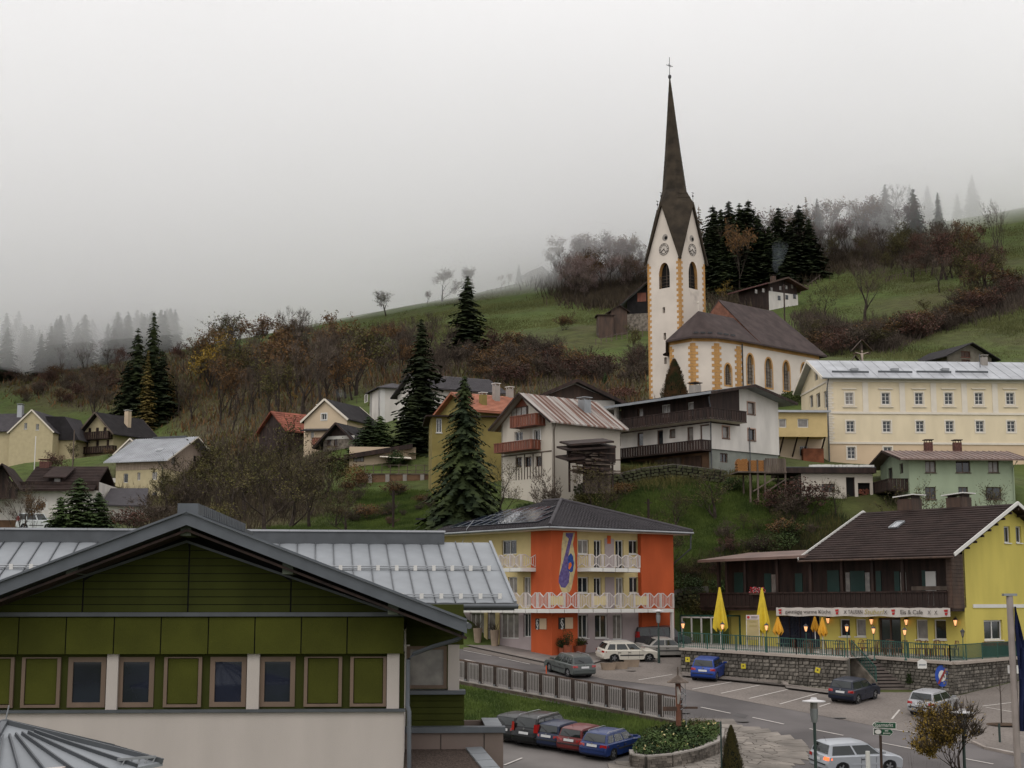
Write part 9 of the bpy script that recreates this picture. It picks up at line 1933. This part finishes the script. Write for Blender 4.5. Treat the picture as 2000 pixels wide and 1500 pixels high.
# ---- uncountable ground cover
def scatter(name,m,n,poly,hgt,seed,blades=7,wd=.05,spread=.5,ymin=100.0,dmin=100,dmax=500,flat=False):
 q = np.random.RandomState(seed); xs = [p[0] for p in poly]; ys = [p[1] for p in poly]; X = q.uniform(min(xs),max(xs),n * 2); Y = q.uniform(min(ys),max(ys),n * 2); k = in_poly(X,Y,poly); X,Y = X[k][:n],Y[k][:n]; hx,hy,hz = hits(X,Y,ymin); ok = ~np.isnan(hx) & (hy > dmin) & (hy < dmax); C = np.stack([hx,hy,hz],1)[ok]; N_ = len(C)
 if N_ == 0: return
 C = np.repeat(C,blades,0); M_ = len(C); s = np.repeat(np.maximum(.6,hy[ok] / 160),blades); base = C + np.stack([q.normal(0,spread,M_),q.normal(0,spread,M_),np.zeros(M_)],1) * s[:,None]; a = q.uniform(0,6.283,M_); h = hgt * q.uniform(.4,1.2,M_); w_ = wd * s; dx,dy = np.cos(a) * w_,np.sin(a) * w_; base[:,2] = tz(base[:,0],base[:,1]) - .1
 z = np.zeros(M_); v0 = base + np.stack([-dx,-dy,z],1); v1 = base + np.stack([dx,dy,z],1); v2 = base + np.stack([q.normal(0,.35,M_) * h,q.normal(0,.35,M_) * h,h + .1],1); V = np.stack([v0,v1,v2],1).reshape(-1,3); me = bpy.data.meshes.new(name); me.vertices.add(len(V)); me.vertices.foreach_set('co',V.ravel()); me.loops.add(len(V)); me.loops.foreach_set('vertex_index',np.arange(len(V))); me.polygons.add(M_); me.polygons.foreach_set('loop_start',np.arange(0,len(V),3)); me.polygons.foreach_set('loop_total',np.full(M_,3)); me.update(calc_edges=True); me.materials.append(m); o = bpy.data.objects.new(name,me); COL.objects.link(o); o['kind'] = 'stuff'
scatter('undergrowth',V_tw,1300,THICK[0],1.5,1,9,.05,1.4); scatter('undergrowth',V_oli,1300,THICK[0],.7,31,9,.10,1.4); scatter('undergrowth',V_rust,500,THICK[0],1.6,2,8,.10,1.0); scatter('undergrowth',V_twd,2200,THICK[1],2.4,3,9,.06,1.4); scatter('undergrowth',V_tw,2600,THICK[2],1.8,4,9,.05,1.0)
scatter('bank_undergrowth',V_oli,2600,THICK[4],.6,5,9,.05,.6,dmax=150); scatter('bank_undergrowth',V_grn,3000,THICK[4],.5,6,9,.06,.6,dmax=150); scatter('bank_undergrowth',V_twd,500,THICK[4],1.0,15,8,.03,.6,dmax=150); scatter('bank_undergrowth',V_oli,900,THICK[3],.5,16,9,.05,.6,dmax=150); scatter('undergrowth',V_twd,1200,THICK[5],2.5,7,9,.08,1.5); scatter('orchard_undergrowth',V_twd,1800,THICK[6],1.3,8,8,.04,.8,dmax=250); scatter('undergrowth',V_tw,1500,THICK[7],3,9,8,.10,2.0,dmax=800)
V_gr = veg_mat('grass_blades',(.034,.055,.010),(.075,.105,.020),scale=.35); V_gr2 = veg_mat('meadow_tufts',(.060,.066,.022),(.100,.105,.038),scale=.08)
def bank_grass():
 q = random.Random(4); V = []; Fc = []; poly = [(880,1337),(1325,1418),(1400,1418),(1400,1440),(1250,1456),(1060,1424),(960,1420),(880,1425)]; A = np.array([(q.uniform(880,1400),q.uniform(1335,1456)) for _ in range(60000)]); k = in_poly(A[:,0],A[:,1],poly)
 for px,py in A[k]:
  p = road(px,py); h = q.uniform(.08,.24); a = q.uniform(0,6.28); i = len(V); V += [(p.x - .02 * math.cos(a),p.y - .02 * math.sin(a),p.z),(p.x + .02 * math.cos(a),p.y + .02 * math.sin(a),p.z),(p.x + q.gauss(0,.06),p.y + q.gauss(0,.06),p.z + h)]; Fc.append((i,i + 1,i + 2))
 o = bpy.data.objects.new('bank_grass',me_of(V,Fc,'bank_grass',V_gr)); COL.objects.link(o); o['kind'] = 'stuff'
bank_grass()
scatter('meadow_grass',V_gr,9000,[(640,955),(840,960),(840,1040),(500,1040),(620,1000)],.22,20,9,.03,.5,dmax=170); scatter('meadow_grass',V_gr,12000,[(1120,960),(1340,930),(1640,960),(1600,1060),(1350,1190),(1300,1100)],.22,21,9,.03,.5,dmax=140)
scatter('meadow_grass',V_gr2,9000,[(600,670),(750,620),(950,570),(1200,560),(1265,640),(1000,650),(850,690)],.3,22,6,.05,.8); scatter('meadow_grass',V_gr2,12000,[(1560,600),(1700,500),(2000,440),(2000,700),(1600,700)],.3,23,6,.05,.8)
# drystone garden wall below the chalet, and tumbled one beside the bank
def drystone(label,pts,h,n):
 o = empty('drystone_wall',label,'wall',on(*pts[0])); O = o.location.copy(); W_ = [on(*p) for p in pts]; q = random.Random(n); me = []
 for k in range(4): b = B(); j = [q.uniform(.7,1) for _ in range(8)]; b.add([(-.5 * j[0],.5,-.5 * j[1]),(.5 * j[2],.5,-.5),(.5,.5,.5 * j[3]),(-.5,.5,.5),(-.45,-.5,-.4 * j[4]),(.42 * j[5],-.5,-.45),(.45,-.5,.4 * j[6]),(-.4 * j[7],-.5,.45)],[(4,5,6,7),(0,4,7,3),(1,2,6,5),(3,7,6,2),(0,1,5,4),(0,3,2,1)]); m_ = b.mesh('stone'); m_.materials.append(mat('mossy_stone',(.075,.062,.048),rough=.95,col2=(.05,.055,.025),scale=.8,rnd_obj=.35)); me.append(m_)
 b = B(); tot = 0
 for a,c in zip(W_,W_[1:]):
  b.add([a - O - Vector((0,0,.5)),c - O - Vector((0,0,.5)),c - O + Vector((0,.2,h)),a - O + Vector((0,.2,h))],[(0,1,2,3)]); d = c - a; L_ = d.length; nr = int(h / .28)
  for r_ in range(nr):
   x = 0
   while x < L_: w_ = q.uniform(.3,.6); p = a + d * (x / L_) - O + Vector((0,-.06 + q.uniform(-.04,.04),.14 + r_ * .28)); inst(q.choice(me),'stone',o,p,math.atan2(d.y,d.x) + q.uniform(-.1,.1),(w_ * .95,.3,.26)); x += w_; tot += 1
 b.build('wall_core',mortar,o)
drystone('mossy drystone wall holding the garden below the chalet',[(1105,125.5),(1180,127),(1260,128),(1320,128.5),(1420,127.5)],1.2,5)
drystone('tumbled drystone wall on the bank beside the orange house',[(1305,112),(1345,112.5),(1385,113)],1.4,6)
# chimney smoke
def smoke(label,pts,dens):
 b = B(); b.tube([Vector(p) for p,r_ in pts],[r_ for p,r_ in pts],10); o = b.build('chimney_smoke',None,None) if 0 else None
 b.f = [f[::-1] for f in b.f]; me = b.mesh('chimney_smoke'); m = bpy.data.materials.new('smoke'); m.use_nodes = True; t = m.node_tree; t.nodes.clear(); oo = t.nodes.new('ShaderNodeOutputMaterial'); v = t.nodes.new('ShaderNodeVolumePrincipled'); v.inputs['Density'].default_value = dens; v.inputs['Color'].default_value = (.75,.85,.95,1); t.links.new(v.outputs[0],oo.inputs['Volume']); me.materials.append(m); o = bpy.data.objects.new('chimney_smoke',me); COL.objects.link(o); o['kind'] = 'stuff'
smoke('',[(at(693,771,186),.12),(at(686,772,186),.25),(at(676,775,186),.4),(at(667,769,187),.5),(at(658,767,189),.7)],.02)
smoke('',[(at(1524,537,285),.2),(at(1518,530,285),.5),(at(1513,524,286),.6),(at(1520,508,288),1.2),(at(1524,480,290),1.8)],.02)
# meadow fences
def meadow_fence(label,pts,n,h=1.1):
 P_ = [on(px,D) for px,D in pts]; o = empty('meadow_fence',label,'fence',P_[0]); b = B(); b.bar((0,0,-.2),(0,0,h),.14); me = b.mesh('post'); me.materials.append(gwood); prev = None
 for i in range(n + 1):
  f = i / n * (len(P_) - 1); k = min(int(f),len(P_) - 2); p = P_[k].lerp(P_[k + 1],f - k); p.z = tz1(p.x,p.y); inst(me,'post',o,p - P_[0])
  if prev is not None: b = B(); b.bar(prev + Vector((0,0,h * .8)) - P_[0],p + Vector((0,0,h * .8)) - P_[0],.07); b.build('rail',gwood,o)
  prev = p
meadow_fence('post and rail fence climbing along the dark spruces on the right slope',[(1555,292),(1620,318),(1700,350)],16); meadow_fence('thin pale fence on the meadow edge left of the church tower',[(1168,246),(1215,250),(1262,252)],9); meadow_fence('line of fence posts crossing the upper middle meadow',[(950,385),(1040,400),(1090,405)],20); meadow_fence('low fence around the field barn on the bright meadow',[(1755,305),(1785,308),(1850,312)],10)
# ================================================================ tell look-alike plants apart by their order from the left
ORD = 'first second third fourth fifth sixth seventh eighth ninth tenth eleventh twelfth thirteenth fourteenth'.split(); NUM = 'zero one two three four five six seven eight nine ten eleven twelve thirteen fourteen'.split()
_by = {}
for o in SC.objects:
 if o.parent is None and o.get('label') and o.get('category') in ('tree','shrub'): _by.setdefault(o['label'],[]).append(o)
for lb,L_ in _by.items():
 n = len(L_)
 if n < 2: continue
 L_.sort(key=lambda o: px_of(o.location)[0])
 for i,o in enumerate(L_):
  w_ = (('left','right')[i] + ' one of two') if n == 2 else (('left','middle','right')[i] + ' one of three') if n == 3 else (ORD[i] + ' from left of ' + NUM[n]) if n < 15 else None
  if w_ and len((lb + ' ' + w_).split()) <= 16: o['label'] = lb + ', ' + w_
